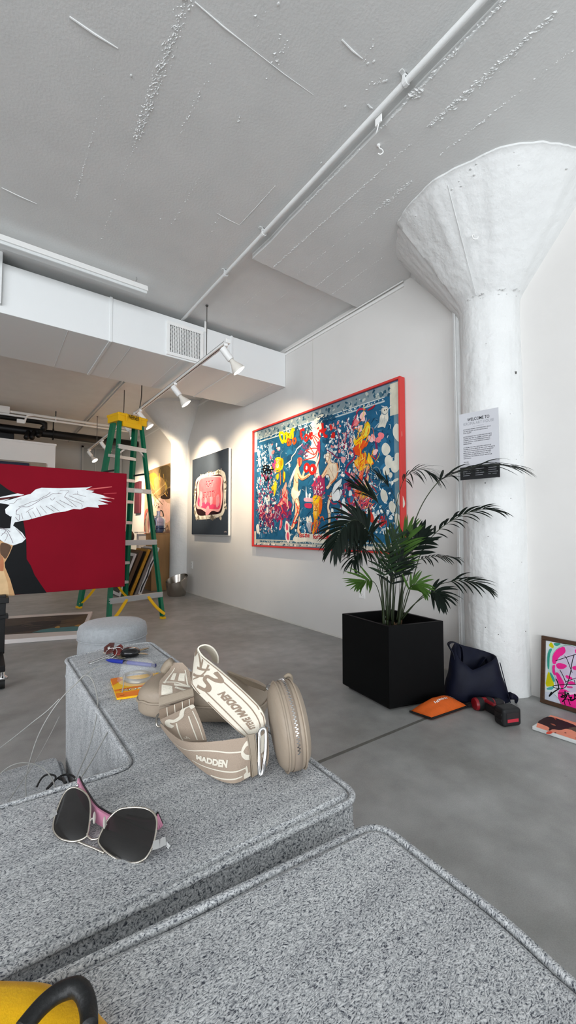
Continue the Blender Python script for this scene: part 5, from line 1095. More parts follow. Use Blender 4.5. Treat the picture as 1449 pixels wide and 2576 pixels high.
lines = ["HOUSTON'S PREMIER CREATIVE EVENT SPACE", 'AND ART GALLERY PROUDLY SHOWCASING', 'YOUR TALENT.', '', 'WE ENCOURAGE YOU TO EXPLORE EVERY PIECE', 'TAKING THE TIME TO ADMIRE, SUPPORT, AND', 'CONNECT WITH OUR DIVERSE SELECTION OF', 'LOCAL ARTISTS. YOUR SUPPORT IS DEEPLY', 'APPRECIATED.', '', 'AT KROMA YOU WILL DISCOVER A MEDLEY OF', 'STORIES IN EACH PIECE OF ART, AND WE INVITE', 'YOU. IF YOU WOULD LIKE TO INQUIRE OR KNOW', 'MORE ABOUT OUR COLLECTION WE ARE HERE.', 'PLEASE SEEK US HERE, SCAN THE CODE TO', 'DOWNLOAD THE CATALOG, OR LET ONE OF OUR', 'STAFF KNOW.', '', 'WELCOME']
for i, s_ in enumerate(lines):
    if s_: A.text(s_, SP(.10, .745 - i * .0272, .0004), .0062, '#22242c', wS * .80 * len(s_) / 43, .012, uS, vS)
for i, (x, w) in enumerate(((.08, .2), (.4, .22), (.72, .24))):
    for k in range(4): A.stroke([SP(x, .15 - k * .03, .0004), SP(x + w * (1 - .15 * (k % 2)), .15 - k * .03, .0004)], .0022, '#b9bac0', 1, False, True)
A.build('lettering', t)
bm = B()
for u_ in (.06, .94):
    for v_ in (.96, .06):
        p = SP(u_, v_, -.003); q = V((CX, CY, p.z)); dd = (q - p); L = dd.length - CR_ + .01
        if L > 0: cyl(bm, p, p + dd.normalized() * L, .003, 6)
obj('adhesive_tab', bm, whitem, t)

# ================================================================== potted palm
c_l, c_f, c_r = V((1.885, 1.944, 0)), V((1.835, 1.523, 0)), V((2.212, 1.425, 0)); c_b = c_l + c_r - c_f
ctr = (c_l + c_r) / 2; ZP = .468
t = thing('potted_palm', 'palm with dark arching fronds in a square matt black planter', 'potted palm', ctr)
plm = mat('matt_black_planter', '#050607', .55, spec=.18)
bm = B(); ring0 = [c_f, c_r, c_b, c_l]
def ins(k): return [ctr + (p - ctr) * k for p in ring0]
def lv(R_, z): return [V((p.x, p.y, z)) for p in R_]
loft(bm, [lv(ins(.985), .018), lv(ins(1), .024), lv(ins(1), ZP - .002), lv(ins(.995), ZP), lv(ins(.90), ZP), lv(ins(.895), ZP - .003), lv(ins(.89), .05)], True, 0, True, True); obj('planter', bm, plm, t)
bm = B(); loft(bm, [lv(ins(.86), 0), lv(ins(.86), .018)], True, 0, True, True); obj('plinth_foot', bm, blackm, t)
bm = B(); g_ = 14; V_ = {}
for i in range(g_ + 1):
    for j in range(g_ + 1):
        a_, b2 = i / g_, j / g_; p = ctr + ((c_r - c_f) * (a_ - .5) + (c_l - c_f) * (b2 - .5)) * .888
        V_[i, j] = bm.verts.new((p.x, p.y, ZP - .075 + .016 * noise.noise(V((i * .8, j * .8, 0)))))
for i in range(g_):
    for j in range(g_): bm.faces.new((V_[i, j], V_[i + 1, j], V_[i + 1, j + 1], V_[i, j + 1]))
obj('soil', bm, mat('dark_soil', '#14100d', .95, var=.4, vscale=60, bump=.8, bscale=120), t, True)
bm = B(); p = hz(973, 1566, ZP - .06); obox(bm, p + V((0, 0, .018)), (.8, -.6, .1), (.2, .2, 1), (1, 1, 0), .009, .022, .001); obj('plant_tag', bm, whitem, t, label='small white tag stuck in the soil')
stemm = mat('palm_stem', '#222d14', .5, var=.25, vscale=30); huskm = mat('palm_husk', '#5c4630', .8, var=.3, vscale=40)
leafd = mat('palm_leaf_dark', '#0a150e', .6, var=.3, vscale=12, spec=.2); leafm = mat('palm_leaf_mid', '#122410', .6, var=.3, vscale=12, spec=.2); leafl = mat('palm_leaf_light', '#34501a', .6, var=.25, vscale=12, spec=.2)
rg = random.Random(5)
def leaflet(bm, p, d, up, L, w, droop, curl=0.):
    n = 7; d = d.normalized(); side = d.cross(up)
    if side.length < .05: side = d.cross(V((.3, .8, .2)))
    side.normalize(); nn = side.cross(d).normalized(); row = []
    q = p.copy(); dd = d.copy()
    for i in range(n + 1):
        s_ = i / n; ww = w * (math.sin(PI * min(.999, .10 + .88 * s_ ** .85)) ** .8) * (1 if s_ < .98 else .1)
        row.append((q - side * ww / 2 + nn * ww * .12, q.copy(), q + side * ww / 2 + nn * ww * .12))
        dd = (dd + V((0, 0, -1)) * droop / n + side * curl / n).normalized(); q = q + dd * (L / n)
    vs = [[bm.verts.new(x) for x in r] for r in row]
    for a, c in zip(vs, vs[1:]):
        bm.faces.new((a[0], a[1], c[1], c[0])); bm.faces.new((a[1], a[2], c[2], c[1]))
def frond(pts, t0, nl, L, w, droop, mleaf, rad=.0045, nrm=None, ang=(70, 25), sides=(1, 1), endfan=True):
    P_ = [at(*q) for q in pts]; R_ = cr(P_, 8); N = len(R_); rad *= .68; w *= .82; L *= 1.06; nl = int(nl * 1.2)
    bm = B(); tube(bm, R_, [rad * (1 - .75 * i / N) for i in range(N)], 7); fr = obj('frond', bm, stemm, t, True)
    bm = B(); 
    nv = V(nrm).normalized() if nrm is not None else V((0, 0, 1))
    for k in range(nl):
        f = t0 + (1 - t0) * (k + .5) / nl; i = min(int(f * (N - 1)), N - 2); p = R_[i]; tg = (R_[min(i + 2, N - 1)] - R_[max(i - 2, 0)]).normalized()
        sd = tg.cross(nv)
        if sd.length < .1: sd = tg.cross(FW)
        sd.normalize(); g_ = (k + .5) / nl; a_ = math.radians(ang[0] + (ang[1] - ang[0]) * g_)
        for s_, on_ in ((1, sides[0]), (-1, sides[1])):
            if not on_: continue
            d = tg * math.cos(a_) + sd * s_ * math.sin(a_) + nv * .18 + V((rg.gauss(0, .07), rg.gauss(0, .07), rg.gauss(0, .07)))
            leaflet(bm, p, d, nv, L * (.55 + .45 * math.sin(PI * (.2 + .75 * g_))) * rg.uniform(.85, 1.1), w * rg.uniform(.85, 1.15), droop * rg.uniform(.7, 1.3), rg.gauss(0, .15))
    if endfan:
        tg = (R_[-1] - R_[-3]).normalized(); leaflet(bm, R_[-1] - tg * .005, tg, nv, L * .6, w * .8, droop)
    o = obj('leaflets', bm, mleaf, t, True); o.parent = fr; ROOT[o.name] = ROOT[fr.name]
    return fr
view = (-FW + V((0, 0, .55)))
# (pixel x, pixel y, depth in metres) control points of each midrib
frond([(1000, 1560, 2.52), (1022, 1400, 2.48), (1052, 1290, 2.43), (1100, 1215, 2.38), (1150, 1188, 2.33), (1215, 1170, 2.28), (1290, 1172, 2.24)], .52, 13, .23, .021, .75, leafd, .006, (-.2, -.2, 1), (62, 18))
frond([(1008, 1560, 2.50), (1035, 1470, 2.47), (1062, 1385, 2.43), (1105, 1332, 2.40), (1160, 1297, 2.36), (1215, 1280, 2.32), (1252, 1284, 2.30)], .46, 13, .13, .020, .7, leafd, .0055, (-.3, -.3, 1), (62, 18))
frond([(1012, 1558, 2.50), (1050, 1512, 2.46), (1090, 1478, 2.42), (1135, 1463, 2.38), (1185, 1462, 2.34), (1222, 1476, 2.31)], .58, 9, .14, .018, .8, leafd, .005, (-.3, -.3, 1), (55, 14))
frond([(1008, 1556, 2.44), (1040, 1522, 2.38), (1072, 1498, 2.34), (1092, 1490, 2.31), (1110, 1500, 2.28)], .66, 8, .14, .022, .9, leafd, .005, (-.5, -.4, .8), (75, 20))
frond([(968, 1562, 2.54), (962, 1480, 2.50), (950, 1400, 2.44), (925, 1335, 2.36), (893, 1308, 2.30), (862, 1330, 2.26), (842, 1372, 2.24)], .46, 22, .18, .024, .95, leafd, .0065, (-.6, -.6, .75), (80, 25))
frond([(975, 1560, 2.60), (986, 1450, 2.60), (984, 1340, 2.58), (965, 1285, 2.55), (935, 1250, 2.52), (905, 1232, 2.50)], .70, 10, .17, .020, .18, leafd, .005, (-.4, -.5, .7), (32, 10))
frond([(980, 1558, 2.68), (985, 1430, 2.72), (990, 1320, 2.72), (1002, 1250, 2.70), (1020, 1200, 2.67), (1055, 1180, 2.62), (1090, 1192, 2.58)], .62, 13, .20, .010, .95, leafd, .005, (-.3, -.2, 1), (75, 20))
frond([(978, 1558, 2.66), (985, 1400, 2.70), (1000, 1290, 2.72), (985, 1235, 2.72), (955, 1205, 2.7)], .80, 6, .15, .012, .5, leafd, .004, (-.3, -.4, .8), (55, 20))
frond([(985, 1560, 2.50), (990, 1480, 2.48), (998, 1420, 2.47), (1010, 1370, 2.46), (1030, 1335, 2.45)], .40, 10, .16, .020, .25, leafl, .0045, (-.6, -.6, .3), (50, 20))
frond([(975, 1560, 2.48), (972, 1500, 2.45), (968, 1440, 2.42), (975, 1390, 2.40), (990, 1350, 2.4)], .45, 9, .14, .018, .3, leafm, .0045, (-.6, -.6, .3), (58, 22))
frond([(965, 1560, 2.48), (958, 1510, 2.42), (945, 1470, 2.36), (925, 1458, 2.31), (905, 1466, 2.28)], .62, 8, .13, .015, .25, leafl, .0045, (-.6, -.5, .7), (62, 16))
frond([(970, 1560, 2.56), (958, 1470, 2.52), (945, 1410, 2.46), (920, 1385, 2.40), (898, 1392, 2.36), (888, 1412, 2.34)], .55, 12, .13, .013, .9, leafd, .0045, (-.4, -.4, 1), (75, 25))
frond([(1000, 1560, 2.58), (1018, 1480, 2.6), (1040, 1420, 2.6), (1075, 1403, 2.58), (1115, 1400, 2.55), (1150, 1404, 2.53)], .52, 10, .10, .014, .9, leafd, .004, (-.2, -.2, 1), (75, 20))
frond([(1002, 1560, 2.52), (1012, 1480, 2.5), (1024, 1420, 2.47), (1046, 1372, 2.44), (1062, 1352, 2.42)], .62, 5, .15, .034, .35, leafd, .0045, (-.6, -.6, .5), (60, 15))
frond([(1008, 1558, 2.46), (1018, 1510, 2.42), (1030, 1478, 2.39), (1050, 1470, 2.36), (1066, 1482, 2.34)], .45, 9, .10, .018, .5, leafl, .0045, (-.6, -.6, .6), (60, 18))
frond([(990, 1562, 2.56), (995, 1480, 2.58), (1000, 1430, 2.58), (985, 1390, 2.56)], .5, 8, .12, .014, .4, leafm, .004, (-.6, -.6, .4), (60, 22))
frond([(985, 1560, 2.48), (983, 1490, 2.46), (992, 1440, 2.44), (1010, 1410, 2.43)], .45, 8, .13, .016, .4, leafd, .004, (-.6, -.6, .4), (60, 22))
frond([(998, 1560, 2.5), (1005, 1500, 2.5), (1008, 1450, 2.49), (1022, 1400, 2.48), (1024, 1370, 2.48)], .5, 8, .14, .018, .2, leafm, .004, (-.6, -.6, .3), (45, 15))
frond([(972, 1560, 2.62), (966, 1460, 2.64), (950, 1380, 2.62), (930, 1345, 2.6), (905, 1350, 2.57), (880, 1375, 2.54)], .5, 14, .15, .014, .8, leafd, .0045, (-.3, -.3, 1), (75, 25))
for (x0, x1, d) in ((966, 962, 2.47), (974, 975, 2.5), (1003, 1012, 2.48), (988, 990, 2.56)):
    bm = B(); tube(bm, cr([at(x0, 1574, d), at((x0 + x1) / 2, 1540, d), at(x1, 1500, d), at(x1 - 1, 1450, d)], 5), [.010 - .00035 * i for i in range(16)], 9); obj('cane', bm, stemm, t, True)
bm = B()
for i in range(16):
    p = at(rg.uniform(955, 1010), 1572, rg.uniform(2.44, 2.6)); p.z = ZP - .07; leaflet(bm, p, V((rg.gauss(0, .5), rg.gauss(0, .5), 1)), FW, rg.uniform(.03, .06), .014, .1)
obj('husk', bm, huskm, t)

# ================================================================== tote bag
navy = mat('navy_nylon', '#0b0f22', .6, spec=.25, var=.15, vscale=20, bump=.10, bscale=45)
o_ = at(1196, 1700, 2.44); o_ = V((o_.x, o_.y, 0)); ax = RT.copy(); ay = V((FW.x, FW.y, 0)).normalized()
t = thing('tote_bag', 'navy blue cloth tote bag slumped between the black planter and the column', 'bag', o_)
def sec(z, xl, xr, hd, dy=0, n=40, zf=None):
    P_ = []
    for k in range(n):
        a_ = 2 * PI * k / n; cx_, sx = math.cos(a_), math.sin(a_)
        ex = math.copysign(abs(cx_) ** .6, cx_); ey = math.copysign(abs(sx) ** .7, sx)
        x = (xl + xr) / 2 + (xr - xl) / 2 * ex; y = dy + hd * ey
        w = .009 * noise.noise(V((x * 16, y * 16, z * 14 + 3))) + .010 * abs(noise.noise(V((x * 9 + z * 22, z * 8 - x * 5, 1))))
        zz = z if zf is None else zf((x - xl) / (xr - xl), ey)
        P_.append(o_ + ax * (x + w) + ay * (y + w * 1.5) + V((0, 0, zz)))
    return P_
def topz(f, ey):   # opening: high peak at left, dip in front, corner at right
    back = .325 - .068 * f; front = .25 - .062 * f / .35 if f < .35 else .188 + .072 * (f - .35) / .65
    w = min(1, max(0, .5 + ey * .75)); return back * w + front * (1 - w)
bm = B()
S_ = [sec(.001, -.175, .185, .075), sec(.012, -.182, .192, .082), sec(.06, -.18, .178, .085), sec(.11, -.17, .160, .083), sec(.15, -.155, .145, .08), sec(0, -.135, .128, .066, .004, zf=lambda f, e: topz(f, e) * .9), sec(0, -.118, .122, .056, .006, zf=topz)]
S_ += [sec(0, -.112, .116, .05, .006, zf=lambda f, e: topz(f, e) - .002), sec(.10, -.12, .125, .06), sec(.04, -.14, .14, .06)]
loft(bm, S_, True, 0, True, True); obj('body', bm, navy, t, True)
def strap(pts, w, th, nm, parent, m_, sv):
    P_ = cr(pts, 6); bm = B()
    for a, c in zip(P_, P_[1:]): beam(bm, a, c + (c - a) * .08, w, th, sv)
    return obj(nm, bm, m_, parent)
def TB_(x, y, z): return o_ + ax * x + ay * y + V((0, 0, z))
strap([TB_(-.125, 0, .22), TB_(-.135, -.0, .275), TB_(-.158, 0, .325), TB_(-.128, .0, .338), TB_(-.085, .0, .315), TB_(-.075, 0, .26), TB_(-.08, 0, .20)], .030, .004, 'handle', t, navy, ay)
strap([TB_(.085, .03, .20), TB_(.08, .035, .235), TB_(.06, .03, .225), TB_(.03, .02, .19), TB_(.01, .02, .15)], .028, .004, 'handle', t, navy, ay)
bm = B(); P_ = [TB_(.12 + .004 * i, -.055 - .004 * i, .235 - .024 * i) for i in range(10)]; tube(bm, P_, .0025, 6); tube(bm, cr([TB_(.165, -.07, .05), TB_(.205, -.06, .035), TB_(.21, -.05, .002)], 5), [.022 - .0016 * i for i in range(11)], 8); obj('side_seam', bm, navy, t, True)

# ================================================================== orange pouch
orm = mat('orange_canvas', '#cf5a12', .75, var=.08, vscale=30, bump=.15, bscale=90); blk = mat('black_webbing', '#0e0e0f', .7)
kl, kf, kr, kb = hz(1030, 1793, .004), hz(1086, 1812, .004), hz(1178, 1780, .004), hz(1124, 1759, .02)
t = thing('zip_pouch', 'orange canvas zip pouch with black edging lying before the black planter', 'pouch', (kl + kr) / 2)
bm = B(); n = 20; G = {}; G2 = {}
def PQ(u, v):
    return (kl * (1 - u) + kf * u) * (1 - v) + (kb * (1 - u) + kr * u) * v
for i in range(n + 1):
    for j in range(n + 1):
        u, v = i / n, j / n; p = PQ(u, v); bul = (max(0, 16 * u * (1 - u) * v * (1 - v))) ** .55
        z = .010 + .054 * bul * (.75 + .5 * (1 - abs(u - .35))) + .006 * noise.noise(V((u * 5, v * 5, 2))) * bul
        G[i, j] = bm.verts.new((p.x, p.y, z)); G2[i, j] = bm.verts.new((p.x, p.y, max(.001, .010 - .009 * min(1, bul * 3))))
for i in range(n):
    for j in range(n):
        bm.faces.new((G[i, j], G[i + 1, j], G[i + 1, j + 1], G[i, j + 1])); bm.faces.new((G2[i, j + 1], G2[i + 1, j + 1], G2[i + 1, j], G2[i, j]))
bmesh.ops.remove_doubles(bm, verts=bm.verts, dist=1e-5); obj('body', bm, orm, t, True)
bm = B(); E_ = [PQ(0, 0), PQ(.5, 0), PQ(1, 0), PQ(1, .5), PQ(1, 1)]
for a, c in zip(E_, E_[1:]): beam(bm, V((a.x, a.y, .012)), V((c.x, c.y, .012)), .011, .008, (0, 0, 1), 0, .003)
obj('zip_edge', bm, blk, t, label='black zip edging')
bm = B(); E_ = [PQ(1, 1), PQ(.5, 1), PQ(.1, 1)]
for a, c in zip(E_, E_[1:]): beam(bm, V((a.x, a.y, .014)), V((c.x, c.y, .014)), .012, .010, (0, 0, 1), 0, .003)
obj('binding', bm, blk, t)
bm = B(); e_ = (PQ(1, 1) - PQ(1, .5)).normalized(); p = PQ(1, 1); obox(bm, V((p.x, p.y, .018)) + e_ * .01, e_, e_.cross(V((0, 0, 1))), (0, 0, 1), .022, .012, .009, 0, .003); obj('pull_tab', bm, blk, t)
def top_at(u, v):
    p = PQ(u, v); bul = (16 * u * (1 - u) * v * (1 - v)) ** .55; return V((p.x, p.y, .013 + .054 * bul * (.75 + .5 * (1 - abs(u - .35))) + .006 * noise.noise(V((u * 5, v * 5, 2))) * bul))
bm = B()
for k, (w_, h_) in enumerate(((.02, .9), (.026, .6), (.02, 1), (.03, .8), (.018, .7), (.026, 1), (.02, .6), (.028, .9), (.02, .8))):   # worn, unreadable white block print
    v_ = .30 + k * .038; u_ = .66 + .010 * (k % 3)
    bm.faces.new([bm.verts.new(top_at(*q)) for q in ((u_, v_), (u_, v_ + w_), (u_ - .10 * h_, v_ + w_ + .006), (u_ - .10 * h_, v_ + .006))])
for (u0, v0, u1, v1) in ((.42, .72, .48, .86), (.48, .78, .60, .84), (.52, .82, .62, .88)):
    bm.faces.new([bm.verts.new(top_at(*q)) for q in ((u0, v0), (u1, v0 + .03), (u1, v1), (u0, v1 - .03))])
obj('lettering', bm, mat('white_print', '#eeeae4', .6), t, None)

# ================================================================== cordless drill
red = mat('red_plastic', '#8c1420', .4); dgr = mat('charcoal_rubber', '#17181a', .6)
o_ = at(1222, 1776, 2.30); o_.z = .034
fx = RT.copy(); vw = V((FW.x, FW.y, 0)).normalized()
t = thing('cordless_drill', 'red and black cordless drill lying on its side in front of the tote bag', 'drill', (o_.x, o_.y, 0))
ax_ = (fx * .97 + vw * .12).normalized(); zz = V((0, 0, 1)); pbat = at(1282, 1800, 2.13); hd = V((pbat.x, pbat.y, 0)) - V((o_.x, o_.y, 0)); LB = hd.length; hd.normalize()
bm = B(); lathe(bm, [(.012, -.072), (.030, -.070), (.034, -.06), (.034, .0), (.032, .03), (.026, .045)], o_, ax_, 20); obj('motor_housing', bm, red, t, True, angle=40)
bm = B(); lathe(bm, [(.0348, -.055), (.036, -.05), (.036, -.028), (.0348, -.024)], o_, ax_, 20, capa=False, capb=False); lathe(bm, [(.0345, .0), (.0352, .003), (.0335, .03), (.031, .035)], o_, ax_, 20, capa=False, capb=False); obj('grip_band', bm, dgr, t, True)
bm = B(); lathe(bm, [(.024, .045), (.025, .055), (.025, .075), (.021, .09), (.012, .105), (.007, .108)], o_, ax_, 18); obj('chuck', bm, dgr, t, True, angle=40)
bm = B(); lathe(bm, [(.014, .096), (.013, .104), (.006, .112)], o_, ax_, 14); obj('chuck_jaws', bm, steel, t, True)
bm = B(); h0 = o_ + ax_ * -.012; sd = ax_
for a, c, w0, w1 in ((0, .115, .046, .040),):
    pa, pb = h0 + hd * .02, h0 + hd * (LB - .02)
    pa.z = .032; pb.z = .032
    beam(bm, pa, pb, .05, .034, zz, 0, .012)
obj('handle', bm, dgr, t)
bm = B(); pa = h0 + hd * .045; pa.z = .05; obox(bm, pa, hd, hd.cross(zz), zz, .045, .012, .014, 0, .006); obj('handle_panel', bm, red, t)
bm = B(); pa = h0 + hd * .045 + hd.cross(zz) * -.03; pa.z = .03; obox(bm, pa, hd, hd.cross(zz), zz, .014, .010, .010, 0, .004); obj('trigger', bm, red, t)
bm = B(); pb = h0 + hd * LB; pb.z = .046; obox(bm, pb, hd, hd.cross(zz), zz, .036, .056, .045, 0, .015, 4); bt = obj('battery', bm, dgr, t)
bm = B(); lp = pb + hd * .0362; obox(bm, lp, hd, hd.cross(zz), zz, .0012, .036, .024, 0, .001); obj('battery_label', bm, mat('label_dark', '#2a2628', .4), bt)
bm = B(); lp = pb + hd * .0374 - zz * .013; obox(bm, lp, hd, hd.cross(zz), zz, .0008, .033, .008); obj('red_stripe', bm, mat('label_red', '#c03040', .4), bt)
for k in (-1, 1):
    for j in (-.5, .5): bm = B(); obox(bm, pb + hd * .0 + hd.cross(zz) * k * .056 + zz * j * .03, hd, hd.cross(zz), zz, .022, .003, .006, 0, .001); obj('battery_rib', bm, dgr, bt)
# ================================================================== sofa fabric
def fabric():
    M = bpy.data.materials.new('heather_grey_weave'); M.use_nodes = True
    nt = M.node_tree; N = nt.nodes; L = nt.links; b = N['Principled BSDF']
    tc = N.new('ShaderNodeTexCoord'); mp = N.new('ShaderNodeMapping'); mp.inputs['Rotation'].default_value = (.2, .1, .5); mp.inputs['Scale'].default_value = (1, 1.9, 1)
    L.new(tc.outputs['Object'], mp.inputs['Vector'])
    # twisted yarn: light and dark flecks
    n0 = N.new('ShaderNodeTexNoise'); n0.inputs['Scale'].default_value = 90; n0.inputs['Detail'].default_value = 2
    L.new(mp.outputs['Vector'], n0.inputs['Vector'])
    vm = N.new('ShaderNodeMix'); vm.data_type = 'VECTOR'; vm.inputs['Factor'].default_value = .012
    L.new(mp.outputs['Vector'], vm.inputs['A']); L.new(n0.outputs['Color'], vm.inputs['B'])
    n1 = N.new('ShaderNodeTexNoise'); n1.inputs['Scale'].default_value = 480; n1.inputs['Detail'].default_value = 3; n1.inputs['Roughness'].default_value = .62
    L.new(vm.outputs['Result'], n1.inputs['Vector'])
    r = N.new('ShaderNodeValToRGB'); e = r.color_ramp.elements
    e[0].position, e[0].color = .36, lin('#484b54'); e[1].position, e[1].color = .66, lin('#e8e9ea')
    x = e.new(.445); x.color = lin('#a3a6a9'); x = e.new(.53); x.color = lin('#c6c8c9')
    L.new(n1.outputs['Fac'], r.inputs['Fac'])
    n2 = N.new('ShaderNodeTexNoise'); n2.inputs['Scale'].default_value = 14; n2.inputs['Detail'].default_value = 4
    mp2 = N.new('ShaderNodeMapping'); mp2.inputs['Scale'].default_value = (.25, 3.2, 1); L.new(tc.outputs['Object'], mp2.inputs['Vector']); L.new(mp2.outputs['Vector'], n2.inputs['Vector'])
    r2 = N.new('ShaderNodeValToRGB'); q = r2.color_ramp.elements; q[0].position, q[0].color = .35, (.80, .80, .81, 1); q[1].position, q[1].color = .65, (1, 1, 1, 1)
    L.new(n2.outputs['Fac'], r2.inputs['Fac'])
    mx = N.new('ShaderNodeMix'); mx.data_type = 'RGBA'; mx.blend_type = 'MULTIPLY'; mx.inputs['Factor'].default_value = 1
    L.new(r.outputs['Color'], mx.inputs['A']); L.new(r2.outputs['Color'], mx.inputs['B']); L.new(mx.outputs['Result'], b.inputs['Base Color'])
    b.inputs['Roughness'].default_value = .95; b.inputs['Specular IOR Level'].default_value = .15
    bp = N.new('ShaderNodeBump'); bp.inputs['Strength'].default_value = .55; bp.inputs['Distance'].default_value = .0015
    L.new(n1.outputs['Fac'], bp.inputs['Height']); L.new(bp.outputs['Normal'], b.inputs['Normal'])
    return M
fab = fabric()
ZA = .66
def dens(pts, step=.02, closed=True):
    o = []; n = len(pts)
    for i in range(n if closed else n - 1):
        a, c = V(pts[i]), V(pts[(i + 1) % n]); k = max(1, int((c - a).length / step))
        for j in range(k): o.append(a + (c - a) * j / k)
    if not closed: o.append(V(pts[-1]))
    return o
def roundp(pts, r, n=5):
    o = []; k = len(pts)
    for i in range(k):
        p, a, c = V(pts[i]), V(pts[i - 1]), V(pts[(i + 1) % k]); da, dc = (a - p), (c - p)
        rr = min(r, da.length * .45, dc.length * .45); p0, p1 = p + da.normalized() * rr, p + dc.normalized() * rr
        for j in range(n + 1):
            t = j / n; o.append(p0 * (1 - t) ** 2 + p * 2 * t * (1 - t) + p1 * t * t)
    return o
def offs(P_, d):      # offset ccw polygon outward by d
    n = len(P_); o = []
    for i in range(n):
        t = (P_[(i + 1) % n] - P_[i - 1]); nn = V((t.y, -t.x)).normalized(); o.append(P_[i] + nn * d)
    return o
def cushion(t, name, poly, zt, zb, prof, r=.02):
    P_ = dens(roundp([V(p).to_2d() for p in poly], r), .02)
    ar = sum(a.x * c.y - c.x * a.y for a, c in zip(P_, P_[1:] + P_[:1]))
    if ar < 0: P_.reverse()
    def wob(p, z): return .0025 * noise.noise(V((p.x * 9, p.y * 9, z * 8)))
    rings = [[V((q.x, q.y, z + (wob(q, z) if z > zb else 0))) for q in offs(P_, d)] for d, z in prof]
    bm = B(); loft(bm, rings, True, 0, True, True)
    o_ = obj(name, bm, fab, t, True, angle=45)
    for f in o_.data.polygons:
        if len(f.vertices) > 4: f.use_smooth = False
    return o_, P_
# ---- sofa with the L of back and arm
IN = [hz(x, y, ZA) for x, y in ((168, 1656), (222, 1742), (279, 1828), (333, 1909), (346, 1923))]
inner = hz(340, 1922, ZA); farl = hz(166, 1655, ZA); farr = hz(377, 1614, ZA); frr = hz(900, 1998, ZA)
fl0 = hz(0, 2432, ZA); bl0 = hz(0, 2030, ZA)
fdir = (fl0 - frr); fl = frr + fdir * 3.6; bl_ = V((fl.x, bl0.y + .03, ZA))
polyA = [frr, farr, farr * .5 + farl * .5 + V((0, .018, 0)), farl, inner, bl_, fl]
t = thing('sofa', 'light grey tweed sofa corner whose back and arm hold the sunglasses and handbag', 'sofa', (.1, .8, 0), 'grey tweed sofas')
prof = [(-.012, .04), (-.006, .07), (-.004, .25), (-.001, .45), (.003, ZA - .05), (.003, ZA - .020), (-.001, ZA - .009), (-.004, ZA - .003), (-.009, ZA)]
o, PA = cushion(t, 'arm_and_back', polyA, ZA, .04, prof, .026)
bm = B(); tube(bm, [V((p.x, p.y, ZA - .0035)) for p in offs(PA, .0025)], .0045, 6, True); obj('piping', bm, fab, t, True)
bm = B(); tube(bm, [V((p.x, p.y, ZA - .042)) for p in offs(PA, .0025)], .0022, 6, True); obj('seam', bm, fab, t, True)
seatp = [(farl.x - .012, inner.y + .018, 0), (farl.x - .012, 1.235, 0), (bl_.x, 1.235, 0), (bl_.x, inner.y + .03, 0)]
o, PS = cushion(t, 'seat_cushion', seatp, .42, .06, [(-.008, .06), (0, .09), (.0, .34), (-.002, .395), (-.005, .412), (-.010, .42)], .03)
bm = B(); tube(bm, [V((p.x, p.y, .405)) for p in PS], .004, 6, True); obj('seat_piping', bm, fab, t, True)
# ---- second sofa part in front
ZB = .668
pB = [hz(x, y, ZB) for x, y in ((950, 2068), (100, 2476))]
bd = (pB[1] - pB[0]); p1 = pB[0] + bd * 2.6
rt = [hz(x, y, ZB) for x, y in ((1449, 2484), (1269, 2313), (1062, 2155))]
polyB = [p1, (p1.x, -.75, 0), (rt[0].x - .03, -.75, 0), (rt[0].x, rt[0].y - .12, 0), rt[0], rt[1], rt[2], pB[0]]
t = thing('sofa', 'nearest light grey tweed sofa back at the bottom, set against the other sofa', 'sofa', (.0, -.2, 0), 'grey tweed sofas')
o, PB = cushion(t, 'back', polyB, ZB, .04, [(-.012, .04), (-.008, .07), (-.006, .3), (.001, ZB - .10), (.008, ZB - .055), (.005, ZB - .025), (.001, ZB - .010), (-.004, ZB - .002), (-.009, ZB + .0005)], .026)
bm = B(); tube(bm, [V((p.x, p.y, ZB - .0035)) for p in offs(PB, .0025)], .0045, 6, True); obj('piping', bm, fab, t, True)
bm = B(); tube(bm, [V((p.x, p.y, ZB - .052)) for p in offs(PB, .0090)], .004, 6, True); obj('lower_piping', bm, fab, t, True)

# ================================================================== sunglasses
q0, q1 = hz(190, 2122, ZA + .002), hz(370, 2172, ZA + .002)
ue = (q1 - q0).normalized(); nn = (V((0, 0, 1)) * .75 + V((-FW.x, -FW.y, 0)).normalized() * .62); nn = (nn - ue * nn.dot(ue)).normalized()
g7 = lambda x, y: (100 + x / 4.14, 1930 + y / 4.14)
t = thing('sunglasses', 'silver aviator sunglasses with dark lenses and pink temples lying on the sofa back', 'sunglasses', (q0 + q1) / 2)
def SG(x, y, o=0): p = on(*g7(x, y), q0, nn); return p + nn * o
rims = [[(345, 212), (400, 222), (470, 265), (515, 330), (528, 430), (520, 560), (500, 690), (470, 735), (390, 768), (310, 770), (220, 745), (160, 690), (140, 630), (150, 540), (190, 420), (240, 300), (290, 235)],
        [(900, 424), (1010, 418), (1110, 432), (1180, 475), (1212, 530), (1218, 600), (1205, 700), (1180, 810), (1130, 910), (1080, 965), (1000, 995), (900, 990), (800, 955), (700, 890), (640, 830), (612, 780), (622, 720), (660, 640), (700, 560), (760, 490), (830, 440)]]
lensm = mat('dark_lens', '#1c1a19', .06, trans=.0, spec=.6, alpha=.80)
rimm = mat('pale_gold_metal', '#cfc8bd', .2, 1.)
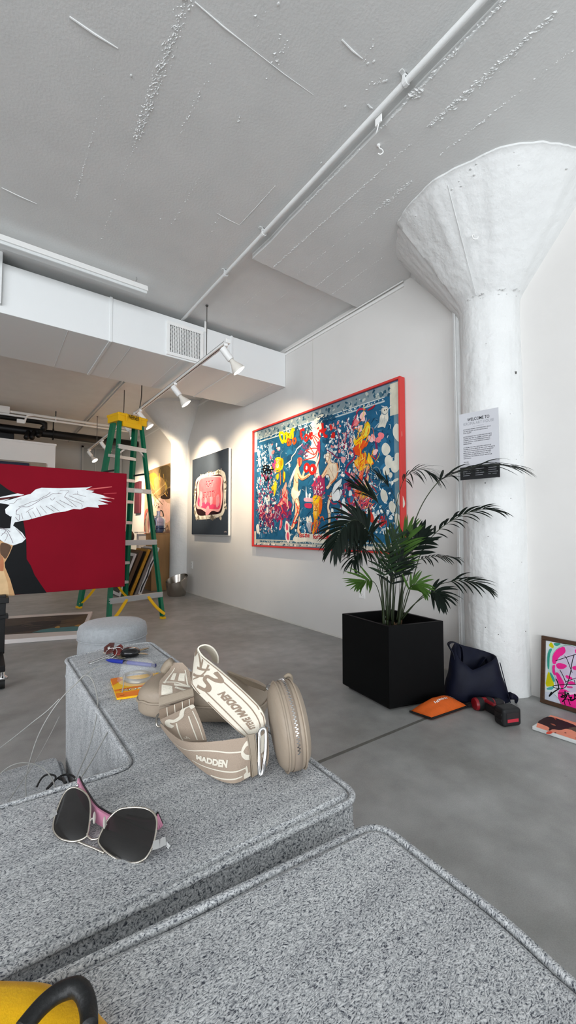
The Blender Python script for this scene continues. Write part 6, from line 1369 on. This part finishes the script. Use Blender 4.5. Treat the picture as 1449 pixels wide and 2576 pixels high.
for R_ in rims:
    P_ = cr([SG(*q) for q in R_], 3, True); c = sum(P_, V()) / len(P_)
    bm = B(); tube(bm, P_, .0011, 6, True); obj('rim', bm, rimm, t, True)
    bm = B(); k = len(P_); rings = []
    for f_, h in ((.985, .0), (.75, .0016), (.45, .0026), (.15, .003)): rings.append([c + (p - c) * f_ + nn * h for p in P_])
    loft(bm, rings, True, 0, False, True)
    rb = [[c + (p - c) * f_ + nn * (h - .0014) for p in P_] for f_, h in ((.985, .0), (.6, .0022))]; loft(bm, rb, True, 0, False, True)
    obj('lens', bm, lensm, t, True)
bm = B(); tube(bm, cr([SG(490, 690), SG(510, 730), SG(550, 752), SG(600, 745), SG(618, 730)], 5), .0011, 6); obj('bridge', bm, rimm, t, True)
bm = B(); tube(bm, cr([SG(390, 772), SG(480, 810), SG(580, 850), SG(670, 892)], 5), .0011, 6); obj('brow_bar', bm, rimm, t, True)
for (a, c) in (((545, 540), (585, 540)), ((700, 600), (690, 590))):
    bm = B(); p, q = SG(*a, .001), SG(*c, .004); tube(bm, [SG(a[0] - 20, a[1] + 20), p, q], .0008, 6); e_ = (SG(585, 610) - SG(590, 470)).normalized()
    ellipsoid(bm, q, e_ * .0065, e_.cross(nn) * .0015, nn * .002); obj('nose_pad', bm, mat('clear_pad', '#d8d4cc', .3, trans=.4), t, True)
pinkm = mat('pink_acetate', '#d58fab', .3); 
def temple(pts, w, label_, hm=True):
    P_ = cr([hz(*g7(x, y), z) for x, y, z in pts], 5); bm = B(); n = len(P_)
    for i in range(n - 1): beam(bm, P_[i], P_[i + 1] + (P_[i + 1] - P_[i]) * .12, .0028, (w[0] + (w[1] - w[0]) * i / n), FW.cross(V((0, 0, 1))) if False else V((-FW.x, -FW.y, .0)))
    o_ = obj('temple', bm, pinkm, t, True, angle=40)
    bm = B()
    for i in range(n - 1):
        d = (P_[i + 1] - P_[i]); b_k = V((FW.x, FW.y, 0)).normalized() * .0022
        beam(bm, P_[i] + b_k + V((0, 0, .0008)), P_[i + 1] + d * .12 + b_k + V((0, 0, .0008)), .0016, (w[0] + (w[1] - w[0]) * i / n) + .001, V((-FW.x, -FW.y, 0)))
    obj('outer_shell', bm, mat('black_gloss', '#101012', .2), o_, True, angle=40)
    return o_
a_t = temple([(400, 180, ZA + .016), (440, 270, ZA + .015), (520, 400, ZA + .013), (600, 500, ZA + .012), (700, 560, ZA + .010), (850, 620, ZA + .009), (1000, 690, ZA + .008), (1180, 760, ZA + .008)], (.016, .013), '')
temple([(1250, 545, ZA + .009), (1200, 600, ZA + .008), (1100, 610, ZA + .008), (900, 560, ZA + .008)], (.014, .008), '')
bm = B(); p = hz(*g7(402, 182), ZA + .020); lathe(bm, [(.0022, 0), (.0018, .0012), (.0004, .0014)], p - V((FW.x, FW.y, 0)) * .002, V((-FW.x, -FW.y, .3)), 12); obj('screw', bm, chrome, a_t, True)
for qa in (((1180, 820), (1250, 800), (1310, 770)), ((150, 520), (140, 480), (165, 460))):
    bm = B(); P_ = [SG(*q) for q in qa]
    for a, c in zip(P_, P_[1:]): beam(bm, a, c + (c - a) * .1, .002, .008, nn)
    obj('hinge_block', bm, chrome, t)
bm = B(); P_ = [SG(1305, 775, -.002), SG(1270, 750, -.012), SG(1225, 735, -.02)]
for a, c in zip(P_, P_[1:]): beam(bm, a, c, .002, .012, V((0, 0, 1)).cross(ue))
obj('temple_arm', bm, chrome, t)

# ================================================================== handbag
leath = mat('taupe_leather', '#968878', .5, bump=.10, bscale=260, var=.05, vscale=10); leatd = mat('taupe_leather_tab', '#8a7d6c', .55, bump=.12, bscale=260)
web = mat('taupe_webbing', '#a08f7f', .8, bump=.25, bscale=500); cream = mat('cream_weave', '#d9d2c3', .8, bump=.2, bscale=500)
z3 = lambda x, y, d: at(320 + x / 3.019, 1600 + y / 3.019, d) if d > 0 else hz(320 + x / 3.019, 1600 + y / 3.019, ZA - d)
cb = at(515, 1772, .765); cb.z = ZA + .032
R2 = (RT * .99 + V((FW.x, FW.y, 0)).normalized() * -.14).normalized(); F2 = V((0, 0, 1)).cross(R2)
t = thing('handbag', 'taupe leather handbag with wide lettered straps and a round coin pouch', 'handbag', (cb.x, cb.y, ZA))
bm = B(); ellipsoid(bm, cb, R2 * .120, F2 * .052, V((0, 0, .031)), .45, 40, 20)
for v in bm.verts:
    q = v.co - cb; x = q.dot(R2) / .120; y = q.dot(F2) / .052
    v.co.z += .004 * noise.noise(v.co * 14) + .004 * y * (v.co.z > cb.z) - .010 * max(0, x) * (v.co.z > cb.z)
obj('body', bm, leath, t, True)
bm = B(); P_ = []
for k in range(60):
    a_ = 2 * PI * k / 60; sg = lambda x: math.copysign(abs(x) ** .45, x)
    P_.append(cb + R2 * .1210 * sg(math.cos(a_)) + F2 * .0530 * sg(math.sin(a_)) + V((0, 0, .002 + .003 * noise.noise(V((math.cos(a_) * 3, math.sin(a_) * 3, 0))))))
tube(bm, P_, .0022, 6, True); obj('piping', bm, leath, t, True)

class Ribbon:
    def __init__(s, name, e1, e2, m_, th=.0022, n=10):
        """webbing strap between two traced edges; each point (zoom x, zoom y, depth m)"""
        s.a = cr([z3(*q) for q in e1], n); k = len(s.a)
        b2 = cr([z3(*q) for q in e2], n); s.b = [b2[min(int(i * (len(b2) - 1) / (k - 1) + .5), len(b2) - 1)] for i in range(k)] if len(b2) != k else b2
        s.k = k; s.th = th; s.m = m_
        bm = B(); mcols = 5
        def nrm(i): 
            d = s.a[min(i + 1, k - 1)] - s.a[max(i - 1, 0)]; w = s.b[i] - s.a[i]; n_ = d.cross(w); n_.normalize(); return n_
        s.N = [nrm(i) for i in range(k)]
        for i in range(1, k):
            if s.N[i].dot(s.N[i - 1]) < 0: s.N[i] = -s.N[i]
        if sum(1 if s.N[i].dot(EYE - s.a[i]) > 0 else -1 for i in range(k)) < 0: s.N = [-x for x in s.N]
        rows = []
        for i in range(k):
            r = [s.a[i] + (s.b[i] - s.a[i]) * (j / mcols) for j in range(mcols + 1)]
            rows.append([p + s.N[i] * th / 2 for p in r] + [p - s.N[i] * th / 2 for p in reversed(r)])
        loft(bm, rows, True, 0, True, True)
        s.o = obj(name, bm, m_, t, True, angle=35); s.bm = B()
    def P(s, u, v, o=None):
        x = max(0, min(.9999, u)) * (s.k - 1); i = int(x); f = x - i
        a = s.a[i] * (1 - f) + s.a[i + 1] * f; b = s.b[i] * (1 - f) + s.b[i + 1] * f; n_ = s.N[i] * (1 - f) + s.N[i + 1] * f
        return a + (b - a) * v + n_ * (s.th / 2 + (.0004 if o is None else o))
    def quad(s, u0, v0, u1, v1, n=10):
        for i in range(n):
            a, b = u0 + (u1 - u0) * i / n, u0 + (u1 - u0) * (i + 1) / n
            face(s.bm, [s.P(a, v0), s.P(b, v0), s.P(b, v1), s.P(a, v1)])
    def stroke(s, pts, w):       # w in fraction of width; metric from local width
        P_ = cr([V((u, v, 0)) for u, v in pts], 6); ln = sum((s.a[i + 1] - s.a[i]).length for i in range(s.k - 1)); wd = (s.b[s.k // 2] - s.a[s.k // 2]).length
        L_, R_ = [], []
        for i, p in enumerate(P_):
            d = P_[min(i + 1, len(P_) - 1)] - P_[max(i - 1, 0)]; d = V((d.x * ln, d.y * wd, 0)); 
            if d.length < 1e-9: d = V((1, 0, 0))
            d.normalize(); sd = V((-d.y / ln, d.x / wd, 0)) * (w * wd / 2); L_.append(p + sd); R_.append(p - sd)
        for i in range(len(P_) - 1): face(s.bm, [s.P(q.x, q.y) for q in (L_[i], L_[i + 1], R_[i + 1], R_[i])])
    def text(s, st, u0, u1, v0, v1, flip=False, bold=.03):
        vs, fs, tw = text2d(st, bold)
        vv = [s.bm.verts.new(s.P(u0 + (u1 - u0) * x / tw, v0 + (v1 - v0) * y / .7, .0007)) for x, y in vs]
        for f in fs:
            try: s.bm.faces.new([vv[i] for i in f])
            except ValueError: pass
    def done(s, nm, m_):
        if len(s.bm.faces): 
            o = obj(nm, s.bm, m_, t, None); o.parent = s.o; ROOT[o.name] = ROOT[s.o.name]; return o
# lower strap sweeping along the front, ends at the metal ring
C_ = Ribbon('lower_strap', [(252, 668, -.034), (330, 742, -.034), (420, 800, -.036), (560, 806, -.040), (720, 794, -.045), (850, 776, -.048), (925, 766, -.050)],
            [(268, 700, -.026), (345, 800, -.018), (440, 900, -.008), (560, 1010, -.0035), (690, 1092, -.003), (820, 1118, -.003), (940, 1062, -.003)], web)
C_.stroke([(.20, .70), (.5, .30), (.75, .32), (.88, .33)], .035); C_.stroke([(.42, .86), (.62, .78), (.80, .76), (.93, .74)], .03); C_.stroke([(.6, .97), (.75, .93), (.9, .90)], .03)
C_.stroke([(.99, .14), (.93, .18), (.885, .34), (.93, .48), (.99, .52)], .13); C_.stroke([(.935, .72), (.95, .86), (.92, .93), (.99, .94)], .10)
C_.text('MADDEN', .46, .74, .66, .50, True, .06)
C_.done('jacquard_lettering', cream)
# S strap lying across the front of the bag
D_ = Ribbon('front_strap', [(250, 640, .672), (290, 700, .650), (340, 760, .630), (400, 808, .610)], [(505, 520, .672), (540, 600, .650), (575, 690, .628), (606, 796, .600)], web)
D_.stroke([(.14, .95), (.02, .90), (.02, .72), (.12, .62), (.22, .54), (.26, .32), (.18, .16), (.30, .12), (.42, .2)], .13); D_.stroke([(.34, .34), (.6, .26), (.97, .14)], .04); D_.stroke([(.28, .74), (.6, .70), (.98, .66)], .04); D_.stroke([(.2, .90), (.6, .90), (.99, .88)], .03); D_.stroke([(.84, .26), (.90, .34), (.82, .36), (.92, .44)], .025)
D_.done('jacquard_lettering', cream)
E_ = Ribbon('shaded_strap_fold', [(246, 560, .694), (246, 600, .692), (252, 636, .690)], [(508, 462, .696), (510, 490, .694), (506, 524, .692)], mat('shaded_webbing', '#7d6c5c', .8, bump=.25, bscale=500))  # darker copy of the webbing colour carries the shadow band here
for v in (.22, .44, .66, .86): E_.stroke([(.05, v), (.95, v + .01)], .02)
E_.done('jacquard_lines', cream)
A_ = Ribbon('adjuster_strap', [(352, 205, .790), (318, 262, .772), (275, 312, .752), (246, 352, .735), (240, 430, .712), (243, 540, .697)], [(420, 205, .780), (470, 262, .765), (482, 320, .748), (490, 390, .730), (505, 425, .712), (508, 462, .698)], web)
A_.quad(.30, .30, .50, .44); A_.quad(.30, .56, .50, .78); A_.stroke([(.15, .25), (.4, .2), (.62, .16)], .05); A_.stroke([(.2, .8), (.5, .86), (.62, .9)], .05); A_.quad(.66, .08, .84, .40); A_.quad(.58, .45, .64, .95); A_.stroke([(.68, .48), (.80, .95)], .1); A_.stroke([(.6, .1), (.55, .5), (.6, .92)], .05)
A_.done('jacquard_lettering', cream)
bm = B(); P0, P1 = z3(240, 500, .7), z3(505, 430, .7); 
L1 = Ribbon('leather_tab', [(244, 462, .702), (244, 500, .698), (242, 536, .695)], [(498, 396, .704), (506, 424, .700), (508, 456, .696)], leatd, .005)
for v in (.1, .9): L1.stroke([(v, .03), (v, .97)], .01)
L1.done('stitching', mat('stitch', '#5f5448', .8))
# top loop and long mirrored strap
Bt = Ribbon('shoulder_strap', [(690, 208, .700), (688, 150, .694), (655, 95, .686), (605, 68, .680), (558, 75, .676), (540, 100, .672), (572, 150, .668), (640, 205, .664), (712, 262, .655), (860, 392, .632), (1000, 530, .610), (1052, 640, .602), (1030, 712, .600)],
            [(650, 190, .735), (640, 150, .732), (612, 112, .726), (575, 92, .722), (540, 92, .720), (518, 130, .716), (503, 220, .706), (492, 320, .694), (500, 385, .682), (600, 492, .652), (720, 612, .628), (830, 712, .610), (905, 772, .602)], cream)
ws = mat('taupe_weave_mark', '#8f7d6c', .8, bump=.25, bscale=500)
for v, u0, u1 in ((.03, .30, .98), (.20, .66, .97), (.80, .70, .97), (.97, .30, .98)): Bt.stroke([(u0, v), ((u0 + u1) / 2, v), (u1, v)], .035)
Bt.stroke([(.66, .12), (.70, .20), (.69, .34), (.655, .42), (.665, .55), (.70, .60), (.71, .76), (.675, .86)], .10); Bt.stroke([(.46, .1), (.56, .45)], .10); Bt.stroke([(.56, .45), (.52, .1)], .06); Bt.stroke([(.54, .62), (.62, .20)], .08); Bt.stroke([(.56, .9), (.64, .5)], .08); Bt.stroke([(.58, .1), (.62, .5), (.60, .9)], .07); Bt.quad(.30, .08, .36, .5); Bt.quad(.40, .15, .45, .8)
Bt.text('STEVE MADDEN', .945, .742, .40, .60, True, .05)
Bt.done('jacquard_lettering', ws)
# leather keeper, ring and strap end
K_ = Ribbon('leather_keeper', [(903, 752, -.053), (925, 860, -.036), (938, 960, -.019), (945, 1072, -.002)], [(972, 740, -.054), (985, 850, -.037), (992, 950, -.020), (992, 1044, -.004)], leatd, .006)
for v in (.14, .86): K_.stroke([(.02, v), (.98, v)], .04)
K_.done('stitching', mat('stitch', '#5f5448', .8))
bm = B(); tube(bm, cr([z3(*q) for q in ((1003, 740, -.052), (1035, 702, -.058), (1055, 730, -.054), (1050, 900, -.028), (1030, 1034, -.007), (1002, 1042, -.006), (998, 900, -.028))], 6, True), .0028, 8, True); obj('metal_ring', bm, chrome, t, True)
G_ = Ribbon('strap_end', [(1008, 740, -.049), (1010, 860, -.031), (1012, 960, -.016), (1012, 1010, -.006)], [(1068, 690, -.056), (1074, 800, -.040), (1074, 900, -.022), (1060, 985, -.010)], web)
G_.quad(.1, .1, .45, .8); G_.stroke([(.5, .2), (.85, .75)], .2); G_.quad(.85, .1, .97, .7); G_.done('jacquard_lettering', cream)
# back strap with its clip, left buckle
H_ = Ribbon('leather_strap', [(760, 265, .80), (860, 305, .77), (980, 355, .73), (1060, 395, .69)], [(800, 310, .80), (880, 350, .77), (970, 392, .73), (1040, 415, .69)], leatd, .004); H_.done('x', cream)
bm = B(); tube(bm, cr([z3(*q) for q in ((1065, 375, .69), (1090, 370, .685), (1105, 400, .68), (1090, 420, .682), (1060, 400, .69))], 5, True), .0016, 6, True); obj('clip', bm, chrome, t, True)
bm = B(); tube(bm, cr([z3(*q) for q in ((232, 600, .70), (222, 640, .70), (226, 680, .698), (262, 684, .694), (256, 600, .696))], 5, True), .0018, 6, True); obj('left_ring', bm, mat('pale_gold_metal', '#cfc8bd', .2, 1.), t, True)
bm = B(); tube(bm, cr([z3(*q) for q in ((285, 270, .79), (310, 225, .79), (345, 198, .79))], 4), .010, 8); obj('zip_tab', bm, leatd, t, True)
# round coin pouch standing against the bag
pc_ = at(724, 1838, .598); e_u = (z3(1135, 400, .64) - z3(1245, 1020, .585)); hgt = .0575; e_u.normalize()
side = (RT * .97 + FW * .20); side = (side - e_u * side.dot(e_u)).normalized(); fr_ = side.cross(e_u).normalized()
bot = 1e9
for k in range(60):
    a_ = 2 * PI * k / 60; bot = min(bot, (pc_ + e_u * hgt * math.cos(a_) + fr_ * hgt * math.sin(a_)).z)
pc_ = pc_ + V((0, 0, ZA + .002 - bot))
pp = None
def disc(prof, nm, m_, par=t, sm=True):
    bm = B(); rings = [[pc_ + side * h + (e_u * math.cos(2 * PI * k / 48) * 1.08 + fr_ * math.sin(2 * PI * k / 48)) * r * .9 for k in range(48)] for r, h in prof]
    loft(bm, rings, True, 0, prof[0][0] < .04, prof[-1][0] < .04); o = obj(nm, bm, m_, t, sm)
    if par is not t: o.parent = par; ROOT[o.name] = ROOT[par.name]
    return o
pouch = disc([(.004, -.023), (.035, -.0225), (.052, -.020), (.059, -.014), (.0615, -.008), (.0605, -.005), (.0605, .005), (.0615, .008), (.059, .014), (.052, .020), (.035, .0225), (.004, .023)], 'coin_pouch', leath)
disc([(.0600, -.012), (.0618, -.0135), (.0632, -.0125), (.0618, -.0105)], 'pouch_piping', leath, pouch); disc([(.0600, .012), (.0618, .0105), (.0632, .0125), (.0618, .0135)], 'pouch_piping', leath, pouch)
disc([(.0612, -.0052), (.0622, -.005), (.0622, .005), (.0612, .0052)], 'zip_tape', mat('zip_tape', '#8a7c6e', .8), pouch)
bm = B()
for k in range(96):
    a_ = -2.3 + 3.9 * k / 96; d = e_u * math.cos(a_) * 1.08 + fr_ * math.sin(a_) * -1
    d2 = (e_u * -math.sin(a_) * 1.08 - fr_ * math.cos(a_)).normalized(); q = pc_ + d * .0564 + side * (.0009 if k % 2 else -.0009)
    obox(bm, q, side, d2, d, .0013, .0007, .0006)
o = obj('zip_teeth', bm, chrome, t); o.parent = pouch; ROOT[o.name] = ROOT[pouch.name]; o['kind'] = 'stuff'
bm = B(); q = pc_ + e_u * .063 + side * .008; tube(bm, cr([q, q + side * .006 + V((0, 0, .003)), q + side * .010 - V((0, 0, .001)), q + side * .011 - V((0, 0, .010))], 4), .003, 8); o = obj('zip_pull', bm, leatd, t, True); o.parent = pouch; ROOT[o.name] = ROOT[pouch.name]
bm = B(); lathe(bm, [(.003, -.006), (.004, 0), (.003, .006)], q + side * .011 - V((0, 0, .016)), seg=8); o = obj('zip_bead', bm, chrome, t, True); o.parent = pouch; ROOT[o.name] = ROOT[pouch.name]

# ================================================================== keys, pen, card pack
k4 = lambda x, y, z=.004: hz(200 + x / 6.3, 1600 + y / 6.3, ZA + z)
t = thing('key_bunch', 'bunch of keys with a black car fob, leather tags and silver carabiner', 'keys', k4(640, 290))
bm = B(); a, c = k4(660, 260, .014), k4(965, 250, .012); m_ = (a + c) / 2; e_ = (c - a); ellipsoid(bm, m_, e_ * .5, e_.normalized().cross(V((0, 0, 1))) * .023, V((0, 0, .012)), .85); obj('car_fob', bm, mat('black_gloss', '#101012', .2), t, True)
bm = B(); ellipsoid(bm, m_ + V((0, 0, .0105)) + e_ * .05, e_ * .18, e_.normalized().cross(V((0, 0, 1))) * .010, V((0, 0, .0025))); obj('fob_badge', bm, chrome, t, True)
brass = mat('nickel_key', '#a09a88', .3, 1.)
for (a, c) in (((930, 235), (1085, 190)), ((930, 275), (1085, 290))):
    bm = B(); p, q = k4(*a, .012), k4(*c, .006); beam(bm, p, q, .002, .009, V((0, 0, 1)), 0, .0006)
    for i in range(4): obox(bm, p + (q - p) * (.4 + .13 * i) + V((0, 0, 0)), q - p, V((0, 0, 1)), (q - p).cross(V((0, 0, 1))), .002, .0011, .006)
    obj('key_blade', bm, brass, t)
for (a, c, w) in (((600, 290), (690, 350), .010), ((420, 270), (520, 240), .012)):
    bm = B(); p, q = k4(*a, .010), k4(*c, .006); beam(bm, p, q, .002, w * 1.4, V((0, 0, 1)), 0, .0006); obj('key', bm, brass, t)
brl = mat('brown_leather', '#4a2420', .45)
bm = B(); prism(bm, [k4(390, 200, .014), k4(480, 130, .028), k4(556, 128, .030), k4(520, 260, .018), k4(430, 290, .010), k4(385, 250, .010)], (0, 0, 1), .004); obj('leather_tag', bm, brl, t)
bm = B(); prism(bm, [k4(585, 190, .016), k4(655, 150, .022), k4(690, 190, .018), k4(640, 300, .010), k4(560, 330, .006), k4(530, 260, .012)], (0, 0, 1), .004); obj('leather_tag', bm, mat('red_leather', '#6a1f1c', .45), t)
bm = B(); lathe(bm, [(.004, 0), (.004, .0016), (.001, .002)], k4(465, 185, .026), (-.3, -.5, 1), 12); obj('snap_button', bm, chrome, t, True)
for (x, y, r, z) in ((500, 270, .015, .016), (580, 270, .017, .012)):
    bm = B(); c = k4(x, y, z); e1, e2 = RT, V((FW.x * .6, FW.y * .6, .55)).normalized(); tube(bm, [c + e1 * r * math.cos(2 * PI * k / 28) + e2 * r * math.sin(2 * PI * k / 28) for k in range(28)], .0011, 6, True); obj('split_ring', bm, chrome, t, True)
bm = B(); p, q = k4(160, 430, .005), k4(540, 285, .010); e_ = (q - p).normalized(); s_ = e_.cross(V((0, 0, 1))); L_ = (q - p).length
P_ = []
for k in range(24):
    a_ = 2 * PI * k / 24; x = (L_ / 2 - .006) * (1 if math.cos(a_) > 0 else -1) + .006 * math.cos(a_); P_.append((p + q) / 2 + e_ * x + s_ * .006 * math.sin(a_))
tube(bm, P_, .0017, 8, True); obj('carabiner', bm, chrome, t, True)
blu = mat('blue_plastic', '#16298a', .3)
t = thing('pen', 'blue ballpoint pen lying behind the yellow blister pack', 'pen', k4(640, 400))
p, q = k4(415, 378, .005), k4(1200, 470, .006)
bm = B(); d = q - p; tube(bm, [p, p + d * .08, p + d * .12, p + d * .93, p + d * .94], [.0008, .004, .0052, .0050, .004], 12); obj('barrel', bm, blu, t, True, angle=40)
bm = B(); tube(bm, [p + d * .94, p + d * .96, p + d, p + d * 1.01], [.003, .0035, .0052, .0035], 10); obj('cap_end', bm, mat('deep_blue', '#0e1460', .3), t, True)
bm = B(); tube(bm, [p + d * .38, p + d * .46], [.0054, .0054], 12); obj('grip', bm, mat('navy_grip', '#0b1030', .5), t, True)
# card pack with clear blister
t = thing('blister_pack', 'yellow and orange card pack with a clear plastic blister on the sofa arm', 'package', k4(900, 800))
bl4, fl4, br4 = k4(485, 690, .002), k4(592, 1003, .002), k4(1285, 590, .002); fr4 = br4 + (fl4 - bl4)
def CP(u, v, z=0): p = bl4 + (br4 - bl4) * u + (fl4 - bl4) * v; return V((p.x, p.y, ZA + .0045 + z))
bm = B(); prism(bm, [CP(0, 1, -.004), CP(1, 1, -.004), CP(1, .12, -.004), CP(.96, 0, -.004), CP(.06, 0, -.004), CP(0, .1, -.004)], (0, 0, 1), .004); obj('card', bm, mat('card_yellow', '#f0b90a', .5), t)
A = Art(CP(0, 0, .0002), V((0, 0, 1)), 1e-5)
A.add([CP(0, .62, .0002), CP(1, .5, .0002), CP(1, 1, .0002), CP(0, 1, .0002)], '#e0741a'); A.add([CP(0, .70, .0002), CP(.5, .66, .0002), CP(1, .58, .0002), CP(1, .66, .0002), CP(.5, .78, .0002), CP(0, .80, .0002)], '#f2a818'); A.add([CP(0, .02, .0002), CP(.16, .0, .0002), CP(.22, .16, .0002), CP(0, .4, .0002)], '#e0792a'); A.add([CP(0, .82, .0002), CP(1, .70, .0002), CP(1, 1, .0002), CP(0, 1, .0002)], '#e87c22')
ux_ = (br4 - bl4).normalized(); vx_ = (bl4 - fl4).normalized()
A.text('XOO', CP(.10, .74, .0002), .0115, '#1a120c', .052, .06, ux_, vx_); A.text('XOO', CP(.10, .735, .0002), .0108, '#f4efe2', .050, .0, ux_, vx_)
A.stroke([CP(.36, .70, .0002), CP(.62, .64, .0002)], .0022, '#f6dca0', 1, False, True); A.stroke([CP(.46, .86, .0002), CP(.64, .82, .0002)], .0022, '#2a1408', 1, False, True); A.stroke([CP(.06, .92, .0002), CP(.14, .91, .0002)], .003, '#9a3a10', 1, False, True); A.stroke([CP(.72, .66, .0002), CP(.84, .62, .0002)], .006, '#f0e8dc', 1, False, True); A.stroke([CP(.70, .76, .0002), CP(.76, .74, .0002)], .006, '#1a120c', 1, False, True)
A.build('print', t)
clr = mat('clear_blister', '#eef2f6', .06, spec=1., alpha=.16)
bc = CP(.50, .20); ax1 = (br4 - bl4) * .36; ax2 = (fl4 - bl4) * .36
bm = B(); rr = []
for k, h in ((1.12, 0), (1.0, .001), (.97, .018), (.92, .030), (.80, .036), (.4, .037)): rr.append([bc + ax1 * k * math.cos(2 * PI * j / 28) + ax2 * k * math.sin(2 * PI * j / 28) + V((0, 0, h + .002 * noise.noise(V((j, k * 5, 0))))) for j in range(28)])
loft(bm, rr, True, 0, False, True); obj('blister', bm, clr, t, True)
bm = B(); rr = [[bc + ax1 * k * math.cos(2 * PI * j / 28) + ax2 * k * math.sin(2 * PI * j / 28) + V((0, 0, h)) for j in range(28)] for k, h in ((.80, .001), (.80, .008), (.70, .009), (.68, .003))]
loft(bm, rr, True, 0, False, False); obj('ring_tray', bm, mat('grey_tray', '#8a8678', .3, .5), t, True)

# ================================================================== loose clear lines and black cable
lin_m = mat('clear_line', '#b9b9b5', .3, trans=.25)
t3 = lambda x, y, d: at(x / 3.15, 1580 + y / 3.15, d)
def line(pts, label, r=.0011, m_=None, grp='clear plastic lines', nm='plastic_line'):
    P_ = cr([t3(*q) for q in pts], 8); bm = B(); tube(bm, P_, r, 6); return solo(nm, bm, m_ or lin_m, label, 'cord', grp, True, loc=P_[0])
line([(860, 282, .985), (780, 305, .96), (690, 360, .93), (620, 425, .89), (500, 540, .86), (390, 690, .84), (300, 860, .82), (238, 1050, .80), (205, 1200, .78), (207, 1340, .74)], 'clear line curling from the pen over the arm edge and down past the seat')
line([(610, 430, .89), (660, 380, .90), (700, 378, .89), (740, 430, .87), (768, 540, .83), (772, 650, .79), (745, 800, .75), (700, 960, .71), (640, 1100, .67), (600, 1195, .64)], 'clear line looping over the arm edge above the inner corner')
line([(985, 370, .92), (978, 450, .88), (962, 540, .84), (930, 640, .79), (880, 770, .74), (800, 920, .70), (710, 1080, .665), (640, 1190, .64)], 'clear line running from the yellow pack down over the inner arm face')
line([(0, 950, .86), (130, 850, .86), (260, 745, .86), (380, 650, .865), (470, 560, .87)], 'clear line rising from the left edge towards the arm')
line([(0, 1155, .74), (80, 1095, .74), (170, 1068, .745), (270, 1078, .75), (350, 1120, .75), (410, 1190, .735), (435, 1255, .70)], 'clear line arching over the seat cushion')
line([(60, 1380, .68), (150, 1250, .72), (280, 1060, .80), (380, 880, .85), (470, 700, .90)], 'faint clear line behind the others, leaning along the arm', .0008)
cab = mat('black_cable', '#1a1a1a', .5)
line([(290, 1260, .73), (330, 1190, .74), (380, 1160, .745), (440, 1175, .74), (420, 1230, .72), (380, 1270, .70)], 'thin black cable curled on the seat cushion', .0016, cab, None, 'cable')
line([(370, 1275, .70), (430, 1210, .73), (500, 1165, .75), (560, 1165, .75), (600, 1195, .73), (560, 1225, .70)], 'second black cable loop beside the arm, on the seat cushion', .0018, cab, None, 'cable')
line([(470, 1190, .74), (500, 1200, .735), (520, 1230, .70)], 'short stub of black cable ending on the seat cushion by the arm', .003, cab, None, 'cable')

# ================================================================== yellow bag with black handle, bottom left
y9 = lambda x, y, d: at(x / 4.83, 2400 + y / 4.83, d)
felt = mat('yellow_felt', '#f2c204', .95, var=.03, vscale=300, bump=.15, bscale=900, sheen=.3)
ori = y9(100, 700, .27)
t = thing('yellow_bag', 'bright yellow felt bag with a thick black handle at the bottom left corner', 'bag', (ori.x, ori.y, ZB))
bm = B(); rings = []
for r_ in ([(-700, 430), (-300, 415), (0, 420), (200, 428), (360, 440), (480, 470), (570, 505), (700, 560), (800, 610), (900, 660), (1000, 750), (1085, 850), (1180, 960)],):
    top = [y9(x, y, .262 - .000012 * (y - 420) * 2) for x, y in r_]
for k, (dz, dd) in enumerate(((0, 0), (-.004, .010), (-.004, .03))): pass
edge = cr(top, 4)
# front sheet falls from the curved top edge towards the viewer, back sheet drops behind it
dn = V((-FW.x, -FW.y, 0)).normalized()
rows = []
for (b2, h) in ((-.030, -.040), (-.014, -.010), (-.005, -.001), (0, 0), (.010, -.004), (.04, -.03), (.09, -.075)):
    rows.append([p + dn * b2 + V((0, 0, h)) for p in edge])
loft(bm, rows, False); g = bmesh.ops.solidify(bm, geom=bm.faces[:], thickness=.003); obj('body', bm, felt, t, True)
bm = B(); H_ = cr([y9(*q) for q in ((260, 930, .235), (370, 790, .240), (520, 620, .246), (680, 490, .251), (830, 420, .254), (930, 405, .254), (1010, 470, .252), (1060, 600, .248), (1080, 740, .243), (1080, 900, .236))], 8); tube(bm, H_, .0050, 16); obj('handle', bm, mat('black_handle_leather', '#101112', .5, bump=.15, bscale=150), t, True)
# ================================================================== light
def area(name, loc, rot, sx, sy, power, col):
    L = bpy.data.lights.new(name, 'AREA'); L.shape = 'RECTANGLE'; L.size, L.size_y = sx, sy; L.energy = power; L.color = col
    o = bpy.data.objects.new(name, L); COL.objects.link(o); o.location = loc; o.rotation_euler = rot; return o
PA_, PB_, PC_, EX_ = 370, 10, 330, 0.13
# daylight through the two big front windows
for xa, xb, pw in ((X0 + .12, X0 + 3.9, PA_), (X0 + 4.02, WX - .12, PB_)):
    area('window_and_fill_light', ((xa + xb) / 2, Y0 - .03, 1.55), (math.radians(90), 0, 0), xb - xa, 2.8, pw, (.93, .97, 1.0))
area('window_and_fill_light', (X0 + .04, -3.0, 1.6), (0, math.radians(-90), 0), 2.7, 7.4, PC_, (.95, .975, 1.0))  # fill light at the added left-wall window, evens out the room
W = bpy.data.worlds.new('sky'); S.world = W; W.use_nodes = True
W.node_tree.nodes['Background'].inputs[0].default_value = (.75, .85, 1, 1); W.node_tree.nodes['Background'].inputs[1].default_value = 1.0
S.view_settings.view_transform = 'Standard'; S.view_settings.look = 'None'; S.view_settings.gamma = 1; S.view_settings.use_curve_mapping = False
S.view_settings.exposure = EX_
S.cycles.max_bounces = 8; S.cycles.diffuse_bounces = 5; S.cycles.transparent_max_bounces = 16
S.cycles.use_denoising = True
S.cycles.sample_clamp_indirect = 6
